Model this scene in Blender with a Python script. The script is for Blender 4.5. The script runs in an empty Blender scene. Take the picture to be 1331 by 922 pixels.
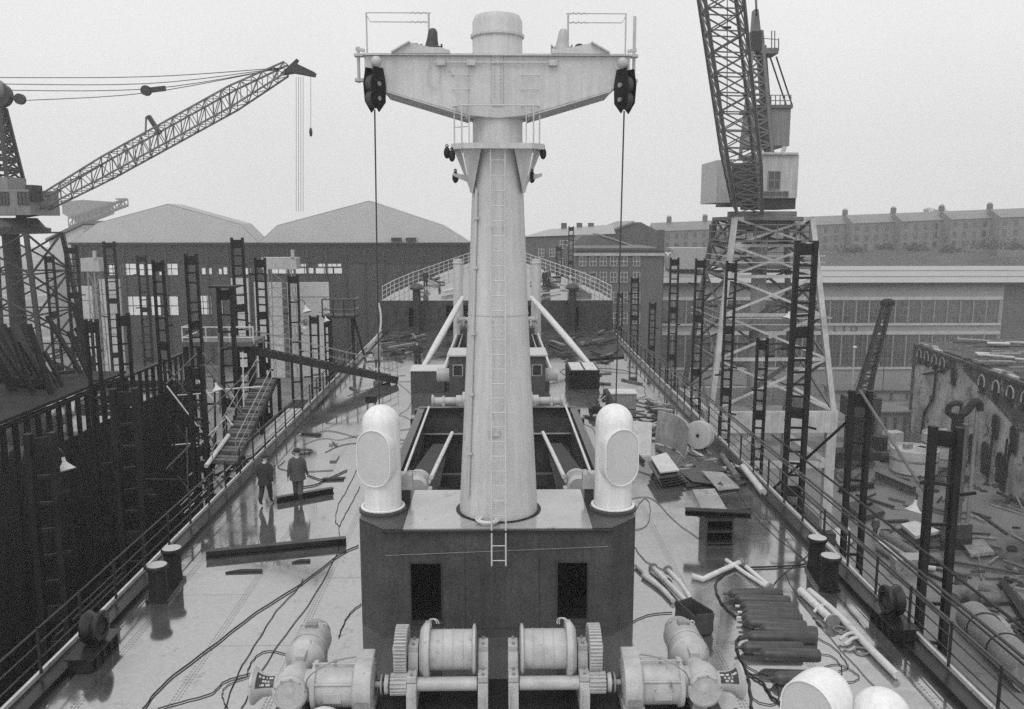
import bpy, bmesh, math, random
from mathutils import Vector, Matrix, Quaternion
random.seed(7)
R = math.radians
PI = math.pi
sc = bpy.context.scene
C = sc.collection

# ------------------------------------------------------------------ camera
F, CX, CY, H = 1100.0, 665.5, 461.0, 9.5
TH = math.atan(171 / F)
PS = math.atan(19.5 / F * math.cos(TH))
cd = bpy.data.cameras.new('camera')
cam = bpy.data.objects.new('camera', cd)
C.objects.link(cam)
cd.sensor_fit = 'HORIZONTAL'
cd.sensor_width = 36
cd.lens = 36 * F / 1331
cd.clip_start = 0.1
cd.clip_end = 6000
cam.location = (0, 0, H)
cam.rotation_euler = (PI / 2 - TH, 0, -PS)
sc.camera = cam


def ray(px, py):
    x = (px - CX) / F
    y = (CY - py) / F
    d = (x, math.cos(TH) + y * math.sin(TH), -math.sin(TH) + y * math.cos(TH))
    c, s = math.cos(-PS), math.sin(-PS)
    return Vector((c * d[0] - s * d[1], s * d[0] + c * d[1], d[2]))


def AZ(px, py, z=0.0):          # where a point of the photo lies at height z
    d = ray(px, py)
    t = (z - H) / d.z
    return Vector((0, 0, H)) + d * t


def AY(px, py, y):              # ... at distance y ahead
    d = ray(px, py)
    return Vector((0, 0, H)) + d * (y / d.y)


def AX(px, py, x):
    d = ray(px, py)
    return Vector((0, 0, H)) + d * (x / d.x)


GZ = -15.6                      # yard ground level, deck is z = 0

# ------------------------------------------------------------------ materials


def mat(name, base, rough=.6, var=.25, scale=2.0, bump=.15, metal=0.0, spec=.5, streak=0.0, spots=0.0, spotcol=.05, coat=0.0, fine=.12):
    m = bpy.data.materials.new(name)
    m.use_nodes = True
    nt = m.node_tree
    N, L = nt.nodes, nt.links
    b = N['Principled BSDF']
    tc = N.new('ShaderNodeTexCoord')
    n1 = N.new('ShaderNodeTexNoise')
    n1.inputs['Scale'].default_value = scale
    n1.inputs['Detail'].default_value = 8
    n1.inputs['Roughness'].default_value = .65
    L.new(tc.outputs['Object'], n1.inputs['Vector'])
    rmp = N.new('ShaderNodeMapRange')
    rmp.inputs['From Min'].default_value = .3
    rmp.inputs['From Max'].default_value = .7
    rmp.inputs['To Min'].default_value = base * (1 - var)
    rmp.inputs['To Max'].default_value = min(.9, base * (1 + var))
    L.new(n1.outputs['Fac'], rmp.inputs['Value'])
    val = rmp.outputs['Result']

    def mul(a, bb):
        q = N.new('ShaderNodeMath')
        q.operation = 'MULTIPLY'
        L.new(a, q.inputs[0])
        L.new(bb, q.inputs[1])
        return q.outputs[0]
    nf = N.new('ShaderNodeTexNoise')
    nf.inputs['Scale'].default_value = scale * 22
    nf.inputs['Detail'].default_value = 4
    L.new(tc.outputs['Object'], nf.inputs['Vector'])
    mf = N.new('ShaderNodeMapRange')
    mf.inputs['From Min'].default_value = .3
    mf.inputs['From Max'].default_value = .7
    mf.inputs['To Min'].default_value = 1 - fine
    mf.inputs['To Max'].default_value = 1 + fine
    L.new(nf.outputs['Fac'], mf.inputs['Value'])
    val = mul(val, mf.outputs['Result'])
    if streak:
        mp = N.new('ShaderNodeMapping')
        mp.inputs['Scale'].default_value = (7, 7, .35)
        L.new(tc.outputs['Object'], mp.inputs['Vector'])
        n2 = N.new('ShaderNodeTexNoise')
        n2.inputs['Scale'].default_value = 1.3
        n2.inputs['Detail'].default_value = 6
        n2.inputs['Roughness'].default_value = .7
        L.new(mp.outputs['Vector'], n2.inputs['Vector'])
        m2 = N.new('ShaderNodeMapRange')
        m2.inputs['From Min'].default_value = .38
        m2.inputs['From Max'].default_value = .62
        m2.inputs['To Min'].default_value = 1 - streak
        m2.inputs['To Max'].default_value = 1 + streak * .4
        L.new(n2.outputs['Fac'], m2.inputs['Value'])
        val = mul(val, m2.outputs['Result'])
    if spots:
        n3 = N.new('ShaderNodeTexNoise')
        n3.inputs['Scale'].default_value = scale * 1.7
        n3.inputs['Detail'].default_value = 10
        n3.inputs['Roughness'].default_value = .75
        L.new(tc.outputs['Object'], n3.inputs['Vector'])
        m3 = N.new('ShaderNodeMapRange')
        m3.inputs['From Min'].default_value = .62 - spots * .2
        m3.inputs['From Max'].default_value = .68 - spots * .15
        L.new(n3.outputs['Fac'], m3.inputs['Value'])
        mx = N.new('ShaderNodeMix')
        L.new(m3.outputs['Result'], mx.inputs[0])
        L.new(val, mx.inputs[2])
        mx.inputs[3].default_value = spotcol
        val = mx.outputs[0]
    L.new(val, b.inputs['Base Color'])
    mr = N.new('ShaderNodeMapRange')
    mr.inputs['To Min'].default_value = max(.02, rough - .18)
    mr.inputs['To Max'].default_value = min(1, rough + .18)
    L.new(n1.outputs['Fac'], mr.inputs['Value'])
    L.new(mr.outputs['Result'], b.inputs['Roughness'])
    b.inputs['Metallic'].default_value = metal
    b.inputs['Specular IOR Level'].default_value = spec
    b.inputs['Coat Weight'].default_value = coat
    b.inputs['Coat Roughness'].default_value = .12
    if bump:
        bp = N.new('ShaderNodeBump')
        bp.inputs['Strength'].default_value = bump
        bp.inputs['Distance'].default_value = .02
        L.new(nf.outputs['Fac'], bp.inputs['Height'])
        L.new(bp.outputs['Normal'], b.inputs['Normal'])
    return m


M = {}
M['white'] = mat('white_paint', .51, .5, .09, 1.0, .08, streak=.10, fine=.08, spots=.03, spotcol=.3)
M['cowl'] = mat('white_ventilator_paint', .72, .5, .08, 1.5, .06, streak=.10, fine=.06)
M['white_dull'] = mat('dull_white_paint', .46, .5, .08, 2, .06, streak=.14, fine=.06)
M['winch'] = mat('pale_grey_machinery_paint', .40, .42, .2, 2.5, .15, spots=.06, spotcol=.16, fine=.16)
M['winch_dark'] = mat('oily_grey_machinery', .22, .35, .3, 5, .15)
M['primer'] = mat('dark_primer_steel', .06, .5, .35, .8, .15, streak=.16, fine=.25, spec=.3)
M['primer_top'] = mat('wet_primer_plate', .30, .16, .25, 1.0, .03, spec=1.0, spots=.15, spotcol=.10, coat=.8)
M['coaming'] = mat('coaming_steel', .055, .4, .4, 1.5, .12, streak=.4, spec=.3)
M['black'] = mat('black_steel', .016, .5, .5, 1.5, .2, streak=.3, spec=.2)
M['black_wet'] = mat('wet_black_steel', .014, .25, .4, 2.5, .12, spec=.4)
M['hull'] = mat('dark_hull_plating', .030, .7, .4, .5, .1, streak=.4, spec=.15)
M['rail'] = mat('dark_rail_steel', .02, .3, .3, 6, .05)
M['cable'] = mat('black_rubber', .014, .4, .3, 6, .05)
M['rope'] = mat('wire_rope', .05, .6, .2, 10, 0)
M['pipe'] = mat('pale_galvanised_pipe', .55, .35, .2, 5, .08)
M['pipe_dark'] = mat('rusty_pipe', .10, .5, .4, 5, .15)
M['gas'] = mat('gas_cylinder_paint', .05, .4, .45, 4, .12)
M['wood'] = mat('weathered_timber', .11, .6, .35, 3, .25, spots=.15, spotcol=.08)
M['wood_dark'] = mat('wet_dark_timber', .03, .6, .4, 3, .25, spec=.2)
M['cowl_cover'] = mat('grey_canvas_cover', .50, .8, .08, 3, .15)
M['plate'] = mat('steel_plate', .24, .25, .35, 1.6, .06, spec=.9, spots=.3, spotcol=.09)
M['plate_pale'] = mat('pale_primed_plate', .48, .35, .2, 1.5, .05, spots=.2, spotcol=.2)
M['plate_dark'] = mat('dark_steel_plate', .035, .35, .4, 1.6, .1)
M['enamel'] = mat('white_enamel', .5, .25, .06, 4, 0)
M['lattice'] = mat('weathered_crane_paint', .13, .55, .35, .8, .1)
M['lattice_pale'] = mat('pale_crane_paint', .46, .5, .25, .8, .1, streak=.2)
M['lattice_dark'] = mat('dark_crane_paint', .025, .55, .35, .8, .1)
M['cab'] = mat('crane_cab_paint', .42, .5, .12, .7, .05, streak=.22)
M['cab_dark'] = mat('crane_house_paint', .22, .5, .2, .7, .05, streak=.25)
M['glass'] = mat('dark_glass', .02, .08, .3, 1, 0, spec=1.0)
M['pane'] = mat('factory_glazing', .085, .2, .5, .9, 0, spec=1.0)
M['pane_daylit'] = mat('daylit_glazing', .86, .5, .04, .4, 0)  # daylight seen through the glazing, put into a near-white colour
M['brick'] = mat('sooty_brick', .12, .8, .25, .35, .2, streak=.15)
M['sandstone'] = mat('hazed_sooty_sandstone', .155, .8, .25, .3, .2)  # lighter than the brick: distance haze put into the colour
M['brick_dark'] = mat('dark_sooty_brick', .085, .8, .25, .3, .2)
M['stone_trim'] = mat('stone_trim', .42, .7, .15, 1, .1)
M['clad'] = mat('pale_cladding', .50, .6, .06, .15, .05, streak=.08)
M['clad_grey'] = mat('grey_render', .27, .7, .15, .25, .08, streak=.12)
M['clad_mid'] = mat('grey_cladding', .045, .65, .3, .2, .1, streak=.3)
M['clad_dark'] = mat('dark_cladding', .018, .65, .3, .2, .1, streak=.3)
M['roof_pale'] = mat('pale_sheet_roof', .31, .45, .1, .2, .05, streak=.08)
M['roof_slate'] = mat('wet_slate', .16, .4, .2, .3, .15)
M['plaster'] = mat('stained_plaster', .36, .9, .6, .35, .4, streak=.22, spots=.42, spotcol=.06, fine=.3)
M['ruin'] = mat('sooty_stone', .05, .85, .5, .6, .5, spots=.3, spotcol=.25)
M['cloth_dark'] = mat('dark_cloth', .022, .9, .25, 8, .2)
M['cloth_mid'] = mat('grey_cloth', .06, .9, .25, 8, .2)
M['cloth_pale'] = mat('light_overall_cloth', .22, .9, .2, 8, .2)
M['skin'] = mat('skin', .36, .6, .1, 8, .05)
M['boots'] = mat('boot_leather', .012, .5, .2, 8, .1)
M['ropewhite'] = mat('white_rope', .62, .9, .15, 20, .4)
M['canvas'] = mat('pale_canvas', .55, .85, .12, 4, .3)
M['leaf'] = mat('hill_scrub', .06, .9, .4, .15, .4)
M['concrete'] = mat('dirty_concrete', .22, .7, .3, .5, .2, streak=.3)


def ground_mat(name, base, wet_rough, var, scale, deck=False):
    m = bpy.data.materials.new(name)
    m.use_nodes = True
    nt = m.node_tree
    N, L = nt.nodes, nt.links
    b = N['Principled BSDF']
    tc = N.new('ShaderNodeTexCoord')

    def noise(s, d=8, r=.6, vec=None):
        n = N.new('ShaderNodeTexNoise')
        n.inputs['Scale'].default_value = s
        n.inputs['Detail'].default_value = d
        n.inputs['Roughness'].default_value = r
        L.new(vec if vec else tc.outputs['Object'], n.inputs['Vector'])
        return n.outputs['Fac']

    def rng(v, a, bb, c, d):
        q = N.new('ShaderNodeMapRange')
        for k, x in zip(('From Min', 'From Max', 'To Min', 'To Max'), (a, bb, c, d)):
            q.inputs[k].default_value = x
        L.new(v, q.inputs['Value'])
        return q.outputs['Result']

    def mth(op, a, bb=None):
        q = N.new('ShaderNodeMath')
        q.operation = op
        for i, x in enumerate((a, bb)):
            if x is None:
                continue
            if isinstance(x, (int, float)):
                q.inputs[i].default_value = x
            else:
                L.new(x, q.inputs[i])
        return q.outputs[0]
    wet = rng(noise(scale * .35, 6, .6), .38, .6, 0, 1)
    col = rng(noise(scale, 9, .65), .3, .7, base * (1 - var), base * (1 + var))
    col = mth('MULTIPLY', col, rng(noise(scale * 18, 4), .3, .7, .88, 1.12))
    col = mth('MULTIPLY', col, rng(wet, 0, 1, 1.15, .85))
    # scuffs and dirt patches
    dirt = rng(noise(scale * 1.3, 10, .75), .59, .68, 0, .6)
    col = mth('MULTIPLY', col, mth('SUBTRACT', 1, dirt))
    rough = rng(wet, 0, 1, wet_rough * 5, wet_rough)
    if deck:
        sep0 = N.new('ShaderNodeSeparateXYZ')
        L.new(tc.outputs['Object'], sep0.inputs[0])
        side = rng(sep0.outputs[0], 3.2, 7.5, 0, 1)
        side = mth('MULTIPLY', side, rng(sep0.outputs[1], 20, 30, 0, 1))
        far_ = rng(sep0.outputs[1], 52, 66, 0, .8)
        edge = rng(mth('ABSOLUTE', sep0.outputs[0]), 7.6, 9.4, 0, .7)
        zone = mth('MAXIMUM', mth('MAXIMUM', side, far_), edge)
        grime_refl = mth('MULTIPLY', rng(noise(scale * .9, 9, .7), .40, .58, 0, 1), zone)  # grime, with dark reflections painted in as darker patches
        dirt = mth('MAXIMUM', dirt, mth('MULTIPLY', grime_refl, .8))  # from here the mask also carries the painted reflections
        col = mth('MULTIPLY', col, mth('SUBTRACT', 1, mth('MULTIPLY', grime_refl, .6)))
    bump_h = noise(scale * 1.2, 3)
    if deck:
        sep = N.new('ShaderNodeSeparateXYZ')
        L.new(tc.outputs['Object'], sep.inputs[0])
        X, Y = sep.outputs[0], sep.outputs[1]
        # plate landings along the ship with double rows of rivets, butt seams across
        fx = mth('ABSOLUTE', mth('SUBTRACT', mth('FRACT', mth('DIVIDE', mth('ADD', X, 100.55), 1.9)), .5))
        fx = mth('MULTIPLY', fx, 1.9)                       # distance from a seam (m)
        seam = rng(fx, .006, .014, 1, 0)
        row = rng(mth('ABSOLUTE', mth('SUBTRACT', fx, .07)), .014, .022, 1, 0)
        dot = rng(mth('ABSOLUTE', mth('SUBTRACT', mth('FRACT', mth('DIVIDE', Y, .11)), .5)), .2, .3, 1, 0)
        riv = mth('MULTIPLY', row, dot)
        plateid = mth('FLOOR', mth('DIVIDE', mth('ADD', X, 99.6), 1.9))
        fy = mth('ABSOLUTE', mth('SUBTRACT', mth('FRACT', mth('DIVIDE', mth('ADD', Y, mth('MULTIPLY', plateid, 2.7)), 6.4)), .5))
        butt = rng(mth('MULTIPLY', fy, 6.4), .006, .016, 1, 0)
        dark = mth('MAXIMUM', mth('MULTIPLY', seam, .45), mth('MAXIMUM', mth('MULTIPLY', riv, .5), mth('MULTIPLY', butt, .45)))
        col = mth('MULTIPLY', col, mth('SUBTRACT', 1, dark))
        vn = N.new('ShaderNodeTexWhiteNoise')
        vn.noise_dimensions = '1D'
        L.new(mth('ADD', mth('MULTIPLY', plateid, 7.13), mth('FLOOR', mth('DIVIDE', mth('ADD', Y, mth('ADD', mth('MULTIPLY', plateid, 2.7), 3.2)), 6.4))), vn.inputs['W'])
        col = mth('MULTIPLY', col, rng(vn.outputs['Value'], 0, 1, .86, 1.12))
        bump_h = mth('ADD', bump_h, mth('MULTIPLY', riv, .5))
    L.new(col, b.inputs['Base Color'])
    L.new(rough, b.inputs['Roughness'])
    if deck:
        sp = mth('SUBTRACT', .5, mth('MULTIPLY', dark, .62))
        sp = mth('MULTIPLY', sp, mth('SUBTRACT', 1, mth('MULTIPLY', dirt, .9)))
        L.new(mth('MULTIPLY', sp, rng(noise(scale * 9, 5, .7), .3, .7, .86, 1.1)), b.inputs['Specular IOR Level'])
    else:
        b.inputs['Specular IOR Level'].default_value = .5
    b.inputs['IOR'].default_value = 5.2 if deck else 2.4
    bp = N.new('ShaderNodeBump')
    bp.inputs['Strength'].default_value = .05 if deck else .5
    bp.inputs['Distance'].default_value = .02 if deck else .08
    L.new(bump_h, bp.inputs['Height'])
    L.new(bp.outputs['Normal'], b.inputs['Normal'])
    return m


M['deck'] = ground_mat('wet_deck_plating', .095, .025, .3, .8, True)
M['yard'] = ground_mat('wet_yard_ground', .08, .22, .45, .22)

# ------------------------------------------------------------------ mesh builder


def frame_of(d, up=Vector((0, 0, 1))):
    d = d.normalized()
    if abs(d.dot(up)) > .98:
        up = Vector((0, 1, 0))
    x = d.cross(up).normalized()
    return x, x.cross(d).normalized()


class MB:
    def __init__(s):
        s.v, s.f = [], []

    def add(s, vs, fs):
        o = len(s.v)
        s.v += [Vector(v) for v in vs]
        s.f += [tuple(i + o for i in f) for f in fs]
        return s

    def box(s, c, d, rz=0, M4=None):
        x, y, z = d[0] / 2, d[1] / 2, d[2] / 2
        vs = [Vector((a * x, b * y, e * z)) for e in (-1, 1) for a, b in ((-1, -1), (1, -1), (1, 1), (-1, 1))]
        Q = M4 if M4 else (Matrix.Translation(Vector(c)) @ Matrix.Rotation(rz, 4, 'Z'))
        return s.add([Q @ v for v in vs], [(3, 2, 1, 0), (4, 5, 6, 7), (0, 1, 5, 4), (1, 2, 6, 5), (2, 3, 7, 6), (3, 0, 4, 7)])

    def bar(s, p, q, w, h=None, up=(0, 0, 1)):
        p, q = Vector(p), Vector(q)
        h = h or w
        if (q - p).length < 1e-6:
            return s
        x, y = frame_of(q - p, Vector(up))
        vs = []
        for c in (p, q):
            vs += [c - x * w / 2 - y * h / 2, c + x * w / 2 - y * h / 2, c + x * w / 2 + y * h / 2, c - x * w / 2 + y * h / 2]
        return s.add(vs, [(0, 1, 2, 3), (7, 6, 5, 4), (4, 5, 1, 0), (5, 6, 2, 1), (6, 7, 3, 2), (7, 4, 0, 3)])

    def tube(s, pts, r, n=6, caps=True):
        pts = [Vector(p) for p in pts]
        k = len(pts)
        rs = r if isinstance(r, (list, tuple)) else [r] * k
        vs, fs = [], []
        prev = None
        for i, p in enumerate(pts):
            d = (pts[min(i + 1, k - 1)] - pts[max(i - 1, 0)]).normalized()
            if prev is None:
                x, y = frame_of(d)
            else:
                x = (prev - d * prev.dot(d)).normalized()
                y = x.cross(d).normalized()
            prev = x
            for j in range(n):
                a = 2 * PI * j / n
                vs.append(p + (x * math.cos(a) + y * math.sin(a)) * rs[i])
        for i in range(k - 1):
            for j in range(n):
                a, b = i * n + j, i * n + (j + 1) % n
                fs.append((b, a, a + n, b + n))
        if caps:
            fs.append(tuple(range(n)))
            fs.append(tuple(reversed(range((k - 1) * n, k * n))))
        return s.add(vs, fs)

    def cyl(s, p, q, r0, r1=None, n=20, caps=True):
        return s.tube([p, q], [r0, r0 if r1 is None else r1], n, caps)

    def lathe(s, prof, o=(0, 0, 0), axis=(0, 0, 1), n=24, caps=True):
        o, ax = Vector(o), Vector(axis).normalized()
        x, y = frame_of(ax)
        vs, fs = [], []
        k = len(prof)
        for r, h in prof:
            for j in range(n):
                a = 2 * PI * j / n
                vs.append(o + ax * h + (x * math.cos(a) + y * math.sin(a)) * r)
        for i in range(k - 1):
            for j in range(n):
                a, b = i * n + j, i * n + (j + 1) % n
                fs.append((b, a, a + n, b + n))
        if caps:
            fs.append(tuple(range(n)))
            fs.append(tuple(reversed(range((k - 1) * n, k * n))))
        return s.add(vs, fs)

    def ball(s, c, r, n=12, sc3=(1, 1, 1)):
        c = Vector(c)
        m = n // 2
        vs = [c + Vector((0, 0, -r * sc3[2]))]
        for i in range(1, m):
            t = -PI / 2 + PI * i / m
            for j in range(n):
                a = 2 * PI * j / n
                vs.append(c + Vector((math.cos(a) * math.cos(t) * r * sc3[0], math.sin(a) * math.cos(t) * r * sc3[1], math.sin(t) * r * sc3[2])))
        vs.append(c + Vector((0, 0, r * sc3[2])))
        fs = []
        for j in range(n):
            fs.append((0, 1 + (j + 1) % n, 1 + j))
        for i in range(m - 2):
            for j in range(n):
                a, b = 1 + i * n + j, 1 + i * n + (j + 1) % n
                fs.append((a, b, b + n, a + n))
        top = len(vs) - 1
        base = 1 + (m - 2) * n
        for j in range(n):
            fs.append((base + j, base + (j + 1) % n, top))
        return s.add(vs, fs)

    def prism(s, poly, d):
        """poly: 3-D outline, d: extrusion vector"""
        poly = [Vector(p) for p in poly]
        d = Vector(d)
        n = len(poly)
        return s.add(poly + [p + d for p in poly], [tuple(reversed(range(n))), tuple(range(n, 2 * n))] + [(i, (i + 1) % n, (i + 1) % n + n, i + n) for i in range(n)])

    def poly(s, pts):
        return s.add(pts, [tuple(range(len(pts)))])

    def torus(s, c, R1, r, axis=(0, 0, 1), n=24, m=8, a0=0, a1=2 * PI):
        c, ax = Vector(c), Vector(axis).normalized()
        x, y = frame_of(ax)
        full = abs(a1 - a0 - 2 * PI) < 1e-4
        pts = [c + (x * math.cos(a0 + (a1 - a0) * i / n) + y * math.sin(a0 + (a1 - a0) * i / n)) * R1 for i in range(n + 1)]
        return s.tube(pts, r, m, not full)

    def build(s, name, m, parent=None, smooth=False, bevel=0, origin=None):
        vs = s.v
        if parent is not None:
            W = Matrix()
            p = parent
            while p is not None:
                W = p.matrix_basis @ W
                p = p.parent
            Wi = W.inverted()
            vs = [Wi @ v for v in vs]
            loc = None
        else:
            lo = Vector([min(v[i] for v in vs) for i in range(3)])
            hi = Vector([max(v[i] for v in vs) for i in range(3)])
            loc = Vector(origin) if origin is not None else Vector(((lo.x + hi.x) / 2, (lo.y + hi.y) / 2, lo.z))
            vs = [v - loc for v in vs]
        me = bpy.data.meshes.new(name)
        me.from_pydata([tuple(v) for v in vs], [], s.f)
        bm = bmesh.new()
        bm.from_mesh(me)
        bmesh.ops.recalc_face_normals(bm, faces=bm.faces)
        bm.to_mesh(me)
        bm.free()
        if smooth:
            me.polygons.foreach_set('use_smooth', [True] * len(me.polygons))
            me.set_sharp_from_angle(angle=R(38))
        me.materials.append(M[m] if isinstance(m, str) else m)
        o = bpy.data.objects.new(name, me)
        C.objects.link(o)
        if parent is not None:
            o.parent = parent
        else:
            o.location = loc
        if bevel:
            bv = o.modifiers.new('bevel', 'BEVEL')
            bv.width = bevel
            bv.segments = 2
            bv.limit_method = 'ANGLE'
        return o


def tag(o, label, cat, group=None):
    o['label'] = label
    o['category'] = cat
    if group:
        o['group'] = group
    return o


def thing(name, label, cat, loc=(0, 0, 0), group=None, rz=0):
    o = bpy.data.objects.new(name, None)
    o.empty_display_size = .2
    C.objects.link(o)
    o.location = loc
    o.rotation_euler = (0, 0, rz)
    return tag(o, label, cat, group)


def struct(o):
    o['kind'] = 'structure'
    return o


def copy_tree(o, parent=None):
    c = o.copy()
    C.objects.link(c)
    if parent is not None:
        c.parent = parent
    for ch in [x for x in kids.get(o.name, [])]:
        copy_tree(ch, c)
    kids[c.name] = [x for x in C.objects if x.parent == c]
    return c


kids = {}


def dup(o, loc, rz=None, label=None, group=None):
    kids.clear()
    for x in C.objects:
        if x.parent:
            kids.setdefault(x.parent.name, []).append(x)
    c = copy_tree(o)
    c.location = loc
    if rz is not None:
        c.rotation_euler = (0, 0, rz)
    if label:
        c['label'] = label
    if group:
        c['group'] = group
    return c


def spline(pts, n=6):
    pts = [Vector(p) for p in pts]
    out = []
    for i in range(len(pts) - 1):
        p0, p1, p2, p3 = pts[max(i - 1, 0)], pts[i], pts[i + 1], pts[min(i + 2, len(pts) - 1)]
        for k in range(n):
            t = k / n
            out.append(.5 * ((2 * p1) + (p2 - p0) * t + (2 * p0 - 5 * p1 + 4 * p2 - p3) * t * t + (3 * p1 - p0 - 3 * p2 + p3) * t ** 3))
    out.append(pts[-1])
    return out


def lattice(mb, A, B, n, rc, rl, zig=True, hor=True, xx=False):
    """four chords from quad A to quad B with n bays of lacing"""
    A = [Vector(a) for a in A]
    B = [Vector(b) for b in B]
    k = len(A)
    for a, b in zip(A, B):
        mb.bar(a, b, rc)
    for i in range(n + 1):
        t, t2 = i / n, (i + 1) / n
        P = [a.lerp(b, t) for a, b in zip(A, B)]
        if hor:
            for j in range(k):
                mb.bar(P[j], P[(j + 1) % k], rl)
        if i < n and zig:
            Q = [a.lerp(b, t2) for a, b in zip(A, B)]
            for j in range(k):
                if (i + j) % 2 == 0 or xx:
                    mb.bar(P[j], Q[(j + 1) % k], rl)
                if (i + j) % 2 or xx:
                    mb.bar(P[(j + 1) % k], Q[j], rl)
    return mb

# ------------------------------------------------------------------ light and air
w = bpy.data.worlds.new('World')
sc.world = w
w.use_nodes = True
nt = w.node_tree
bg = nt.nodes['Background']
sky = nt.nodes.new('ShaderNodeTexSky')
sky.sky_type = 'NISHITA'
sky.sun_disc = False
sky.sun_elevation = R(58)
sky.sun_rotation = R(200)
sky.air_density = 1.0
sky.dust_density = 6.0
bw = nt.nodes.new('ShaderNodeRGBToBW')
nt.links.new(sky.outputs[0], bw.inputs[0])
mixn = nt.nodes.new('ShaderNodeMix')           # an even cloud layer over the clear-sky gradient
mixn.inputs[0].default_value = .88
nt.links.new(bw.outputs[0], mixn.inputs[2])
mixn.inputs[3].default_value = 7.6
tcw = nt.nodes.new('ShaderNodeTexCoord')
nzw = nt.nodes.new('ShaderNodeTexNoise')
nzw.inputs['Scale'].default_value = 2.2
nzw.inputs['Detail'].default_value = 5
nt.links.new(tcw.outputs['Generated'], nzw.inputs['Vector'])
mrw = nt.nodes.new('ShaderNodeMapRange')
for k_, v_ in zip(('From Min', 'From Max', 'To Min', 'To Max'), (.3, .7, .93, 1.06)):
    mrw.inputs[k_].default_value = v_
nt.links.new(nzw.outputs['Fac'], mrw.inputs['Value'])
mlw = nt.nodes.new('ShaderNodeMath')
mlw.operation = 'MULTIPLY'
nt.links.new(mixn.outputs[0], mlw.inputs[0])
nt.links.new(mrw.outputs['Result'], mlw.inputs[1])
nt.links.new(mlw.outputs[0], bg.inputs['Color'])
bg.inputs['Strength'].default_value = .108
sl = bpy.data.lights.new('sun', 'SUN')
sl.energy = .9
sl.angle = R(35)
sun = bpy.data.objects.new('sun', sl)
C.objects.link(sun)
sun.rotation_euler = (R(32), 0, R(-20))
sc.view_settings.view_transform = 'Standard'
sc.view_settings.look = 'None'
sc.view_settings.exposure = 0.30
sc.view_settings.gamma = 1
sc.render.engine = 'CYCLES'
sc.cycles.max_bounces = 6
sc.cycles.volume_bounces = 1
sc.cycles.use_denoising = False

HAZE = 0.0008
if HAZE:
    hb = MB().box((0, 420, 47), (1600, 1000, 130)).build('haze', M['white'])
    hb['kind'] = 'stuff'
    hm = bpy.data.materials.new('haze_air')
    hm.use_nodes = True
    hm.node_tree.nodes.clear()
    ho = hm.node_tree.nodes.new('ShaderNodeOutputMaterial')
    pv = hm.node_tree.nodes.new('ShaderNodeVolumePrincipled')
    pv.inputs['Color'].default_value = (.94, .94, .94, 1)
    pv.inputs['Density'].default_value = HAZE
    pv.inputs['Anisotropy'].default_value = .2
    hm.node_tree.links.new(pv.outputs[0], ho.inputs['Volume'])
    hb.data.materials.clear()
    hb.data.materials.append(hm)

# ------------------------------------------------------------------ ground
ys = [-60, 0, 60, 110, 160, 400, 900]
g = MB()
gx = [-780, -200, -60, 60, 200, 780]
vs = [(x, y, GZ) for y in ys for x in gx]
fs = [(j * 6 + i, j * 6 + i + 1, (j + 1) * 6 + i + 1, (j + 1) * 6 + i) for j in range(6) for i in range(5)]
g.add(vs, fs)
struct(g.build('ground', 'yard', origin=(0, 0, GZ)))

# hill behind the yard on the right, with a flat terrace for the tenements
prof = [(215, GZ - .5), (235, -9), (262, -4.5), (285, .2), (300, 1.0), (420, 2.5), (600, 0), (860, -20)]
hx = [24, 40, 60, 90, 120, 150, 185, 230, 300, 420, 760]
g = MB()
vs = []
for x in hx:
    k = min(1, max(0, (x - 20) / 50))
    for (y, z) in prof:
        yy = y + (10 * math.sin(x * .07) if y < 290 else 0)
        vs.append((x, yy, GZ - .5 + (z - GZ + .5) * k + (random.uniform(-.5, .5) if -10 < z < 0 else 0)))
n = len(prof)
g.add(vs, [(i * n + j, (i + 1) * n + j, (i + 1) * n + j + 1, i * n + j + 1) for i in range(len(hx) - 1) for j in range(n - 1)])
struct(g.build('hill', 'leaf', smooth=True))

# ------------------------------------------------------------------ the ship: deck and hull
HX = 3.3
Hy0, Hy1 = 22.6, 37.6
H2x, H2y0, H2y1 = 2.9, 47.5, 63.0
FY = 75.0


def hw(y):
    return 9.75 if y < 18 else (9.75 + (y - 18) * .008 if y < 60 else 10.09 + (y - 60) * .014)


dk = MB()


def deck_strip(x0, x1, y0, y1):
    n = max(1, int((y1 - y0) / 6))
    for i in range(n):
        a, b = y0 + (y1 - y0) * i / n, y0 + (y1 - y0) * (i + 1) / n
        xa0, xb0 = (-hw(a), -hw(b)) if x0 is None else (x0, x0)
        xa1, xb1 = (hw(a), hw(b)) if x1 is None else (x1, x1)
        dk.poly([(xa0, a, 0), (xa1, a, 0), (xb1, b, 0), (xb0, b, 0)])


deck_strip(None, None, -10, Hy0)
deck_strip(None, -HX, Hy0, Hy1)
deck_strip(HX, None, Hy0, Hy1)
deck_strip(None, None, Hy1, H2y0)
deck_strip(None, -H2x, H2y0, H2y1)
deck_strip(H2x, None, H2y0, H2y1)
deck_strip(None, None, H2y1, FY + .3)
struct(dk.build('main_deck', 'deck', origin=(0, 0, 0)))

hl = MB()
yl = [-10, 10, 18, 30, 45, 60, 75]
fy = [(75, 10.3, 2.7), (80, 9.8, 2.95), (86, 8.7, 3.3), (92, 7.1, 3.7), (98, 5.4, 4.15), (104, 3.3, 4.7), (109, 1.2, 5.2), (111, .12, 5.4)]


def fdz(y):
    for (a, _, za), (b, _, zb_) in zip(fy[:-1], fy[1:]):
        if y <= b:
            return za + (zb_ - za) * (y - a) / (b - a)
    return fy[-1][2]


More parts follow.
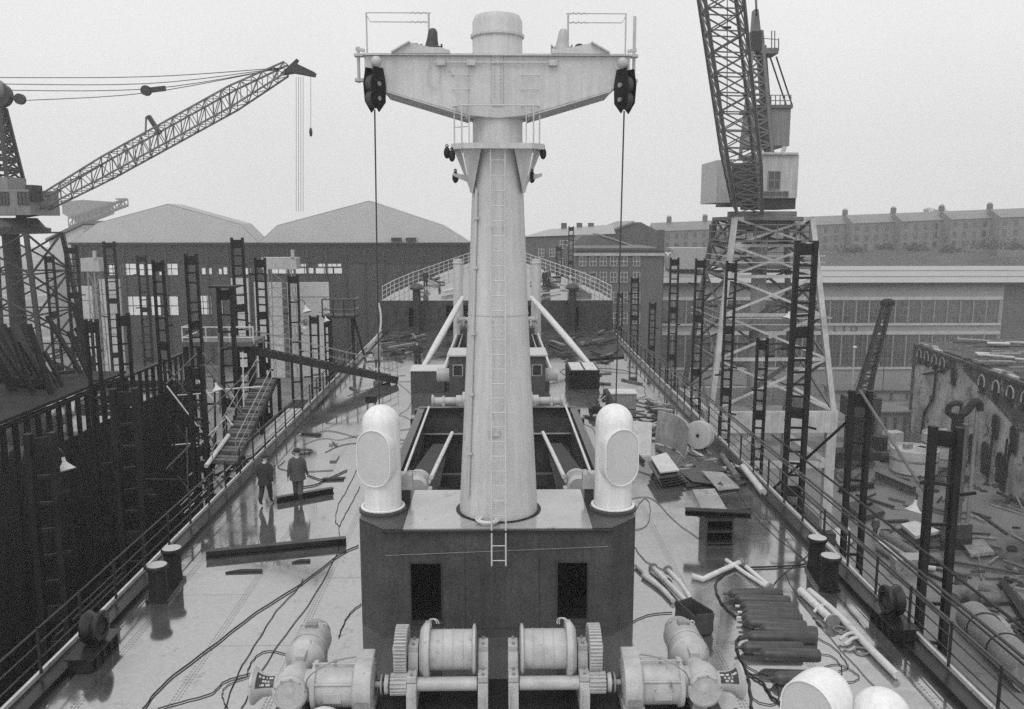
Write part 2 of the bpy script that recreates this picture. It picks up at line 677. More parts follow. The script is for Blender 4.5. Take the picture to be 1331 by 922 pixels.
for sgn in (-1, 1):
    for a, b in zip(yl[:-1], yl[1:]):
        hl.poly([(sgn * (hw(a) + .02), a, .0), (sgn * (hw(b) + .02), b, .0), (sgn * (hw(b) + .02), b, -13.5), (sgn * (hw(a) + .02), a, -13.5)])
    for (a, xa, za), (b, xb, zb) in zip(fy[:-1], fy[1:]):
        hl.poly([(sgn * xa, a, za), (sgn * xb, b, zb), (sgn * xb * .72, b - 1, -6), (sgn * xa * .98, a - (0 if a == 75 else 1), -6)])
        hl.poly([(sgn * xa * .98, a - (0 if a == 75 else 1), -6), (sgn * xb * .72, b - 1, -6), (sgn * xb * .4, b - 2.5, -13.5), (sgn * xa * .9, a - (0 if a == 75 else 1.5), -13.5)])
struct(hl.build('ship_hull', 'hull'))
# waterway strip painted dark along the deck edge, gunwale bar outside it
for sgn, nm in ((-1, 'port'), (1, 'starboard')):
    ww, gb, st = MB(), MB(), MB()
    for a, b in zip(yl[:-1], yl[1:]):
        e0, e1 = sgn * hw(a), sgn * hw(b)
        ww.poly([(e0, a, .004), (e1, b, .004), (e1 - sgn * .75, b, .004), (e0 - sgn * .75, a, .004)])
        gb.bar((e0 - sgn * .03, a, .06), (e1 - sgn * .03, b, .06), .07, .10)
        st.bar((e0 - sgn * .55, a, .06), (e1 - sgn * .55, b, .06), .02, .12)
    struct(ww.build('deck_waterway', 'black_wet'))
    struct(gb.build('gunwale', 'plate_pale'))
    struct(st.build('stringer_bar', 'black_wet'))

# forecastle
fc = MB()
P = fy
vs = [(-x, y, z) for y, x, z in P] + [(x, y, z) for y, x, z in P]
n = len(P)
fc.add(vs, [(i, i + n, i + 1 + n, i + 1) for i in range(n - 1)])
struct(fc.build('forecastle_deck', 'deck', origin=(0, FY, 2.7)))
fb = thing('forecastle_bulkhead', 'dark steel bulkhead with open doorways below the raised foredeck', 'bulkhead', (0, FY, 0))


def holed_wall(x0, x1, z0, z1, y, holes, th=.12):
    """front wall facing -y with real rectangular openings"""
    mb = MB()
    xs = sorted({x0, x1} | {h for q in holes for h in q[:2]})
    zs = sorted({z0, z1} | {h for q in holes for h in q[2:]})
    for i in range(len(xs) - 1):
        for j in range(len(zs) - 1):
            cx, cz = (xs[i] + xs[i + 1]) / 2, (zs[j] + zs[j + 1]) / 2
            if any(h[0] < cx < h[1] and h[2] < cz < h[3] for h in holes):
                continue
            mb.box((cx, y + th / 2, cz), (xs[i + 1] - xs[i], th, zs[j + 1] - zs[j]))
    return mb


fholes = [(-7.9, -6.9, .35, 2.1), (-4.6, -2.3, .0, 2.3), (2.0, 3.9, .0, 2.3), (6.3, 7.3, .35, 2.1)]
holed_wall(-10.28, 10.28, 0, 2.66, FY, fholes, .1).build('plating', 'coaming', fb)
MB().box((0, FY + 3, 1.3), (20, .1, 2.5)).build('inner_bulkhead', 'hull', fb)
for h in fholes:
    m_ = MB()
    x0, x1, z0, z1 = h
    for p, q in (((x0, z0), (x0, z1)), ((x1, z0), (x1, z1)), ((x0, z1), (x1, z1))):
        m_.bar((p[0], FY - .03, p[1]), (q[0], FY - .03, q[1]), .08, .05)
    m_.build('door_frame', 'primer', fb)


# ------------------------------------------------------------------ railings
def railing(name, label, pts, hgt, spacing, m, r=.022, nr=3, lean=0, group=None):
    """post-and-rail fence following pts"""
    t = thing(name, label, 'railing', pts[0], group)
    pts = [Vector(p) for p in pts]
    for k in range(nr):
        z = hgt * (k + 1) / nr
        MB().tube([p + Vector((0, 0, z)) for p in pts], r * (1.1 if k == nr - 1 else .8), 5).build('rail', m, t, True)
    L = [0]
    for a, b in zip(pts[:-1], pts[1:]):
        L.append(L[-1] + (b - a).length)
    n = max(1, int(L[-1] / spacing))
    for i in range(n + 1):
        s_ = L[-1] * i / n
        for j in range(len(pts) - 1):
            if s_ <= L[j + 1] + 1e-6:
                p = pts[j].lerp(pts[j + 1], (s_ - L[j]) / (L[j + 1] - L[j]))
                break
        MB().bar(p, p + Vector((0, 0, hgt + .03)), .06, .03, up=(0, 1, 0)).build('stanchion', m, t)
    return t


railing('deck_railing', 'dark three-bar railing along the deck edge nearest the staircase', [(-hw(y) + .1, y, .1) for y in (6, 18, 30, 45, 60)], 1.0, 1.75, 'rail')
railing('deck_railing', 'dark three-bar railing along the deck edge nearest the lattice crane', [(hw(y) - .1, y, .1) for y in (6, 18, 30, 45, 60, 74)], 1.0, 1.75, 'rail')
for sgn, lb in ((-1, 'white curved railing on the raised foredeck, on the shed side'), (1, 'white curved railing on the raised foredeck, on the brick office side')):
    railing('foredeck_railing', lb, [(sgn * (x - .15), y, z) for y, x, z in fy[:-1]], 1.25, 1.6, 'white', .035, 3)

# ------------------------------------------------------------------ mast house with mast
hz = 2.62
mh = thing('mast_house', 'dark primed octagonal deckhouse with two open doorways at the mast foot', 'deckhouse', (0, 19.8, 0))
yf, yb, xi, xo, ych = 18.4, 21.2, 2.6, 3.25, 19.1
dh = [(-2.0, -1.29, .42, 1.83), (1.36, 2.06, .42, 1.83)]
wl = holed_wall(-xi, xi, 0, hz, yf, dh, .05)
for sgn in (-1, 1):
    wl.prism([(sgn * xi, yf, 0), (sgn * xo, ych, 0), (sgn * (xo - .05), ych + .02, 0), (sgn * xi, yf + .05, 0)], (0, 0, hz))
    wl.prism([(sgn * xo, ych, 0), (sgn * xo, yb, 0), (sgn * (xo - .05), yb, 0), (sgn * (xo - .05), ych + .02, 0)], (0, 0, hz))
wl.box((0, yb - .03, hz / 2), (2 * xo - .1, .05, hz))
wl.build('wall', 'primer', mh)
# roof plates: pale wet middle, dark sides; dark of the mast opening is painted as a black ring
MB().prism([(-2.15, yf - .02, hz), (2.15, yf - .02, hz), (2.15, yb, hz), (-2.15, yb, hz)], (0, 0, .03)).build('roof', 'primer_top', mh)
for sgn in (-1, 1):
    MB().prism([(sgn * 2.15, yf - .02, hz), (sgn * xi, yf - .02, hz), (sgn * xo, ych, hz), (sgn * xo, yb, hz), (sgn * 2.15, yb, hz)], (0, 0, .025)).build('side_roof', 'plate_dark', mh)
MB().box((0, yf - .06, hz - .02), (2 * xi, .1, .05)).build('roof_edge_bar', 'black_wet', mh)
for h in dh:
    m_ = MB()
    x0, x1, z0, z1 = h
    for a, b in (((x0, z0), (x1, z0)), ((x0, z1), (x1, z1)), ((x0, z0), (x0, z1)), ((x1, z0), (x1, z1))):
        m_.bar((a[0], yf - .01, a[1]), (b[0], yf - .01, b[1]), .025, .03)
    m_.build('door_frame', 'coaming', mh)
for x in (-.75, .95):
    MB().box((x, yf - .003, hz / 2), (.018, .006, hz - .1)).build('plate_seam', 'plate_dark', mh)
MB().box((0, yf - .004, .22), (2 * xi - .05, .008, .016)).build('plate_seam', 'plate_dark', mh)
for h in dh:
    MB().box(((h[0] + h[1]) / 2, yf - .03, h[2] - .03), (h[1] - h[0] + .06, .06, .05)).build('door_sill', 'coaming', mh)
MB().bar((-2.55, yf - .02, 2.02), (2.5, yf - .02, 2.2), .01, .012).build('weld_seam', 'plate', mh)

my = 19.72
mt = thing('derrick_mast', 'tall pale tapered mast with a wide T-shaped crosstree, standing on the deckhouse', 'mast', (0.02, my, hz + .03))
mx = .02
MB().lathe([(.94, hz), (.93, hz + .3), (.84, 4.6), (.70, 7.5), (.585, 10.3), (.565, 11), (.555, 13.9), (.50, 14.02), (.2, 14.10), (.0, 14.12)], (mx, my, 0), n=48).build('column', 'white', mt, True)
MB().lathe([(.94, 0), (1.03, .0), (1.03, .012), (.94, .012)], (mx, my, hz + .032), n=40, caps=False).build('dark_gap_ring', 'black', mt)  # black ring painting the dark of the gap round the mast
MB().lathe([(.565, 0), (.60, .02), (.60, .07), (.565, .09)], (mx, my, 13.55), n=40, caps=False).build('cap_ring', 'white', mt, True)
# seam rings and long pipe on the mast
MB().lathe([(.715, -.01), (.722, 0), (.715, .01)], (mx, my, 7.42), n=40, caps=False).build('weld_ring', 'white_dull', mt, True)


def mast_r(z):
    pr = [(2.6, .94), (4.6, .84), (7.5, .70), (10.3, .585), (11, .565), (13.9, .555)]
    for (a, ra), (b, rb) in zip(pr[:-1], pr[1:]):
        if z <= b:
            return ra + (rb - ra) * max(0, (z - a)) / (b - a)
    return .555


ang = R(208)
MB().tube([(mx - .62, my + .1, 10.72), (mx - .60, my, 10.5)] + [(mx + (mast_r(z) + .05) * math.cos(R(222)), my + (mast_r(z) + .05) * math.sin(R(222)), z) for z in (10.2, 9, 7.5, 6, 4.6, 3.2)], .035, 8).build('conduit', 'white_dull', mt, True)
for z in (9.6, 8.5, 7.0, 5.6, 4.2):
    r = mast_r(z) + .05
    MB().box((mx + r * math.cos(R(222)), my + r * math.sin(R(222)), z), (.12, .12, .05)).build('pipe_clip', 'white_dull', mt)

# ladder up the front
lad = MB()
lx = .02
zz = [1.83, 2.7, 4.6, 5.6, 7.5, 10.3, 11.2]


def lady(z):
    k = max(0, (4.6 - z) / 2.7)
    return my - mast_r(z) - .16 - .42 * k


for sx in (-.16, .16):
    lad.tube([(lx + sx, lady(z), z) for z in zz], .02, 6)
z = 1.95
while z < 11.2:
    yy = lady(z)
    lad.tube([(lx - .16, yy, z), (lx + .16, yy, z)], .013, 5)
    z += .33
lad.build('ladder', 'white', mt, True)
for z in (3.1, 5.2, 7.3, 9.4):
    for sx in (-.16, .16):
        MB().bar((lx + sx, lady(z), z), (lx + sx * .9, my - mast_r(z) + .05, z), .03, .03).build('ladder_bracket', 'white', mt)

# crosstree
yc0, yc1 = my - .62, my + .62
ct = thing('crosstree_dummy', 'x', 'x')
bpy.data.objects.remove(ct)


def ctp(px, py, y=yc0):
    return AY(px, py, y)


zt = ctp(650, 73).z
zb = ctp(650, 154).z
ze = ctp(480, 100).z
xe = 2.88
outline = [(-xe, zt), (xe, zt), (xe, ze + .05), (2.48, ctp(800, 118).z), (.62, zb + .06), (.0, zb), (-.62, zb + .06), (-2.48, ctp(800, 118).z), (-xe, ze + .05)]
MB().prism([(mx + x, yc0, z) for x, z in outline], (0, yc1 - yc0, 0)).build('crosstree', 'white', mt, bevel=.015)
fl = MB()
for sgn in (-1, 1):
    a, b = Vector((mx + sgn * 2.48, 0, outline[3][1])), Vector((mx + sgn * .66, 0, zb + .06))
    for y in ((yc0 + yc1) / 2,):
        MB().bar((a.x, y, a.z - .015), (b.x, y, b.z - .015), yc1 - yc0 + .06, .03, up=(0, 0, 1)).build('bottom_flange', 'white_dull', mt)
pass
MB().box((mx, (yc0 + yc1) / 2, zt + .02), (2 * xe + .06, yc1 - yc0 + .16, .04)).build('top_flange', 'white', mt)
# riveted splice plate in the middle
MB().box((mx, yc0 - .015, (zt + zb) / 2 + .15), (.24, .02, (zt - zb) * .82)).build('splice_plate', 'white_dull', mt)
rv = MB()
for i in range(13):
    for sx in (-.07, .07):
        rv.ball((mx + sx, yc0 - .03, zb + .45 + i * .075), .014, 6)
rv.build('rivets', 'white_dull', mt)
# conduit with two junction boxes across the top of the beam
zc = ctp(650, 82).z
MB().tube([(-1.35, yc0 - .06, zc), (1.2, yc0 - .06, zc)], .016, 6).build('conduit', 'white', mt, True)
for x in (-1.2, -.9 + .35, 1.22):
    MB().box((x, yc0 - .06, zc - .01), (.2, .09, .12)).build('junction_box', 'white_dull', mt, bevel=.01)
MB().tube([(-.62, yc0 - .06, zc), (-.62, yc0 - .06, zb + .25), (-.66, yc0 - .02, zb - .02)], .012, 6).build('conduit', 'white', mt, True)
MB().tube([(-1.42, yc0 - .05, zc), (-1.5, yc0 - .05, zc - .2), (-1.5, yc0 - .05, zc - .42), (-1.38, yc0 - .05, zc - .52), (-1.25, yc0 - .05, zc - .42), (-1.22, yc0 - .05, zc - .1)], .008, 5).build('loose_wire', 'white_dull', mt, True)
# rungs on the beam face
rg = MB()
for z in (zb + .25, zb + .6, zb + .9):
    for x0 in (-.95, .55):
        rg.tube([(x0, yc0, z), (x0, yc0 - .09, z), (x0 + .35, yc0 - .09, z), (x0 + .35, yc0, z)], .011, 5)
rg.build('rung', 'white', mt)
# curved sheave hoods on top
for sgn in (-1, 1):
    hd = MB()
    xs0 = [(.0, .0), (.40, .22), (.62, .17), (.85, .12), (1.05, .12), (1.25, .06)]
    x_start = 2.28 if sgn < 0 else 2.42
    top = [(sgn * (x_start - a), b) for a, b in xs0]
    y0, y1 = yc0 - .1, yc1 - .2
    hd.prism([(mx + x, y0, zt + .04 + z) for x, z in top] + [(mx + top[-1][0], y0, zt + .04), (mx + sgn * (x_start - .1), y0, zt + .035)], (0, y1 - y0, 0))
    hd.build('sheave_hood', 'white', mt)
    MB().bar((mx + top[0][0], y0 + .02, zt + .05), (mx + top[1][0], y0 + .02, zt + .27), .2, .03).build('hood_edge', 'white', mt)
    MB().cyl((mx + sgn * 1.78, y0 + .12, zt + .14), (mx + sgn * 1.78, y1 - .1, zt + .14), .13, n=20).build('sheave', 'primer', mt, True)
# aerial frames of thin pipe
for sgn in (-1, 1):
    xo_, xi_ = sgn * 2.82, sgn * (1.47 if sgn < 0 else 1.56)
    fr = MB()
    zt1, zt2 = ctp(560, 14).z, ctp(560, 26).z
    ya = yc0 + .2
    fr.tube([(xo_, ya, zt), (xo_, ya, zt1)], .018, 6)
    fr.tube([(xi_, ya, zt), (xi_, ya, zt1)], .022, 6)
    fr.tube([(xo_, ya, zt1), (xi_ - sgn * .05, ya, zt1)], .012, 6)
    fr.tube([(xo_, ya, zt1 - .04), (xo_ - sgn * .08, ya, zt2), (xi_ - sgn * .02, ya, zt2)], .012, 6)
    for zz_ in (zt1, zt2):
        k = [(xi_ + sgn * (.05 + i * .06), ya, zz_ + (.02 if i % 2 else -.02)) for i in range(7)]
        fr.tube(k, .012, 5)
    fr.build('aerial_frame', 'white_dull', mt, True)
# end fittings
for sgn in (-1, 1):
    e = MB()
    e.bar((sgn * 2.86, yc0 + .1, zt + .12), (sgn * 3.05, yc0 + .1, zt + .16), .08, .06)
    e.cyl((sgn * 3.0, yc0 + .1, zt - .55), (sgn * 3.0, yc0 + .1, zt + (.85 if sgn > 0 else .2)), .035, n=8)
    e.box((sgn * 2.98, yc0 + .1, zt + .02), (.2, .2, .05))
    e.box((sgn * 2.98, yc0 + .1, zt - .5), (.2, .16, .06))
    e.build('end_bracket', 'white_dull', mt)
# lower platform with brackets and rail
zp = AY(650, 193, my - .6).z
pl = MB()
po = [(-1.02, my - .55), (-.75, my - .82), (.75, my - .82), (1.02, my - .55), (1.02, my + .35), (-1.02, my + .35)]
pl.prism([(mx + x, y, zp) for x, y in po], (0, 0, .05))
pl.build('platform', 'white', mt)
pe = MB()
for a, b in zip(po, po[1:] + po[:1]):
    pe.bar((mx + a[0], a[1], zp + .04), (mx + b[0], b[1], zp + .04), .02, .12)
pe.build('platform_coaming', 'white', mt)
for sgn in (-1, 1):
    MB().prism([(mx + sgn * .78, my - .70, zp), (mx + sgn * .36, my - .66, zp), (mx + sgn * .56, my - .42, zp - .95), (mx + sgn * .60, my - .38, zp - .95)], (0, .03, 0)).build('bracket', 'white_dull', mt)
    MB().prism([(mx + sgn * .80, my - .70, zp), (mx + sgn * .60, my - .38, zp - .95), (mx + sgn * .57, my - .2, zp - .95), (mx + sgn * .98, my + .3, zp)], (sgn * .02, 0, 0)).build('bracket', 'white_dull', mt)
    MB().prism([(mx + sgn * .55, my - .3, zp - .58), (mx + sgn * 1.0, my - .35, zp - .52), (mx + sgn * 1.0, my - .35, zp - .58), (mx + sgn * .58, my - .3, zp - .75)], (0, .2, 0)).build('side_arm', 'white_dull', mt)
pr = MB()
zr = AY(650, 137, my - .8).z
rp = [(-.95, my - .6), (-.78, my - .8), (.78, my - .8), (.92, my - .6)]
pr.tube([(mx + x, y, zr) for x, y in rp], .016, 6)
pr.tube([(mx + x, y, (zr + zp) / 2) for x, y in [(-.95, my - .6), (-.62, my - .8)]], .012, 6)
for x, y in rp:
    pr.tube([(mx + x, y, zp), (mx + x, y, zr)], .016, 6)
for x in (-.62, .62):
    pr.tube([(mx + x, my - .8, zp), (mx + x, my - .8, zr)], .012, 6)
pr.build('platform_rail', 'white', mt, True)
MB().torus((mx - .25, my - .97, hz + .10), .2, .045, n=28).build('t', 'ropewhite')
o = C.objects[-1]
o.name = 'rope_coil'
tag(o, 'white rope coil lying at the foot of the mast ladder', 'rope coil')
for i in range(2):
    mm = MB().torus((0, 0, 0), .23 + .04 * i, .02, n=28)
    mm.v = [v + Vector((mx - .25, my - .97, hz + .07 + .05 * i)) for v in mm.v]
    mm.build('rope_turn', 'ropewhite', o)
# shackle plate on the column
MB().box((mx - .1, my - mast_r(4.7) - .03, 4.75), (.26, .05, .16)).build('pad_eye', 'white_dull', mt, bevel=.01)


# ---- blocks that hang from the crosstree
def cargo_block(x, y, ztop, s, wire_to, label, sgn):
    t = thing('cargo_block', label, 'pulley block', (x, y, ztop), 'big blocks at the crosstree ends')
    sh = [(-.16, 0), (.16, 0), (.24, -.35), (.22, -.75), (.0, -.98), (-.2, -.75), (-.24, -.35)]
    ck = Matrix.Rotation(R(35 * sgn), 4, 'Z')
    for k, off in enumerate((-.11, .11)):
        pts = [ck @ Vector((off, a * s, b * s)) + Vector((x, y, ztop - .08)) for a, b in sh]
        MB().prism(pts, ck @ Vector((.03, 0, 0))).build('cheek_plate', 'black', t, bevel=.008)
    ax = ck @ Vector((1, 0, 0))
    for zz_ in (.36, .68):
        c = Vector((x, y, ztop - .08 - zz_ * s))
        MB().cyl(c - ax * .08, c + ax * .08, .21 * s, n=20).build('sheave', 'primer', t, True)
        MB().cyl(c - ax * .16, c + ax * .16, .05, n=10).build('pin', 'plate', t, True)
    MB().torus((x, y, ztop + .0), .1, .035, axis=(1, .3, 0)).build('shackle', 'winch_dark', t, True)
    MB().ball((x - sgn * .07, y - .1, ztop + .03), .12, 12).build('swivel', 'winch', t, True)
    MB().tube([(x, y, ztop - 1.0 * s), wire_to], .017, 6).build('fall_wire', 'rope', t)
    return t


bl = ctp(487, 85)
br = ctp(811, 87)
cargo_block(bl.x, yc0 - .16, bl.z, .95, AY(493.5, 560, 21.6), 'big dark pulley block at the crosstree end over the shed side', -1)
cargo_block(br.x, yc0 - .16, br.z, .95, AY(799.5, 560, 21.6), 'big dark pulley block at the crosstree end by the lattice crane', 1)


def small_block(px, py, y, ln, label):
    p = AY(px, py, y)
    t = thing('small_block', label, 'pulley block', (p.x, p.y, p.z), 'small blocks below the mast platform')
    MB().tube([p + Vector((0, 0, ln)), p + Vector((0, 0, .08))], .012, 5).build('hanger', 'rope', t)
    MB().ball(p - Vector((0, 0, .03)), .075, 10, (1, .8, 1.75)).build('shell', 'black', t, True)
    MB().torus(p + Vector((0, 0, .12)), .03, .012, axis=(0, 1, 0), n=12, m=6).build('eye', 'primer', t, True)


small_block(581, 197, my - .5, .12, 'small dark block hung outermost under the mast platform on the shed side')
small_block(587.5, 201, my - .6, .15, 'small dark block beside the outermost one under the mast platform')
small_block(706, 198, my - .5, .15, 'small dark block under the mast platform corner nearest the lattice crane')
small_block(592, 229, my - .28, .15, 'small dark block on the short side arm facing the sheds')
small_block(691.5, 229, my - .28, .15, 'small dark block on the short side arm facing the lattice crane')


# floodlights on top of the crosstree
def floodlight(px, py, dark, label, m):
    p = ctp(px, py, yc0 + .1)
    t = thing('floodlight', label, 'floodlight', (p.x, p.y, zt + .04))
    MB().lathe([(.17, 0), (.17, .06), (.15, .12), (.12, .25), (.1, .42), (.06, .48), (0, .5)], (p.x, p.y, zt + .10), (0.08, 0, 1), n=16).build('housing', m, t, True)
    b = MB()
    b.bar((p.x - .22, p.y, zt + .2), (p.x + .22, p.y, zt + .2), .04)
    for sx in (-.22, .22):
        b.bar((p.x + sx, p.y, zt + .04), (p.x + sx, p.y, zt + .26), .04)
    b.build('yoke', m, t)


floodlight(561, 72, True, 'dark floodlight on top of the crosstree, shed side', 'primer')
floodlight(730, 72, False, 'pale floodlight on top of the crosstree, lattice crane side', 'winch')


# ------------------------------------------------------------------ cowl ventilators
def cowl(name, loc, rz, label, mname='cowl', hgt=1.15, base=None, group='white cowl ventilators', up=0.0, mwid=.415):
    t = thing(name, label, 'ventilator', (0, 0, 0), group)
    r = .45
    top = hgt + 1.36
    cap = [(r * math.cos(a_), top - .46 + .46 * math.sin(a_)) for a_ in [PI / 2 * k / 9 for k in range(10)]]
    MB().lathe([(r, 0), (r, top - .46)] + cap[1:-1] + [(0.001, top)], n=40).build('cowl', mname, t, True)
    mw, z0, z1 = mwid, hgt - .52 + up, hgt + .84 + up

    def stad(y, k=1.0):
        zc0, zc1 = z0 + mw, z1 - mw
        out = []
        for i in range(17):
            a_ = PI * i / 16
            out.append(Vector((mw * k * math.cos(a_), y, zc1 + mw * k * math.sin(a_))))
        for i in range(17):
            a_ = PI + PI * i / 16
            out.append(Vector((mw * k * math.cos(a_), y, zc0 + mw * k * math.sin(a_))))
        return out
    secs = [stad(-.05, 1.06), stad(-.25, 1.06), stad(-.42, 1.03), stad(-.50, 1.0)]
    n = len(secs[0])
    mb = MB()
    mb.add([p for s_ in secs for p in s_], [(i * n + j, i * n + (j + 1) % n, (i + 1) * n + (j + 1) % n, (i + 1) * n + j) for i in range(3) for j in range(n)])
    mb.build('mouth_trunk', mname, t, True)
    MB().poly(stad(-.485, .985)).build('mouth_cover', 'cowl_cover', t)
    last = stad(-.495, 1.0)
    MB().tube(last + [last[0]], .014, 6, False).build('rim', mname, t, True)
    MB().lathe([(r, 0), (r + .08, 0), (r + .08, .03), (r + .015, .04)], (0, 0, .0), n=32, caps=False).build('flange', mname, t, True)
    MB().lathe([(r + .12, -.10), (r + .12, -.03), (r + .05, -.01), (r + .05, 0), (0, 0)], (0, 0, 0), n=32).build('base_ring', base or 'primer', t, True)
    t.location = loc
    t.rotation_euler = (0, 0, rz)
    return t


cowl('cowl_ventilator', (-2.78, 19.75, hz + .10), R(-16), 'white cowl ventilator on the deckhouse corner nearest the two walking men')
cowl('cowl_ventilator', (2.80, 19.75, hz + .10), R(16), 'white cowl ventilator on the deckhouse corner nearest the gas bottles')
cowl('cowl_ventilator', (5.15, 12.35, .16), R(-48), 'big white cowl at the lower frame edge with its flat mouth turned to the winch', hgt=1.0, up=.50, mwid=.44)
cowl('cowl_ventilator', (5.98, 12.1, .16), R(150), 'white round-backed ventilator cut by the lower frame edge beside the loose white pipe', hgt=.80)
for sgn, lb in ((-1, 'grey electrical box on a post beside the ventilator, shed side'), (1, 'grey electrical box on a post beside the ventilator, crane side')):
    x = sgn * 2.28
    t = thing('control_box', lb, 'control box', (x, 20.35, hz))
    MB().box((x, 20.35, hz + .55), (.34, .3, .42)).build('cabinet', 'winch', t, bevel=.03)
    MB().box((x, 20.4, hz + .18), (.22, .2, .34)).build('pedestal', 'primer', t)
    MB().tube([(x, 20.2, hz + .75), (x - sgn * .1, 20.2, hz + .85), (x - sgn * .25, 20.3, hz + .8)], .02, 6).build('handle', 'winch', t, True)

# ------------------------------------------------------------------ open hatch behind the mast
ht = thing('cargo_hatch', 'open cargo hatch with dark steel coaming right behind the mast', 'hatch', (0, Hy0, 0))
cz = 1.2
cw = MB()
for sgn in (-1, 1):
    cw.box((sgn * (HX + .04), (Hy0 + Hy1) / 2, cz / 2 - 1.0), (.06, Hy1 - Hy0, cz + 2.0))
cw.box((0, Hy0, cz / 2 - 1.0), (2 * HX, .06, cz + 2.0))
cw.box((0, Hy1, cz / 2 - 1.0), (2 * HX, .06, cz + 2.0))
cw.build('coaming', 'coaming', ht)
for sgn in (-1, 1):
    MB().box((sgn * (HX + .12), (Hy0 + Hy1) / 2, cz + .03), (.30, Hy1 - Hy0 + .2, .05)).build('coaming_top', 'black_wet', ht)
    MB().tube([(sgn * (HX - .22), Hy0 + .1, cz + .12), (sgn * (HX - .22), Hy1 - .3, cz + .12)], .05, 8).build('track_rail', 'pipe', ht, True)
    st = MB()
    for i in range(9):
        y = Hy0 + .8 + i * 1.75
        MB().prism([(sgn * (HX + .07), y, 0), (sgn * (HX + .38), y, 0), (sgn * (HX + .25), y, cz)], (0, .04, 0)).build('coaming_stay', 'coaming', ht)
    MB().box((sgn * (HX - .55), (Hy0 + Hy1) / 2, -.6), (1.0, Hy1 - Hy0, .06)).build('side_ledge', 'coaming', ht)
    for yy in (Hy1 - 2.2, Hy1 - .4):
        MB().box((sgn * (HX + .3), yy, cz - .1), (.22, .35, .3)).build('roller_bracket', 'black_wet', ht, bevel=.02)
MB().box((0, Hy1 - .1, cz + .04), (2 * HX + .4, .35, .06)).build('end_beam', 'black_wet', ht)
MB().box((0, Hy1 - .3, .45), (2 * HX, .06, .7)).build('end_stiffener', 'primer', ht)
MB().tube([(-HX, Hy1 - .45, .1), (HX, Hy1 - .45, .1)], .05, 8).build('cross_pipe', 'plate', ht, True)
for y in (25.6, 25.9, 30, 33.5):
    MB().box((0, y, .95 if y < 26 else -.9), (2 * HX, .14 if y < 26 else .3, .12 if y < 26 else .5)).build('cross_beam', 'plate' if y < 26 else 'primer', ht)
MB().box((0, (Hy0 + Hy1) / 2, -3.2), (2 * HX + 3, Hy1 - Hy0 + 3, .1)).build('tween_deck', 'hull', ht)

# ---- derrick booms stowed in the hatch, pale heel fittings towards us
for sgn, lb in ((-1, 'stowed derrick boom in the open hatch, with pale round heel fitting, shed side'), (1, 'stowed derrick boom in the open hatch, with pale round heel fitting, crane side')):
    x = sgn * 2.48
    y0 = 24.9
    t = thing('derrick_boom', lb, 'derrick boom', (x, y0, .9))
    MB().bar((x, y0 + .8, 1.45), (x - sgn * .15, 33.5, .45), .62, .35).build('spar', 'wood_dark', t, bevel=.03)
    MB().lathe([(.0, 0), (.32, 0), (.36, .1), (.36, .25), (.28, .4), (.28, .7), (.38, .74), (.38, .9), (.2, .95), (0, .95)], (x, y0 - .1, 1.5), (0, 1, .0), n=28).build('heel_fitting', 'winch', t, True)
    MB().box((x, y0 + .1, 1.3), (.95, .3, .42)).build('heel_block', 'winch', t, bevel=.04)
    MB().cyl((x + sgn * .3, y0 + .1, 1.33), (x + sgn * .75, y0 + .1, 1.33), .17, n=20).build('trunnion', 'winch', t, True)
    MB().tube([(x - sgn * .42, y0 + .5, 1.7), (x - sgn * .66, 33.0, 1.2)], .075, 10).build('guy_rod', 'pipe', t, True)
    MB().tube([(x - sgn * .36, y0 + .5, 1.55), (x - sgn * .45, 28.5, 1.35)], .05, 10).build('short_rod', 'pipe', t, True)

# ------------------------------------------------------------------ cargo winches in front of the deckhouse


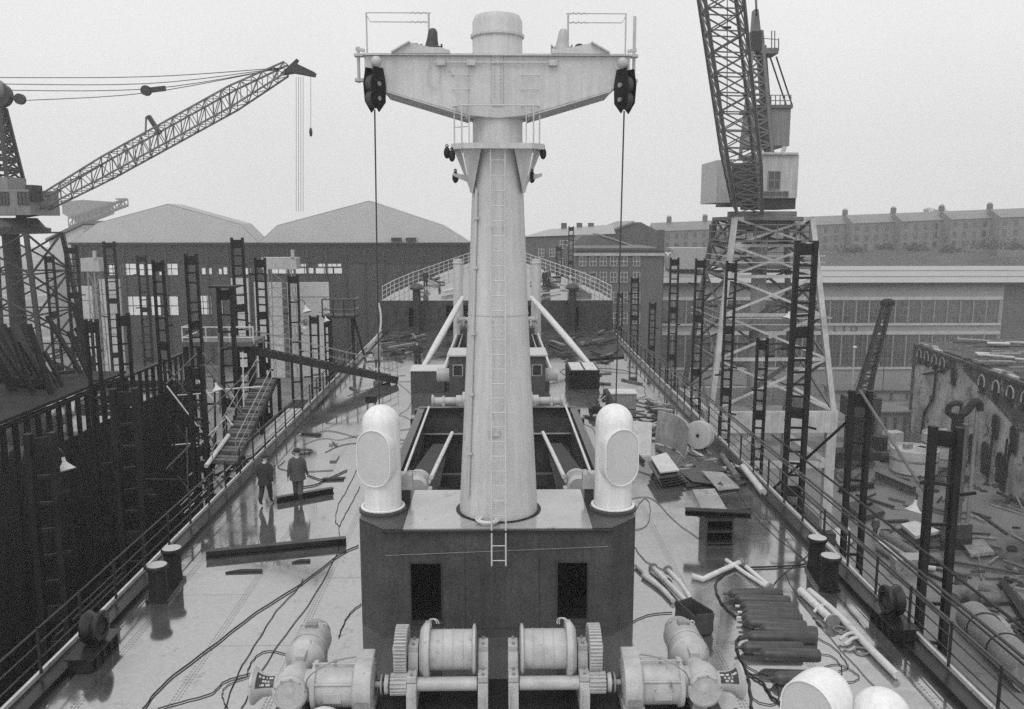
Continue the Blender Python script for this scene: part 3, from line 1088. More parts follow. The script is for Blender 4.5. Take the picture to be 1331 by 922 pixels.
def cargo_winch(s, label):
    wy, wz = 16.02, .97          # drum axis
    sy, sz = 15.55, .5           # countershaft axis
    t = thing('cargo_winch', label, 'winch', (s * 2.5, 15.8, 0), 'pale cargo winches at the deckhouse')
    X = lambda d: s * d
    ax = (s, 0, 0)

    def cx(y, z, d0, d1, r, n=24, name='x', m='winch', r1=None):
        return MB().cyl((X(d0), y, z), (X(d1), y, z), r, r1, n).build(name, m, t, True, bevel=.008)
    MB().lathe([(0, .53), (.42, .53), (.50, .50), (.50, .46), (.42, .44), (.40, .45), (.40, 1.36), (.42, 1.36), (.50, 1.38), (.52, 1.42), (.52, 1.5), (.44, 1.56), (0, 1.56)], (0, wy, wz), ax, 40).build('drum', 'winch', t, True)
    MB().lathe([(.5, 1.36), (.565, 1.37), (.565, 1.47), (.5, 1.48)], (0, wy, wz), ax, 40).build('brake_band', 'winch', t, True)
    for k in (0, .04):
        MB().torus((X(1.28 + k), wy + .05, wz + .55), .09, .012, axis=(.3, 1, 0), n=18, m=6, a0=0, a1=PI * 1.2).build('brake_link', 'winch', t, True)

    def gear(y, z, d0, d1, r, nt_, name, m='winch'):
        pr = []
        for i in range(nt_):
            for k, rr in ((0, r * .9 if nt_ > 20 else r * .8), (.25, r), (.55, r), (.8, r * .9 if nt_ > 20 else r * .8)):
                a = 2 * PI * (i + k) / nt_
                pr.append((X(d0), y + rr * math.cos(a), z + rr * math.sin(a)))
        MB().prism(pr, (X(d1 - d0), 0, 0)).build(name, m, t)
    gear(wy, wz, 1.82, 2.06, .50, 44, 'spur_gear')
    cx(wy, wz, 1.80, 2.12, .12, name='gear_hub')
    MB().lathe([(.42, 2.061), (.42, 2.066), (.16, 2.066), (.16, 2.061)], (0, wy, wz), ax, 30, False).build('gear_web', 'winch_dark', t)
    gear(sy, sz, 1.80, 2.12, .21, 16, 'pinion')
    cx(sy, sz, .42, 1.6, .135, name='countershaft_tube')
    cx(sy, sz, .2, 3.0, .06, name='countershaft', m='winch')
    for d0, d1, nm in ((1.60, 1.80, 'pedestal'), (.20, .40, 'pedestal')):
        pg = [(15.28, .0), (16.45, .0), (16.28, .9), (16.2, 1.0), (15.86, 1.02), (15.78, .85), (15.72, .58), (15.4, .58), (15.32, .35)]
        MB().prism([(X(d0), y, z) for y, z in pg], (X(d1 - d0), 0, 0)).build(nm, 'winch', t, bevel=.012)
        c = X((d0 + d1) / 2)
        MB().box((c, 16.02, 1.07), (.2, .34, .14)).build('bearing_cap', 'winch', t, bevel=.02)
        MB().box((c, 15.55, .66), (.2, .30, .14)).build('bearing_cap', 'winch', t, bevel=.02)
        for yy, zz_ in ((15.9, 1.14), (16.14, 1.14), (15.45, .73), (15.65, .73)):
            MB().cyl((c, yy, zz_), (c, yy, zz_ + .045), .028, n=6).build('bolt', 'winch_dark', t)
        MB().bar((X(d0 + .02), 15.27, .05), (X(d0 + .02), 15.27, .55), .03, .05).build('edge_rib', 'winch', t)
    # coupling
    MB().lathe([(.1, 2.14), (.17, 2.16), (.19, 2.2), (.19, 2.23), (.09, 2.25)], (0, sy, sz), ax, 24).build('coupling', 'winch', t, True)
    MB().lathe([(.09, 2.27), (.2, 2.28), (.2, 2.31), (.09, 2.33)], (0, sy, sz), ax, 24).build('coupling', 'winch_dark', t, True)
    # gear case with end plates and tie bars
    MB().lathe([(0, 2.44), (.3, 2.44), (.5, 2.46), (.52, 2.5), (.52, 2.78), (.48, 2.82), (.42, 2.84), (.42, 3.52), (.47, 3.54), (.47, 3.62), (.3, 3.64), (.3, 3.9), (0, 3.9)], (0, sy, sz), ax, 36).build('gear_case', 'winch', t, True)
    MB().lathe([(.26, 2.42), (.26, 2.436), (.0, 2.436)], (0, sy, sz), ax, 24).build('end_cover', 'winch_dark', t, True)
    MB().box((X(2.64), 15.78, .75), (.34, .5, .52)).build('case_block', 'winch', t, bevel=.03)
    for yy, zz_ in ((15.16, .72), (15.45, 1.0)):
        MB().tube([(X(2.74), yy, zz_), (X(3.62), yy, zz_)], .022, 8).build('tie_bar', 'winch', t, True)
    MB().tube([(X(2.76), 15.16, .72), (X(2.76), 15.45, 1.0)], .02, 6).build('tie_bar', 'winch', t, True)
    MB().tube([(X(3.58), 15.16, .72), (X(3.58), 15.45, 1.0)], .02, 6).build('tie_bar', 'winch', t, True)
    MB().box((X(2.64), 15.5, .1), (.42, .9, .2)).build('foot', 'winch', t, bevel=.02)
    MB().prism([(X(2.5), 15.1, 0), (X(2.5), 15.95, 0), (X(2.5), 15.85, .3), (X(2.5), 15.15, .3)], (X(.26), 0, 0)).build('foot', 'winch', t, bevel=.01)
    MB().box((X(2.63), 15.02, .36), (.26, .012, .1)).build('name_plate', 'winch_dark', t)
    for q in range(10):
        a_ = 2 * PI * q / 10 + .2
        MB().cyl((X(2.43), sy + .42 * math.cos(a_), sz + .42 * math.sin(a_)), (X(2.465), sy + .42 * math.cos(a_), sz + .42 * math.sin(a_)), .022, n=6).build('bolt', 'winch_dark', t)
        MB().cyl((X(4.02) + .305 * math.cos(a_), 15.17 , .53 + .305 * math.sin(a_)), (X(4.02) + .305 * math.cos(a_), 15.15, .53 + .305 * math.sin(a_)), .018, n=6).build('bolt', 'winch_dark', t)
    MB().tube(spline([(X(3.72), 15.2, .62), (X(3.6), 15.1, .95), (X(3.2), 15.3, 1.12), (X(2.8), 15.6, 1.06)], 5), .014, 6).build('oil_pipe', 'winch_dark', t, True)
    MB().lathe([(.03, 0), (.03, .06), (.045, .07), (.045, .1), (0, .11)], (X(3.2), 15.55, .915), n=10).build('filler_cap', 'winch_dark', t, True)
    MB().box((X(3.2), 15.13, .45), (.34, .02, .2)).build('inspection_plate', 'winch', t, bevel=.008)
    for q in range(3):
        MB().torus((X(.7 + q * .2), wy, wz), .402, .012, axis=ax, n=36, m=6).build('groove_ring', 'winch', t, True)
    # bevel gear housing with round front cover
    MB().ball((X(4.02), 15.55, .5), .40, 24, (.95, 1, 1)).build('bevel_housing', 'winch', t, True)
    MB().lathe([(.34, 0), (.34, .06), (.30, .09), (.27, .09), (.26, .07), (0, .07)], (X(4.02), 15.24, .52), (0, -1, .15), 32).build('front_cover', 'winch', t, True)
    MB().prism([(X(3.8), 15.3, 0), (X(3.8), 15.85, 0), (X(3.88), 15.7, .4), (X(3.88), 15.35, .4)], (X(.3), 0, 0)).build('foot', 'winch', t, bevel=.01)
    # warping head
    MB().lathe([(0, 4.3), (.24, 4.3), (.20, 4.36), (.19, 4.48), (.22, 4.62), (.30, 4.72), (.36, 4.78), (.36, 4.82), (.31, 4.84), (.1, 4.80), (0, 4.80)], (0, sy, sz), ax, 36).build('warping_head', 'winch', t, True)
    # chalked label plate on the warping head
    def wp(u, a, rr=.006):      # a point on the warping head: axial position u, angle a up from the camera side
        rad = [(4.36, .20), (4.48, .19), (4.62, .22), (4.72, .30)]
        rr_ = rad[-1][1]
        for (u0, r0), (u1, r1) in zip(rad[:-1], rad[1:]):
            if u <= u1:
                rr_ = r0 + (r1 - r0) * (u - u0) / (u1 - u0)
                break
        rr_ += rr
        return (X(u), sy - rr_ * math.cos(a), sz + rr_ * math.sin(a))

    def patch(u0, u1, a0, a1, rr, nm, m):
        vs, nu, na = [], 6, 4
        for i in range(nu + 1):
            for j in range(na + 1):
                vs.append(wp(u0 + (u1 - u0) * i / nu, a0 + (a1 - a0) * j / na, rr))
        return MB().add(vs, [(i * 5 + j, i * 5 + j + 1, (i + 1) * 5 + j + 1, (i + 1) * 5 + j) for i in range(nu) for j in range(na)]).build(nm, m, t, True)
    patch(4.38, 4.71, R(18), R(88), .006, 'label_patch', 'plate_dark')
    if s < 0:
        dashes = [(4.40, 4.48, 70), (4.51, 4.53, 69), (4.57, 4.67, 70), (4.47, 4.50, 50), (4.52, 4.56, 50), (4.57, 4.60, 50), (4.45, 4.53, 31), (4.56, 4.64, 31)]
    else:
        dashes = [(4.38, 4.46, 64), (4.49, 4.55, 64), (4.60, 4.69, 62), (4.45, 4.48, 48), (4.53, 4.56, 45), (4.60, 4.63, 48), (4.47, 4.53, 30), (4.57, 4.63, 30)]
    for u0, u1, a in dashes:
        patch(u0, u1, R(a - 5), R(a + 5), .009, 'painted_mark', 'white')
    # motor, lying fore and aft behind the bevel housing
    mo = MB().lathe([(.0, .1), (.2, .1), (.19, .3), (.22, .42), (.36, .62), (.41, .68), (.41, .8), (.38, .83), (.385, 1.55), (.35, 1.62), (.30, 1.86), (.24, 1.92), (0, 1.94)], (X(4.0), 15.75, .58), (0, 1, .0), 36).build('motor', 'winch', t, True)
    MB().box((X(4.0), 16.15, .80), (.2, .3, .14)).build('terminal_box', 'winch', t, bevel=.02)
    MB().box((X(4.0), 17.1, .99), (.26, .14, .08)).build('motor_plate', 'winch_dark', t, bevel=.01)
    for sx in (-.2, .2):
        MB().torus((X(4.0) + sx * 1.15, 17.3, .86), .055, .02, axis=(0, 1, 0), n=14, m=6).build('lifting_eye', 'winch', t, True)
    MB().lathe([(.39, 1.0), (.40, 1.01), (.40, 1.05), (.39, 1.06)], (X(4.0), 15.75, .58), (0, 1, 0), 36, False).build('motor_band', 'winch', t, True)
    MB().box((X(4.0), 17.0, .1), (.5, .9, .2)).build('motor_foot', 'winch', t, bevel=.02)
    MB().box((X(2.2), 15.8, .01), (4.4, 1.5, .02)).build('bed_plate', 'black_wet', t)


cargo_winch(-1, 'pale cargo winch with spur gears and drum before the deckhouse, on the shed side')
cargo_winch(1, 'pale cargo winch with spur gears and drum before the deckhouse, on the gas bottle side')
# pale bundle on the deck in front of the shed side winch
cb = MB()
p = AZ(420, 922, .45)
cb.ball((p.x, p.y, .05), .42, 20, (1, .8, 1.0))
o = cb.build('canvas_bundle', 'canvas', None, True)
tag(o, 'pale canvas bundle at the lower frame edge below the winch gear case', 'bundle')

# ------------------------------------------------------------------ gear around the second deckhouse
pf = thing('winch_platform', 'dark steel box platform carrying two small winches behind the open hatch', 'platform', (0, 39.8, 0))
MB().box((0, 39.9, .35), (5.4, 3.6, .7)).build('box', 'coaming', pf, bevel=.02)
for sgn in (-1, 1):
    MB().box((sgn * 2.62, 39.9, .85), (.12, 3.4, .3)).build('side_plate', 'primer', pf)


def small_winch(x, y, z, s, label, sc_=1.0):
    t = thing('mooring_winch', label, 'winch', (x, y, z), 'small pale winches')
    q = lambda d: x + s * d * sc_
    k = sc_
    zz_ = z + .45 * k
    MB().lathe([(0, -.1), (.2, -.1), (.2, .5), (.26, .52), (.26, .6), (.2, .62), (.2, .95), (.3, 1.02), (.33, 1.06), (.33, 1.1), (0, 1.1)], (x, y, zz_), (s, 0, 0), 24).build('warping_drum', 'winch', t, True)
    MB().lathe([(0, -.55), (.42 * k, -.55), (.46 * k, -.5), (.46 * k, -.36), (.3 * k, -.32), (.3 * k, -.05), (0, -.05)], (x, y, zz_), (s, 0, 0), 28).build('gear_wheel', 'winch', t, True)
    for d in (-.25, .55):
        MB().box((q(d), y, z + .2 * k), (.16, .6 * k, .4 * k)).build('pedestal', 'winch', t, bevel=.02)
    MB().box((q(.25), y - .25, z + .15), (.8 * k, .12, .12)).build('base', 'winch_dark', t)
    return t


small_winch(-2.0, 39.3, .7, -1, 'small pale winch with warping drum on the box platform, on the dark bin side')
small_winch(2.0, 39.3, .7, 1, 'small pale winch with warping drum on the box platform, on the board stack side')

h2 = thing('winch_house', 'small dark deckhouse with pale wet roof, half hidden behind the mast', 'deckhouse', (0, 44.3, 0))
MB().box((0, 44.4, 1.35), (5.0, 2.3, 2.7)).build('wall', 'primer', h2, bevel=.02)
MB().prism([(-2.6, 43.1, 2.7), (2.6, 43.1, 2.7), (2.6, 45.7, 2.7), (-2.6, 45.7, 2.7)], (0, 0, .08)).build('roof', 'white_dull', h2)
for sgn in (-1, 1):
    wn = MB().box((sgn * 2.05, 43.235, 1.95), (.42, .03, .5)).build('window', 'glass', h2)
    MB().box((sgn * 2.05, 43.245, 1.95), (.54, .015, .62)).build('window_frame', 'primer_top', wn)
    MB().cyl((sgn * 2.5, 44.2, 1.55), (sgn * 3.2, 44.2, 1.55), .35, n=24).build('vent_drum', 'winch', h2, True)

h2t = thing('forward_hatch', 'second dark hatch coaming with pale track rails, beyond the small deckhouse', 'hatch', (0, H2y0, 0))
c2 = MB()
for sgn in (-1, 1):
    c2.box((sgn * (H2x + .04), (H2y0 + H2y1) / 2, .1), (.08, H2y1 - H2y0, 2.2))
    c2.box((0, H2y0 if sgn < 0 else H2y1, .1), (2 * H2x, .08, 2.2))
c2.build('coaming', 'coaming', h2t)
for sgn in (-1, 1):
    MB().tube([(sgn * (H2x + .15), H2y0, 1.3), (sgn * (H2x + .15), H2y1, 1.3)], .07, 8).build('track_rail', 'pipe', h2t, True)
    MB().tube([(sgn * (H2x - .3), H2y0, 1.25), (sgn * (H2x - .3), H2y1, 1.25)], .05, 8).build('track_rail', 'plate', h2t, True)
MB().box((0, (H2y0 + H2y1) / 2, -2.2), (8, 18, .1)).build('tween_deck', 'hull', h2t)

h3 = thing('fore_winch_house', 'low dark box house carrying pale winches between the two king posts', 'deckhouse', (0, 65.5, 0))
MB().box((0, 65.6, .8), (5.6, 3.4, 1.6)).build('wall', 'coaming', h3, bevel=.02)
small_winch(-2.0, 65.3, 1.6, -1, 'far pale winch at the foot of the king post on the shed side', 1.1)
small_winch(2.0, 65.3, 1.6, 1, 'far pale winch at the foot of the king post on the brick office side', 1.1)
for px, lb, sgn in ((595, 'pale king post standing by the foredeck, shed side of the mast', -1), (697, 'pale king post by the foredeck, brick office side of the mast', 1)):
    a = AY(px, 337, 66.6)
    t = thing('king_post', lb, 'post', (a.x, 66.6, 0), 'pale king posts')
    MB().lathe([(.42, 0), (.40, 2), (.36, a.z), (0, a.z + .02)], (a.x, 66.6, 0), n=24).build('post', 'white', t, True)
    MB().lathe([(.38, 0), (.42, .02), (.42, .1), (.38, .12)], (a.x, 66.6, a.z - .35), n=24, caps=False).build('cap_band', 'white', t, True)
for A, B, lb in (((601, 387), (549, 480), 'long pale derrick boom slanting down from the king post to the deck, shed side'), ((691, 387), (766, 474), 'long pale derrick boom slanting down from the king post to the deck, board stack side')):
    a, b = AY(A[0], A[1], 66), AZ(B[0], B[1], .35)
    t = thing('cargo_boom', lb, 'derrick boom', b, 'pale booms lowered from the king posts')
    MB().tube([a, a.lerp(b, .25), a.lerp(b, .7), b], [.16, .23, .23, .16], 14).build('spar', 'pipe', t, True)
    d = (b - a).normalized()
    MB().cyl(b - d * .1, b + d * .25, .12, n=10).build('end_fitting', 'primer', t)
    MB().box((b.x, b.y, .1), (.4, .4, .2)).build('support_block', 'wood_dark', t)
for px, lb in ((542.5, 'dark mushroom vent with ladder against the foredeck bulkhead, shed side'), (743.5, 'dark mushroom vent with ladder against the foredeck bulkhead, brick office side')):
    b = AY(px, 420, 74.3)
    t = thing('mushroom_vent', lb, 'ventilator', (b.x, 74.3, 0), 'dark mushroom vents at the foredeck')
    MB().lathe([(.34, 0), (.34, 3.5), (.30, 3.7), (.58, 3.75), (.64, 3.9), (.5, 4.15), (.2, 4.28), (0, 4.3)], (b.x, 74.2, 0), n=20).build('pipe', 'primer', t, True)
    lm = MB()
    for sx in (-.28, .28):
        lm.bar((b.x + sx, 73.75, 0), (b.x + sx, 73.75, 3.9), .06)
    for i in range(11):
        lm.bar((b.x - .28, 73.75, .3 + i * .33), (b.x + .28, 73.75, .3 + i * .33), .04)
    lm.build('ladder', 'black', t)

# ------------------------------------------------------------------ bollards and fairleads
for px, py, sgn, lb in ((205, 780, -1, 'pair of dark mooring bollards by the railing, before the long beam'), (1078, 768, 1, 'pair of dark mooring bollards by the railing, beyond the gas bottles')):
    a = AZ(px, py, 0)
    if sgn < 0:
        pts = [AZ(207, 781), AZ(226, 757)]
    else:
        pts = [AZ(1077, 768), AZ(1060, 742)]
    mid = (pts[0] + pts[1]) / 2
    t = thing('bollard', lb, 'bollards', mid, 'mooring bollard pairs')
    for p in pts:
        MB().lathe([(.24, 0), (.235, .1), (.22, .2), (.22, .72), (.27, .78), (.28, .82), (.26, .86), (0, .86)], (p.x, p.y, .1), n=28).build('post', 'black', t, True)
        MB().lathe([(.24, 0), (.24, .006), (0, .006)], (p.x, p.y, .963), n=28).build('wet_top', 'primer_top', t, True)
    d = (pts[1] - pts[0]).normalized()
    MB().bar(mid - d * .75 + Vector((0, 0, .05)), mid + d * .75 + Vector((0, 0, .05)), .55, .1).build('base_plate', 'black_wet', t, bevel=.01)
for sgn, px, py, lb in ((-1, 122, 845, 'dark ring fairlead on its slab by the railing, seen before the neighbouring hull'), (1, 1160, 808, 'dark ring fairlead on its slab by the railing near the loose white pipe')):
    p = AZ(px, py, .2)
    t = thing('roller_fairlead', lb, 'fairlead', (p.x, p.y, 0), 'ring fairleads')
    MB().box((p.x, p.y, .17), (.5, 1.35, .30)).build('slab', 'black', t, bevel=.03)
    for i in range(4):
        MB().box((p.x - sgn * .26, p.y - .48 + i * .32, .17), (.1, .05, .28)).build('rib', 'black', t)
    MB().box((p.x, p.y, .33), (.6, 1.42, .03)).build('top_plate', 'black_wet', t)
    pr_ = [(.19, -.2), (.22, -.22), (.33, -.19), (.36, -.14), (.31, -.05), (.27, 0), (.31, .05), (.36, .14), (.33, .19), (.22, .22), (.19, .2)]
    MB().lathe(pr_, (p.x, p.y + .1, .70), (1, 0.0, 0), n=32, caps=False).build('ring', 'black_wet', t, True)
    MB().lathe([(.2, -.14), (.11, -.11), (.07, -.18), (0, -.18)], (p.x, p.y + .1, .70), (-sgn, 0, 0), n=24, caps=False).build('hub', 'primer', t, True)

# ------------------------------------------------------------------ loose gear on the deck


def cable(pix, r, label, m='cable', name='cable', z=None, group='black cables across the deck', pts3=None):
    pts = pts3 if pts3 else [AZ(a, b, r + .005) for a, b in pix]
    r *= .68 if name == 'cable' else .85
    pts = spline(pts, 6)
    for i, p in enumerate(pts):
        k = math.sin(i * 1.7 + len(pts)) * .012
        p.x += k
    mb = MB().tube(pts, r, 6)
    o = mb.build(name, m, None, True)
    tag(o, label, 'cable', group)
    return o


cable([(186, 921), (217, 885), (281, 836), (333, 796), (391, 759), (440, 722), (466, 709)], .028, 'thickest black cable running diagonally from the lower frame edge to the deckhouse corner')
cable([(292, 921), (311, 872), (339, 826), (360, 793), (385, 767), (394, 753)], .016, 'thin cable rising left of the winch motor and joining the thick diagonal cable')
cable([(314, 921), (333, 885), (363, 836), (406, 778), (437, 721), (441, 701), (440, 683), (436, 677), (440, 655), (449, 640), (464, 610)], .016, 'thin cable passing just beside the shed side winch motor and up along the ventilator')
cable([(205, 921), (241, 911), (275, 901), (290, 887), (308, 880), (333, 874)], .020, 'wavy cable at the lower frame edge left of the shed side warping head')
cable([(296, 921), (289, 905), (293, 893), (310, 884), (330, 878)], .014, 'short curled cable below the shed side warping head')
cable([(321, 876), (326, 862), (337, 850), (352, 846), (376, 851)], .018, 'arched cable ending at the shed side winch motor')
cable([(440, 828), (449, 806), (459, 793), (470, 785)], .020, 'short cable between the shed side winch motor and the deckhouse wall')
cable([(441, 684), (449, 668), (459, 650), (468, 632)], .016, 'short cable beside the shed side ventilator foot')
cable([(393, 633), (410, 630), (422, 624), (436, 618), (451, 611)], .03, 'thick dark hose lying beyond the short beam', name='hose')
cable([(399, 617), (412, 622), (423, 624), (437, 623), (449, 620)], .028, 'dark hose crossing the other hose beyond the short beam', name='hose')
cable([(386, 566), (405, 564), (425, 560), (444, 563), (464, 569)], .018, 'cable on the wet deck near the gangway foot')
cable([(396, 578), (410, 572), (425, 570), (440, 572), (466, 566)], .014, 'fainter cable below the one near the gangway foot')
cable([(516, 497), (535, 514), (531, 530), (519, 539), (527, 542), (544, 552)], .014, 'squiggly thin cable beside the dark bin')
cable([(500, 562), (522, 559), (545, 555)], .018, 'straight cable from the ventilator top to the hatch coaming, uppermost')
cable([(512, 580), (526, 575), (539, 571)], .014, 'straight cable to the hatch coaming, middle one')
cable([(514, 596), (526, 582), (538, 573)], .012, 'straight cable to the hatch coaming, lowest one')
cable([(517, 496), (530, 496), (541, 494)], .014, 'short cable going into the dark bin')
cable([(820, 648), (847, 648), (878, 678), (910, 701)], .014, 'cable from the crane side ventilator to the bench')
cable([(824, 671), (830, 656), (839, 648), (845, 658), (843, 678), (836, 686), (825, 689)], .014, 'loop of cable beside the crane side ventilator')
cable([(825, 711), (839, 729), (863, 741), (876, 752)], .016, 'cable leading from the deckhouse corner to the pale pipe bundle')
cable([(957, 802), (940, 786), (931, 768), (932, 754), (949, 742), (972, 738), (996, 737), (1035, 735), (1052, 732)], .032, 'thick black hose curving round the heads of the gas bottles', name='hose')
cable([(953, 786), (968, 786), (984, 788), (998, 795), (1001, 801), (990, 812), (978, 823), (960, 829), (957, 840), (962, 855), (970, 871), (974, 890), (977, 921)], .034, 'thick black hose lying over the gas bottles and down past the warping head', name='hose')
cable([(969, 871), (980, 880), (992, 888), (1004, 906), (1024, 919)], .03, 'black hose running towards the big white cowls', name='hose')
cable([(965, 862), (985, 874), (1000, 880), (1012, 900), (1006, 915), (985, 912), (975, 902)], .016, 'curled cable by the big white cowls')
cable([(1050, 851), (1066, 850), (1083, 854), (1094, 868), (1090, 881), (1074, 884), (1066, 876), (1074, 866), (1092, 864), (1108, 872), (1117, 880), (1108, 886), (1092, 886), (1076, 888)], .014, 'tangled coil of thin cable under the loose white pipe')
cable([(1062, 829), (1083, 841), (1098, 858), (1102, 868), (1090, 872)], .014, 'thin cable from the gas bottles to the tangled coil')
cable([(1004, 762), (1016, 748), (1030, 737), (1051, 721)], .018, 'cable passing behind the pale pipe by the bollards')
cable([(1055, 736), (1075, 760), (1098, 785), (1120, 812)], .012, 'thin cable from the bollards along the loose white pipe')
cable([(749, 541), (763, 544), (778, 547)], .014, 'short cable from the coaming to the hose machine')
cable([(752, 550), (768, 555), (775, 566)], .014, 'cable lying behind the crane side ventilator')
cable([(760, 576), (770, 587), (774, 594)], .014, 'hooked cable beside the crane side coaming')
cable([(822, 808), (840, 800), (858, 797), (874, 796)], .020, 'cable from the deckhouse wall to the crane side winch motor')
cable([(940, 600), (965, 650), (1000, 690), (1040, 722), (1060, 742)], .014, 'long thin cable beside the waterway by the plates')
cable([(1020, 745), (1040, 780), (1080, 830), (1130, 885), (1165, 921)], .012, 'straight thin wire along the deck under the loose white pipe')
cable([(745, 470), (772, 480), (800, 484), (830, 486)], .016, 'cable beyond the stacked boards')
cable([(757, 440), (765, 452), (767, 462), (760, 470)], .03, 'dark hose hanging by the small deckhouse', name='hose')
# coil and loop on the wet deck
for k in range(3):
    c = AZ(393, 587, .02 + k * .03)
    if k == 0:
        o = MB().torus(c, .42, .016, n=30, m=6).build('cable_coil', 'cable', None, True)
        tag(o, 'coiled thin cable on the wet deck beyond the two walking men', 'cable coil')
    else:
        MB().torus(c + Vector((.06 * k, -.05 * k, 0)), .38 - .08 * k, .016, n=30, m=6).build('turn', 'cable', o, True)


def ibeam(a, b, w_, h_, label, m='black_wet', name='steel_beam', group=None):
    mb = MB()
    a, b = Vector(a), Vector(b)
    up = Vector((0, 0, 1))
    mb.bar(a + up * .02, b + up * .02, w_, .03)
    mb.bar(a + up * h_, b + up * h_, w_, .03)
    mb.bar(a + up * (h_ / 2 + .01), b + up * (h_ / 2 + .01), .03, h_ - .03)
    o = mb.build(name, m)
    tag(o, label, 'beam', group)
    return o


ibeam(AZ(268, 726), AZ(450, 708), .22, .22, 'long dark steel beam lying across the deck by the bollards')
ibeam(AZ(360, 654), AZ(433, 641), .2, .2, 'short dark steel beam at the feet of the walking man')
# debris near the beam
for px, py, dx, lb in ((392, 731, .25, 'small dark wedge lying beside the long beam'), (318, 744, .5, 'flat dark scrap of cloth on the deck below the long beam')):
    p = AZ(px, py)
    o = MB().prism([(p.x - dx, p.y - .08, .002), (p.x + dx, p.y - .02, .002), (p.x + dx * .9, p.y + .12, .002), (p.x - dx * .3, p.y + .1, .002)], (0, 0, .05)).build('scrap_piece', 'cloth_dark')
    tag(o, lb, 'scrap')

# small dark box on legs near the forward end of the shed side ventilator
p = AZ(483, 537)
t = thing('welding_set', 'small dark box on thin legs standing on the wet deck above the ventilator', 'welding set', p)
MB().box((p.x, p.y, .72), (.55, .4, .36)).build('case', 'black', t, bevel=.03)
for sx in (-.22, .22):
    MB().bar((p.x + sx * .8, p.y, .55), (p.x + sx, p.y, 0), .03).build('leg', 'black', t)
    MB().bar((p.x + sx * .8, p.y + .15, .55), (p.x + sx, p.y + .18, 0), .03).build('leg', 'black', t)
MB().torus((p.x, p.y, .92), .16, .015, axis=(0, 1, 0), n=16, m=6, a0=0, a1=PI).build('handle', 'black', t, True)

# gas bottles
gasl = [((943, 772), (1016, 772)), ((951, 779), (1027, 782)), ((959, 788), (1035, 791)), ((962, 796), (1038, 798)), ((961, 803), (1042, 805)),
        ((964, 809), (1048, 815)), ((984, 818), (1054, 822)), ((967, 828), (1061, 829)), ((959, 842), (1043, 843)), ((983, 850), (1051, 852)), ((1000, 882), (1040, 881))]
gl = ['gas bottle farthest from the winch, uppermost of the row on the deck', 'second gas bottle from the top of the row on the deck', 'third gas bottle from the top of the row on the deck', 'fourth gas bottle from the top of the row, with pale valve',
      'fifth gas bottle from the top of the row on the deck', 'sixth gas bottle from the top, under the black hose', 'seventh gas bottle from the top, set back a little to the railing side',
      'long gas bottle below the hose, eighth from the top', 'gas bottle ninth from the top, nearly under the hose end', 'short gas bottle lying on top of its neighbours, tenth from the top', 'lone gas bottle lying apart beside the big white cowl']
for i, ((a, b), lb) in enumerate(zip(gasl, gl)):
    zc = .13 + (.12 if i in (9,) else 0)
    A, B = AZ(a[0], a[1], zc), AZ(b[0], b[1], zc)
    d = (B - A).normalized()
    L_ = max(1.35, (B - A).length)
    t = thing('gas_bottle', 'dark ' + lb, 'gas bottle', (A.x, A.y, 0), 'dark gas bottles lying on the deck')
    MB().lathe([(0, .04), (.035, .04), (.045, .07), (.09, .10), (.135, .18), (.145, .24), (.145, L_ - .05), (.125, L_), (0, L_)], A, d, 20).build('body', 'gas', t, True)
    MB().lathe([(0, -.06), (.03, -.06), (.035, .08), (0, .08)], A, d, 10).build('valve', 'pipe' if i in (2, 3, 4) else 'gas', t, True)

# bundle of pale pipes
bun = [((827, 735), (868, 772)), ((845, 741), (882, 774)), ((849, 738), (893, 783)), ((868, 741), (899, 781)), ((860, 752), (890, 786)), ((836, 748), (875, 781))]
bl_ = ['pale pipe at the outer left of the loose bundle by the deckhouse corner', 'pale pipe second from the deckhouse in the loose bundle', 'pale flanged pipe lying on top of the loose bundle', 'pale flanged pipe at the railing side of the loose bundle', 'pale pipe ending nearest the dark bin in the loose bundle', 'pale pipe lowest in the loose bundle']
for i, ((a, b), lb) in enumerate(zip(bun, bl_)):
    zc = .07 + .11 * (i in (2, 3))
    A, B = AZ(*a, zc), AZ(*b, zc)
    t = thing('loose_pipe', lb, 'pipe', (A.x, A.y, 0), 'pale pipes in a loose bundle')
    MB().tube(spline([A, A.lerp(B, .5) + Vector((.06 * (i % 2), 0, 0)), B], 5), .065, 12).build('tube', 'pipe', t, True)
    if i in (2, 3):
        d = (B - A).normalized()
        MB().cyl(A - d * .02, A + d * .03, .13, n=16).build('flange', 'winch_dark', t, True)
# single pipes
for pts, r, m, lb in (([(900, 749), (914, 753), (920, 750), (962, 731)], .075, 'pipe', 'short pale elbow pipe between the bench and the gas bottles'),
                      ([(944, 728), (970, 746), (999, 765)], .055, 'pipe', 'thin pale pipe pointing at the first gas bottles'),
                      ([(970, 737), (1001, 763)], .06, 'pipe', 'pale pipe ending beside the thick black hose'),
                      ([(1041, 768), (1083, 808)], .10, 'pipe', 'grey flanged pipe beside the loose white pipe')):
    P_ = [AZ(a, b, r + .01) for a, b in pts]
    t = thing('loose_pipe', lb, 'pipe', (P_[0].x, P_[0].y, 0))
    MB().tube(P_, r, 14).build('tube', m, t, True)
    d = (P_[-1] - P_[-2]).normalized()
    MB().cyl(P_[-1] - d * .04, P_[-1] + d * .02, r * 1.7, n=18).build('flange', 'winch_dark', t, True)
P_ = [AZ(a, b, .10) for a, b in ((1052, 768), (1092, 802), (1130, 842), (1166, 878))]
t = thing('white_pipe', 'long loose white pipe with curved side branches lying by the railing', 'pipe', (P_[0].x, P_[0].y, 0))
MB().tube(spline(P_, 4), .085, 14).build('tube', 'white', t, True)
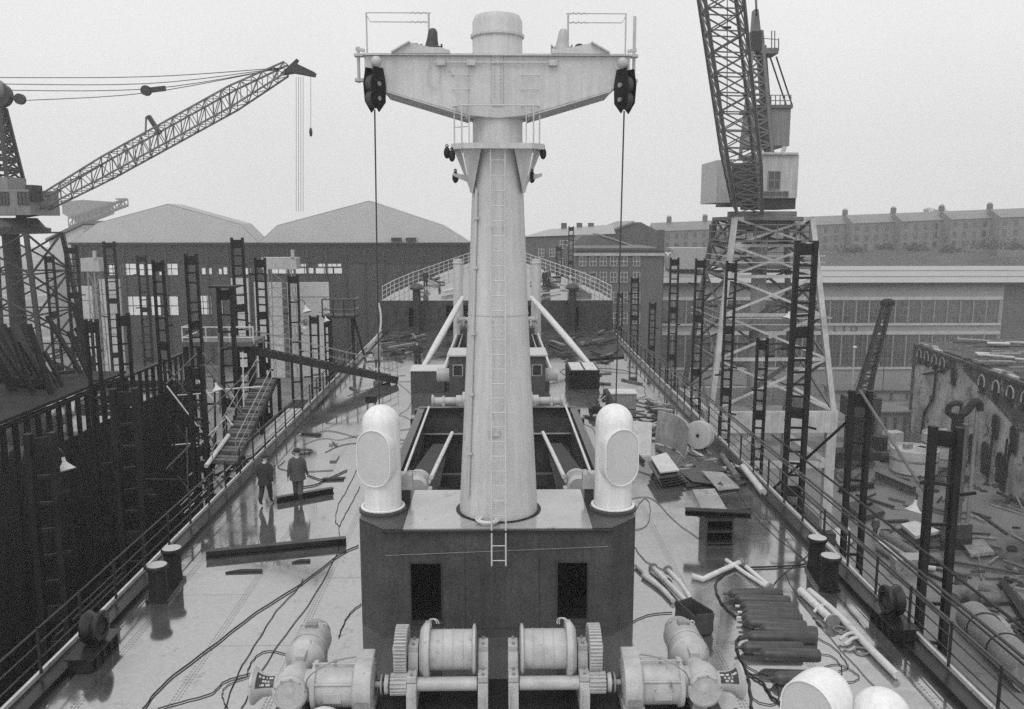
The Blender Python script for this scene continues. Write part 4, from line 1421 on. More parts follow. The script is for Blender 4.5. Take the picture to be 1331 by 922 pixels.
for (a, b, c_) in (((1072, 786), (1064, 789), (1058, 796)), ((1090, 800), (1078, 801), (1072, 808)), ((1113, 823), (1102, 824), (1092, 832)), ((1118, 829), (1108, 830), (1098, 838))):
    MB().tube(spline([AZ(*a, .12), AZ(*b, .17), AZ(*c_, .08)], 5), .04, 8).build('branch', 'white', t, True)
for px, py in ((1092, 818), (1120, 846)):
    c = AZ(px, py, .03)
    o = MB().torus(c, .15, .02, n=20, m=6).build('hose_ring', 'concrete', None, True)
    tag(o, 'pale ring of hose beside the loose white pipe, ' + ('farther one' if px < 1100 else 'nearer one'), 'hose ring')
# dark bin
p = AZ(907, 828)
t = thing('scrap_bin', 'dark open steel bin behind the crane side winch motor', 'bin', p)
Rz = R(20)
cs = [Matrix.Rotation(Rz, 3, 'Z') @ Vector((a * .24, b * .42, 0)) + p + Vector((0, .42, 0)) for a, b in ((-1, -1), (1, -1), (1, 1), (-1, 1))]
bm_ = MB()
for i in range(4):
    bm_.bar(cs[i] + Vector((0, 0, .33)), cs[(i + 1) % 4] + Vector((0, 0, .27)), .025, .50)
bm_.build('side', 'primer', t)
MB().prism([c + Vector((0, 0, .02)) for c in cs], (0, 0, .03)).build('floor', 'black', t)
# bench
c = AZ(935, 709)
t = thing('work_bench', 'low shelved steel bench with a dark beam laid across its top', 'bench', c)
bx = MB()
for sx in (-.40, .40):
    bx.box((c.x + sx, c.y + .4, .38), (.05, .8, .76))
bx.box((c.x, c.y + .78, .38), (.75, .04, .76))
bx.build('side_panel', 'primer', t)
for z in (.06, .42, .78):
    MB().box((c.x, c.y + .4, z), (.86, .82, .04)).build('shelf', 'plate_dark', t)
ibeam(c + Vector((-.95, .45, .81)), c + Vector((.95, .15, .81)), .3, .16, 'thick dark beam resting on the shelved bench', 'black')
a = AZ(914, 668)
o = MB().prism([a + Vector((0, 0, .03)), a + Vector((.85, .1, .03)), a + Vector((.75, 1.5, .35)), a + Vector((-.05, 1.4, .35))], (0, 0, .03)).build('plate_sheet', 'plate')
tag(o, 'grey steel sheet leaning against the far side of the shelved bench', 'steel sheet')


def sheet(pix, z0, th, m, label, zs=None, name='steel_plate', group=None):
    pts = [AZ(a, b, (zs[i] if zs else z0)) for i, (a, b) in enumerate(pix)]
    o = MB().prism(pts, (0, 0, -th)).build(name, m)
    tag(o, label, 'steel plate', group)
    return o


# the pile of plates and boards beyond the crane side ventilator
sheet([(846, 594), (866, 588), (883, 611), (858, 614)], .60, .05, 'plate_pale', 'pale plate on top of the stack behind the crane side ventilator')
for k in range(4):
    off = k * 1.5
    sheet([(842 + off, 600 + k * 3), (864 + off, 592 + k * 3), (886 + off * 2, 617 + k * 3), (856 + off, 622 + k * 3)], .48 - k * .12, .05, 'plate_dark', ['topmost', 'second', 'third', 'lowest'][k] + ' dark plate of the stack under the pale plate', group='dark plates under the pale plate')
sheet([(882, 612), (920, 604), (940, 630), (900, 626)], .16, .04, 'plate_dark', 'dark plate lying flat nearest the plate stack')
sheet([(912, 612), (940, 614), (962, 634), (934, 637)], .22, .04, 'plate', 'grey wet plate tilted over the dark plate', zs=[.3, .2, .08, .12])
sheet([(896, 600), (925, 598), (945, 612), (915, 614)], .10, .04, 'plate_dark', 'dark plate farther along beside the waterway')
sheet([(886, 622), (905, 620), (912, 630), (893, 633)], .08, .04, 'wood_dark', 'short dark board at the edge of the plate pile')
t0 = [AZ(825, 592, .05), AZ(846, 592, .05)]
o = MB().prism([t0[0], t0[1], t0[1] + Vector((.1, .5, 1.25)), t0[0] + Vector((.0, .6, 1.3))], (.02, .04, 0)).build('steel_plate', 'plate_pale')
tag(o, 'pale upright plate leaning beside the crane side ventilator', 'steel plate')
a, b = AZ(851, 575, .05), AZ(890, 600, .05)
cv = MB()
vs = []
for i in range(9):
    t_ = i / 8
    p = a.lerp(b, t_) + Vector((math.sin(t_ * PI) * .35, math.sin(t_ * PI) * .3, 0))
    vs += [p, p + Vector((.15, .2, 1.35)), p + Vector((.05, .06, 0)), p + Vector((.2, .26, 1.35))]
fs = []
for i in range(8):
    k = i * 4
    fs += [(k, k + 4, k + 5, k + 1), (k + 2, k + 3, k + 7, k + 6), (k + 1, k + 5, k + 7, k + 3), (k, k + 2, k + 6, k + 4)]
fs += [(0, 1, 3, 2), (32, 34, 35, 33)]
cv.add(vs, fs)
o = cv.build('curved_plate', 'plate', None, True)
tag(o, 'big curved grey plate standing on edge near the round white disc', 'steel plate')
t = thing('crate', 'grey crate behind the crane side ventilator, beside the stooping worker', 'crate', AZ(811, 533))
c = AZ(811, 533)
MB().box((c.x, c.y + .6, .42), (1.3, 1.1, .8)).build('side', 'concrete', t, bevel=.02)
MB().box((c.x, c.y + .6, .84), (1.4, 1.2, .05)).build('lid', 'plate_pale', t)
rnd = random.Random(3)
for i in range(26):
    px, py = rnd.uniform(822, 865), rnd.uniform(512, 560)
    p = AZ(px, py, rnd.uniform(.05, .35))
    a = rnd.uniform(0, PI)
    L_ = rnd.uniform(.5, 1.6)
    d = Vector((math.cos(a), math.sin(a), rnd.uniform(-.1, .15))) * L_ / 2
    o = MB().bar(p - d, p + d, rnd.uniform(.08, .3), rnd.uniform(.03, .12)).build('scrap_plank', rnd.choice(['wood_dark', 'plate_dark', 'wood', 'black', 'plate']))
    tag(o, 'piece of the scrap heap beyond the crane side ventilator', 'scrap', 'scrap heap pieces beyond the ventilator')
for i in range(34):
    px = rnd.uniform(868, 960)
    py = 560 + (px - 868) * .75 + rnd.uniform(-20, 16)
    p = AZ(px, py, .04)
    a = rnd.uniform(0, PI)
    L_ = rnd.uniform(.15, .9)
    d = Vector((math.cos(a), math.sin(a), 0)) * L_ / 2
    o = MB().bar(p - d, p + d, rnd.uniform(.05, .2), rnd.uniform(.02, .08)).build('scrap_piece', rnd.choice(['wood_dark', 'plate', 'black', 'plate_pale', 'wood']))
    tag(o, 'small offcut scattered beside the waterway near the round white disc', 'scrap', 'offcuts beside the waterway')
# timber baulks on the waterway
for a, b, r, m, lb in (((966, 607), (992, 640), .13, 'plate_pale', 'pale short roller lying on the waterway by the railing'), ((938, 592), (958, 620), .12, 'wood', 'wooden baulk lying beside the waterway'),
                       ((800, 560), (836, 600), .08, 'wood_dark', 'dark timber lying behind the crane side ventilator')):
    A, B = AZ(*a, r), AZ(*b, r)
    o = MB().cyl(A, B, r, n=12).build('timber_baulk', m, None, True)
    tag(o, lb, 'timber')
# disc on the railing
c = AZ(909, 566, .6)
t = thing('cable_drum', 'round white disc-ended cable drum leaning on the railing', 'cable drum', (c.x, c.y, 0))
dn = Vector((-.55, -.75, .12)).normalized()
MB().lathe([(0, 0), (.58, 0), (.6, .03), (.58, .06), (.3, .07), (.3, .3), (.58, .3), (.6, .33), (.58, .36), (0, .36)], c - dn * .18 + Vector((0, 0, .02)), dn, 36).build('flanges', 'white_dull', t, True)
MB().cyl(c + dn * .18, c + dn * .21, .07, n=14).build('hub', 'black', t, True)
# bin and boards by the second hatch
p = AZ(556, 511)
t = thing('steel_tank', 'dark square steel tank with pale wet top beside the second small winch', 'tank', p)
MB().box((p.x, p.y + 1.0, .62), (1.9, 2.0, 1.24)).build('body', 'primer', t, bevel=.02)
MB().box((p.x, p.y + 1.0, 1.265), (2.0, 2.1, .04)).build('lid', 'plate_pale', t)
p = AZ(760, 507)
for k in range(9):
    t = thing('hatch_board', ('topmost of the stacked dark hatch boards, with two pale panels' if k == 8 else ['lowest', 'second', 'third', 'fourth', 'fifth', 'sixth', 'seventh', 'eighth'][k] + ' from below of the stacked dark hatch boards on the deck'), 'hatch board', (p.x, p.y + 1.6, k * .125), 'stacked dark hatch boards')
    jx, jy = rnd.uniform(-.03, .03), rnd.uniform(-.03, .03)
    MB().box((p.x + jx, p.y + 1.6 + jy, k * .125 + .06), (1.75, 3.0, .10)).build('board', 'black', t, bevel=.01)
    if k == 8:
        for sx in (-.41, .41):
            MB().box((p.x + jx + sx, p.y + 1.6 + jy, k * .125 + .118), (.7, 2.7, .02)).build('panel', 'plate_pale', t)
# dunnage on the deck before the foredeck bulkhead
for i in range(40):
    left = i % 2
    px = rnd.uniform(497, 545) if left else rnd.uniform(715, 800)
    py = rnd.uniform(434, 462) if left else rnd.uniform(430, 462)
    p = AZ(px, py, rnd.uniform(.05, .4))
    a = rnd.choice([R(20), R(75), R(110), R(60)]) + rnd.uniform(-.2, .2)
    L_ = rnd.uniform(1.2, 3.5)
    d = Vector((math.cos(a), math.sin(a), 0)) * L_ / 2
    o = MB().bar(p - d, p + d, rnd.uniform(.12, .4), rnd.uniform(.05, .15)).build('plank', rnd.choice(['wood_dark', 'wood_dark', 'black', 'wood', 'plate']))
    tag(o, 'plank lying on the deck below the foredeck bulkhead, ' + ('shed side' if left else 'brick office side'), 'plank', 'planks below the foredeck bulkhead, ' + ('shed side' if left else 'office side'))
# staging grid lying on the deck, office side
a = [AZ(745, 436, .06), AZ(800, 434, .06), AZ(812, 464, .06), AZ(758, 468, .06)]
o = MB().prism(a, (0, 0, .05)).build('deck_cover', 'wood_dark')
tag(o, 'dark wooden floor panel laid on the deck below the foredeck bulkhead', 'floor panel')
# foredeck clutter
for i in range(26):
    left = i < 10
    px = rnd.uniform(545, 585) if left else rnd.uniform(696, 765)
    y = rnd.uniform(77, 92)
    zz_ = fdz(y) + .02
    x = AY(px, 400, y).x
    a = rnd.uniform(0, PI)
    L_ = rnd.uniform(.6, 2.8)
    d = Vector((math.cos(a), math.sin(a), rnd.uniform(0, .15))) * L_ / 2
    p = Vector((x, y, zz_ + rnd.uniform(.12, .3)))
    o = MB().bar(p - d, p + d, rnd.uniform(.12, .5), rnd.uniform(.08, .3)).build('plank', rnd.choice(['wood_dark', 'black', 'wood', 'plate', 'plate_pale']))
    tag(o, 'piece of gear lying on the raised foredeck, ' + ('shed side' if left else 'brick office side'), 'gear', 'gear on the raised foredeck, ' + ('shed side' if left else 'office side'))

# ------------------------------------------------------------------ people


def person(loc, rz, label, pose='walk', cloth='cloth_dark', trousers='cloth_dark', cap=True, scale=1.0, phase=1, group=None, cat='person'):
    t = thing('person', label, cat, (0, 0, 0), group)
    s = .20 * phase
    lean = {'walk': .05, 'stand': .0, 'bend': .36}[pose]
    J = {}
    E_ = []

    def j(n, x, y, z, r, par=None, m=0):
        J[n] = (Vector((x, y, z)), r, m)
        if par:
            E_.append((par, n))

    def ly(z):
        return (z - .95) * lean * 1.2
    dz = -.10 if pose == 'bend' else 0
    j('pelvis', 0, ly(.95), .95 + dz, .135)
    j('waist', 0, ly(1.12), 1.12 + dz, .13, 'pelvis')
    j('chest', 0, ly(1.33), 1.33 + dz, .155, 'waist')
    j('neckb', 0, ly(1.47), 1.46 + dz, .09, 'chest')
    j('neck', 0, ly(1.53) + .02, 1.53 + dz, .055, 'neckb', 1)
    j('jaw', 0, ly(1.58) + .045, 1.585 + dz, .068, 'neck', 1)
    j('head', 0, ly(1.67) + .035, 1.665 + dz, .095, 'jaw', 1)
    j('crown', 0, ly(1.74) + .03, 1.735 + dz, .075, 'head', 1)
    j('nose', 0, ly(1.66) + .15, 1.65 + dz, .014, 'head', 1)
    for sg, nm in ((-1, 'l'), (1, 'r')):
        k = s * sg if pose == 'walk' else (.16 * sg if pose == 'bend' else .03 * sg)
        j('hip' + nm, sg * .10, ly(.93), .90 + dz, .125, 'pelvis', 2)
        j('knee' + nm, sg * .105, k * .55 + .04, .50 + dz * .6, .092, 'hip' + nm, 2)
        j('calf' + nm, sg * .108, k * .8 - (.05 if k < 0 else 0), .30, .085, 'knee' + nm, 2)
        j('ankle' + nm, sg * .11, k, .10 if k >= 0 else .13, .045, 'calf' + nm, 3)
        j('toe' + nm, sg * .125, k + .18, .035 if k >= 0 else .06, .035, 'ankle' + nm, 3)
        q = -s * sg * .8 if pose == 'walk' else 0
        j('shl' + nm, sg * .21, ly(1.42), 1.40 + dz, .09, 'neckb')
        if pose == 'bend':
            ex, ey, ez = sg * .25, ly(1.2) + .10, 1.14 + dz
            wx, wy, wz = sg * .16, ly(1.1) + .36, .98 + dz
        else:
            ex, ey, ez = sg * .25, ly(1.2) - .04 + q * .4, 1.13
            wx, wy, wz = sg * .29, ly(1.0) + .06 + q * .9, .89
        j('elb' + nm, ex, ey, ez, .066, 'shl' + nm)
        j('wri' + nm, wx, wy, wz, .042, 'elb' + nm)
        d = (Vector((wx, wy, wz)) - Vector((ex, ey, ez))).normalized()
        j('palm' + nm, wx + d.x * .07, wy + d.y * .07, wz + d.z * .07, .036, 'wri' + nm, 1)
        for f_ in range(4):
            o_ = Vector((0, 1, 0)) * (-.03 + f_ * .02)
            b_ = Vector((wx, wy, wz)) + d * .10 + o_
            j('f%d%s' % (f_, nm), b_.x, b_.y, b_.z, .011, 'palm' + nm, 1)
            L_ = (.075, .085, .08, .06)[f_]
            e_ = b_ + d * L_ + Vector((-sg * .018, 0, 0))
            j('g%d%s' % (f_, nm), e_.x, e_.y, e_.z, .008, 'f%d%s' % (f_, nm), 1)
        b_ = Vector((wx, wy + .055, wz)) + d * .06
        j('th' + nm, b_.x, b_.y, b_.z, .012, 'palm' + nm, 1)
        b_ = b_ + d * .05 + Vector((0, .015, 0))
        j('tt' + nm, b_.x, b_.y, b_.z, .009, 'th' + nm, 1)
    names = list(J)
    me = bpy.data.meshes.new('skel')
    me.from_pydata([tuple(J[n][0]) for n in names], [(names.index(a), names.index(b)) for a, b in E_], [])
    ob = bpy.data.objects.new('skel', me)
    C.objects.link(ob)
    ob.modifiers.new('s', 'SKIN')
    for i, n in enumerate(names):
        sv = me.skin_vertices[0].data[i]
        r = J[n][1]
        wide = 1.3 if n in ('chest', 'waist', 'pelvis') else 1
        sv.radius = (r * wide, r * (.85 if wide > 1 else 1))
        sv.use_root = n == 'pelvis'
    sb = ob.modifiers.new('b', 'SUBSURF')
    sb.levels = sb.render_levels = 2
    dg = bpy.context.evaluated_depsgraph_get()
    dg.update()
    m2 = bpy.data.meshes.new_from_object(ob.evaluated_get(dg))
    bpy.data.objects.remove(ob)
    m2.name = 'body'
    for mm in (cloth, 'skin', trousers, 'boots'):
        m2.materials.append(M[mm])
    segs = [(J[a][0], J[b][0], J[b][2]) for a, b in E_]
    for p in m2.polygons:
        c_ = p.center
        best, bi = 1e9, 0
        for a, b, mi in segs:
            ab = b - a
            t_ = max(0, min(1, (c_ - a).dot(ab) / ab.length_squared))
            dd = (a + ab * t_ - c_).length
            if dd < best:
                best, bi = dd, mi
        p.material_index = bi
        p.use_smooth = True
    bo = bpy.data.objects.new('body', m2)
    C.objects.link(bo)
    bo.parent = t
    # jacket skirt
    secs = [(1.45, .15, .10), (1.40, .235, .14), (1.3, .25, .16), (1.12, .225, .155), (.98, .235, .17), (.76, .265, .20)]
    n = 20
    vs = []
    for z, rx, ry in secs:
        for i in range(n):
            a = 2 * PI * i / n
            kk = 1 + (.06 * math.sin(a * 5) if z < 1 else 0)
            vs.append((rx * kk * math.cos(a), ly(z) + ry * kk * math.sin(a), z + dz))
    mb = MB().add(vs, [(i * n + q_, i * n + (q_ + 1) % n, (i + 1) * n + (q_ + 1) % n, (i + 1) * n + q_) for i in range(len(secs) - 1) for q_ in range(n)])
    mb.build('jacket', cloth, t, True)
    hy = ly(1.72) + .035
    if cap:
        cm = MB().lathe([(.108, -.01), (.128, .03), (.125, .055), (.09, .085), (0, .095)], (0, hy, 1.70 + dz), (0, -.1, 1), 18, False)
        cm.prism([(-.085, hy + .09, 1.715 + dz), (.085, hy + .09, 1.715 + dz), (.06, hy + .165, 1.70 + dz), (-.06, hy + .165, 1.70 + dz)], (0, 0, .012))
        cm.build('flat_cap', 'cloth_dark' if cap is True else cap, t, True)
    else:
        MB().ball((0, hy - .012, 1.70 + dz), .105, 14, (1, 1.05, .9)).build('hair', 'boots', t, True)
    t.location = loc
    t.rotation_euler = (0, 0, rz)
    t.scale = (scale,) * 3
    return t


person(AZ(346, 657), R(-6), 'walking man in dark jacket and flat cap, nearer the railing', 'walk', 'cloth_dark', 'cloth_dark', True, .99, 1)
person(AZ(388, 652), R(4), 'walking man in grey jacket and dark cap, stepping over the short beam', 'walk', 'cloth_mid', 'cloth_mid', True, 1.04, -1)
wk = person(AZ(792, 541), R(100), 'stooping worker in grey coat and cap holding a hose beside the crate', 'bend', 'cloth_mid', 'cloth_dark', True, 1.0)
p = AZ(775, 541)
t = thing('hose_machine', 'small dark machine on the deck before the stooping worker', 'machine', p)
MB().box((p.x, p.y + .2, .25), (.7, .5, .3)).build('body', 'black', t, bevel=.04)
MB().cyl((p.x - .2, p.y + .2, .45), (p.x + .2, p.y + .2, .45), .14, n=14).build('motor', 'primer', t, True)
for sx in (-.25, .25):
    MB().cyl((p.x + sx, p.y - .06, .1), (p.x + sx, p.y, .1), .1, n=14).build('wheel', 'boots', t, True)
a = AZ(792, 541)
cable(None, .02, 'hose held by the stooping worker', name='hose', pts3=[Vector((a.x - .45, a.y + .1, .92)), Vector((a.x - .65, a.y, .6)), Vector((p.x + .2, p.y + .15, .42))])
person(AZ(491, 480), R(15), 'man in pale overalls standing at the gangway foot', 'stand', 'cloth_pale', 'cloth_mid', True)
person(AZ(543, 477), R(170), 'man in dark clothes standing beside the lowered pale boom, shed side', 'stand', 'cloth_dark', 'cloth_dark', True)
person(Vector((AY(556, 410, 75.6).x, 75.6, 0)), R(190), 'dark figure in the open doorway of the foredeck bulkhead, on the outside', 'stand', 'cloth_dark', 'cloth_dark', False)
person(Vector((AY(562, 410, 75.9).x, 75.9, 0)), R(150), 'pale figure in the open doorway of the foredeck bulkhead, next to a dark one', 'stand', 'cloth_pale', 'cloth_mid', False)
for px, y, cl, lb in ((553, 84, 'cloth_dark', 'man in dark clothes on the raised foredeck at the shed side railing'), (701, 82, 'cloth_dark', 'man on the raised foredeck beside the king post, nearest the mast'),
                      (708, 84, 'cloth_dark', 'stocky man in dark jacket on the raised foredeck, second from the king post'), (713, 85, 'cloth_mid', 'man in grey jacket on the raised foredeck, third from the king post')):
    person(Vector((AY(px, 360, y).x, y, fdz(y))), R(rnd.uniform(90, 270)), lb, 'stand', cl, 'cloth_dark', True)
person(AZ(1137, 698, GZ), R(160), 'man in dark clothes standing on the yard ground behind the tall dark uprights', 'walk', 'cloth_mid', 'cloth_dark', True)

# ------------------------------------------------------------------ staging uprights beside the ship


rnd_u = random.Random(11)


def upright(pl, pr, pt, X, label, y=None, rung=.62, m='black', gaps=(), plate_top=False, zb=GZ, tilt=0, bare=False):
    pc = (pl + pr) / 2
    p = AX(pc, pt, X) if y is None else AY(pc, pt, y)
    dcam = p.y * math.cos(TH) + (H - p.z) * math.sin(TH)
    wd = (pr - pl) * dcam / F
    t = thing('staging_upright', label, 'staging post', (p.x, p.y, zb), 'staging uprights round the ship')
    az = math.atan2(p.x, p.y) * .5
    tilt = tilt or (int(pl * 7) % 5 - 2) * .003
    u = Vector((math.cos(-az), math.sin(-az), 0))
    cwid = max(.09, wd * (.22 if pr - pl > 20 else .17))
    for sg in (-1, 1):
        c = p + u * sg * (wd / 2 - cwid / 2)
        MB().bar((c.x + tilt * (zb - p.z), c.y, zb), (c.x, c.y, p.z), cwid, .22, up=(0, 1, 0)).build('channel', m, t)
    z = p.z - .12
    if not bare:
        rm = None
        k = 0
        while z > max(zb + 1, p.z - 19):
            big = k % 6 == 0
            a = p + u * (-wd / 2 + cwid * .6)
            b = p + u * (wd / 2 - cwid * .6)
            dx = tilt * (z - p.z)
            h_ = .45 if (big and wd > .5) else .09
            tz = rnd_u.uniform(-.03, .03)
            if h_ > .2 or rnd_u.random() > .07:
                MB().bar((a.x + dx, a.y, z - h_ / 2 + tz), (b.x + dx, b.y, z - h_ / 2 - tz), .07, h_).build('rung', m, t)
            if big and wd > .5:
                z -= .3
            z -= rung
            k += 1
    for k in range(3):
        zz_ = p.z - rnd_u.uniform(.8, 9)
        sg = rnd_u.choice((-1, 1))
        c = p + u * sg * wd / 2
        MB().bar((c.x + tilt * (zz_ - p.z), c.y - .14, zz_), (c.x + u.x * sg * rnd_u.uniform(.1, .45), c.y - .16, zz_ + rnd_u.uniform(-.1, .1)), .07, .09).build('putlog_bracket', m, t)
    if plate_top:
        MB().box((p.x, p.y, p.z + .05), (wd * 1.7, .7, .08)).build('top_plate', m, t)
    return t


for a in ((871, 883, 335, 12.2, 'slim dark upright with ladder rungs, standing left of the lattice crane before the factory corner'),
          (904, 917, 336, 12.2, 'dark upright with ladder rungs in front of the far leg of the lattice crane'),
          (944, 958, 339, 12.2, 'dark upright with ladder rungs in front of the middle of the lattice crane tower'),
          (984, 999, 439, 12.2, 'shorter dark upright in front of the lattice crane portal'),
          (1034, 1063, 313, 12.2, 'tallest and broadest dark upright, in front of the near leg of the lattice crane'),
          (820, 831, 360, 12.2, 'dark upright with ladder rungs beside the brick office wall'),
          (802, 810, 380, 12.2, 'small dark upright right beside the end of the foredeck bulkhead'),
          (844, 853, 393, 12.2, 'short dark upright at the meeting of brick office and factory')):
    upright(a[0], a[1], a[2], a[3], a[4], rung=.5)
upright(739, 746, 294, 0, 'tall slim upright rising beyond the foredeck railing against the brick office', y=100, rung=.6)
upright(723, 730, 320, 0, 'shorter slim upright beyond the foredeck railing, close to the king post', y=104, rung=.6)
upright(1105, 1133, 508, 12.4, 'broad dark upright behind the yard man, below the small derrick', rung=1.35)
upright(1210, 1250, 555, 12.6, 'nearest broad dark upright by the railing, before the ruined building', rung=1.2)
for a in ((34, 70, 563, -12.3, 'nearest broad dark upright before the neighbouring hull', .75),
          (144, 178, 505, -12.3, 'broad dark upright second nearest before the neighbouring hull', .75),
          (110, 126, 415, -16.6, 'slim dark upright close against the neighbouring hull plating', .7),
          (198, 212, 338, -16.6, 'tall dark upright with rungs before the bright shed windows', .6),
          (243, 264, 475, -12.3, 'dark upright standing under the gangway platform', .6),
          (282, 303, 374, -12.6, 'dark upright with a wide top plate beside the gangway platform', .8),
          (152, 167, 407, -16.4, 'upright with square openings before the pale wall panel', .9),
          (240, 256, 330, -15.5, 'dark narrow upright seen against the dark shed cladding', .5),
          (300, 316, 309, -14.5, 'tallest upright before the shed front, between the two sheds', .55),
          (331, 345, 335, -13.6, 'upright with rungs before the pale plate of the second shed', .45),
          (374, 388, 357, -13.0, 'upright with wide openings before the pale plate of the second shed', 1.3),
          (402, 414, 410, -12.3, 'short upright beside the foot of the gangway ramp', .9),
          (421, 431, 415, -11.9, 'slim upright under the small staging cage', .6)):
    upright(a[0], a[1], a[2], a[3], a[4], rung=a[5], plate_top='wide top' in a[4])
for a in ((84, 100, 320, 'upright with rungs at the outer corner of the left shed', .5), (58, 69, 331, 'upright with rungs in front of the left crane tower', .6),
          (104, 119, 415, 'short upright with square openings before the pale panel by the left shed', .9),
          (134, 149, 314, 'tall slender upright leaning before the pale panel by the left shed', .7), (178, 190, 332, 'slender upright before the bright left shed windows', .7)):
    upright(a[0], a[1], a[2], -31.5, a[3], rung=a[4])

# cross braces and poles between the near uprights
for i, (a, b, r, m, lb) in enumerate((
        (AX(70, 830, -12.2), AX(160, 745, -12.2), .05, 'rail', 'thin dark scaffold pole between the two nearest uprights'),
        (AX(178, 623, -12.2), AX(243, 624, -12.2), .03, 'rail', 'thin wire brace between the second nearest upright and the gangway platform'),
        (AX(268, 606, -11.5), AX(297, 566, -11.5), .09, 'pipe', 'short pale pole standing aslant by the staircase'),
        (AX(1000, 640, 12), AX(1110, 540, 14), .06, 'black', 'thin dark brace running from the railing to the upright behind'),
        (AX(1118, 508, 12.4), AX(1216, 662, 12.4), .05, 'wood', 'long thin pole slanting between the two nearest broad uprights'))):
    o = MB().tube([a, b], r, 8).build('scaffold_pole', m, None, True)
    tag(o, lb, 'pole')

# walkway planks and rails outside the crane side railing
for i, (y0, y1) in enumerate(((11, 17.5), (17.7, 24), (24.2, 33), (33.2, 44), (44.2, 58))):
    o = MB().box((hw((y0 + y1) / 2) + .75, (y0 + y1) / 2, -1.0), (.8, y1 - y0, .07)).build('staging_plank', 'wood' if i % 2 else 'plate')
    tag(o, 'pale walkway planks outside the railing, ' + ['nearest run by the ring fairlead', 'run beside the mooring bollards', 'run beside the shelved bench', 'run beside the plate pile', 'farthest run'][i], 'planks', 'walkway planks outside the railing')
for i, (x, z, y0, y1, r, m) in enumerate(((10.5, .9, 10, 40, .03, 'rail'), (10.9, .45, 10, 62, .03, 'rail'), (11.4, .8, 10, 34, .04, 'wood_dark'), (11.5, .1, 10, 62, .04, 'rail'), (11.3, -.4, 10, 30, .07, 'wood'))):
    o = MB().tube([(x, y0, z), (x + .1, (y0 + y1) / 2, z - .06), (x, y1, z)], r, 8).build('staging_rail', m, None, True)
    tag(o, ['upper thin guard pole', 'long wooden guard pole', 'dark guard pole', 'lower guard pole', 'thick wooden baulk'][i] + ' running along the outside of the crane side railing', 'pole')
for i, (y0, y1) in enumerate(((26.2, 36), (36.2, 48))):
    o = MB().box((-11.3, (y0 + y1) / 2, -2.5 if i < 1 else -.6), (.8, y1 - y0, .07)).build('staging_plank', 'hull')
    tag(o, 'dark walkway planks between ship and neighbouring hull, ' + ['nearer run', 'farther run'][i], 'planks')
o = MB().box((-10.6, 39, -.12), (.7, 9, .06)).build('staging_plank', 'plate_pale')
tag(o, 'pale wet planks just outside the railing behind the walking men', 'planks')

# ------------------------------------------------------------------ platform, gangway and stair on the shed side
gy = 45
pa, pb = AY(238, 440, gy), AY(330, 440, gy)
t = thing('gangway_platform', 'railed timber platform on posts at the top of the gangway ramp', 'platform', (pa.x, gy, GZ))
MB().box(((pa.x + pb.x) / 2, gy + 1, pa.z - .3), (pb.x - pa.x, 2.4, .25)).build('deck', 'wood', t)
for x in (pa.x + .1, pb.x - .1):
    for y in (gy, gy + 2):
        MB().bar((x, y, GZ), (x, y, pa.z - .4), .22).build('leg', 'black', t)
for z in (.35, .9):
    MB().tube([(pa.x, gy + 2.1, pa.z + z - .3), (pa.x, gy - .1, pa.z + z - .3), (pb.x, gy - .1, pa.z + z - .3)], .04, 6).build('rail', 'pipe', t, True)
for k in range(4):
    x = pa.x + (pb.x - pa.x) * k / 3
    MB().bar((x, gy - .1, pa.z - .3), (x, gy - .1, pa.z + .65), .06).build('stanchion', 'pipe', t)
for k in range(8):
    x = pa.x + .2 + rnd.random() * (pb.x - pa.x)
    z0 = rnd.uniform(-12, pa.z - 2)
    MB().bar((pa.x, gy, z0), (pb.x, gy + 1, z0 + rnd.uniform(-2, 2)), .1).build('brace', 'wood_dark', t)
ga, gb_ = AY(300, 447, gy + .3), AZ(512, 491, .3)
t = thing('gangway', 'long sloping gangway ramp from the platform down to the wet deck', 'gangway', gb_)
sd = (gb_ - ga)
side = Vector((0, 0, 1)).cross(sd).normalized() * .55
MB().bar(ga, gb_, 1.1, .1).build('deck', 'wood_dark', t)
for sg in (-1, 1):
    MB().bar(ga + side * sg - Vector((0, 0, .1)), gb_ + side * sg - Vector((0, 0, .1)), .09, .42).build('side_beam', 'wood_dark', t)
    MB().tube([ga + side * sg + Vector((0, 0, 1)), gb_ + side * sg + Vector((0, 0, .9))], .018, 6).build('rail', 'plate', t, True)
    MB().tube([ga + side * sg + Vector((0, 0, .5)), gb_ + side * sg + Vector((0, 0, .45))], .014, 6).build('rail', 'plate', t, True)
    for k in range(7):
        p = ga.lerp(gb_, k / 6) + side * sg
        MB().bar(p, p + Vector((0, 0, 1)), .03).build('stanchion', 'plate', t)
for k in range(24):
    p = ga.lerp(gb_, (k + .5) / 24)
    MB().bar(p - side * .95 + Vector((0, 0, .06)), p + side * .95 + Vector((0, 0, .06)), .07, .04).build('cleat', 'wood', t)
sa, sb_ = AY(292, 602, 33), AY(347, 492, 43)
t = thing('staircase', 'timber staircase with thin handrails rising beside the ship from below', 'stairs', sa)
sdir = (sb_ - sa)
side = Vector((.48, -.08, 0))
NS = 34
for k in range(NS):
    p = sa.lerp(sb_, k / (NS - 1))
    MB().bar(p - side, p + side, .32, .05).build('tread', 'wood' if k % 3 else 'wood_dark', t)
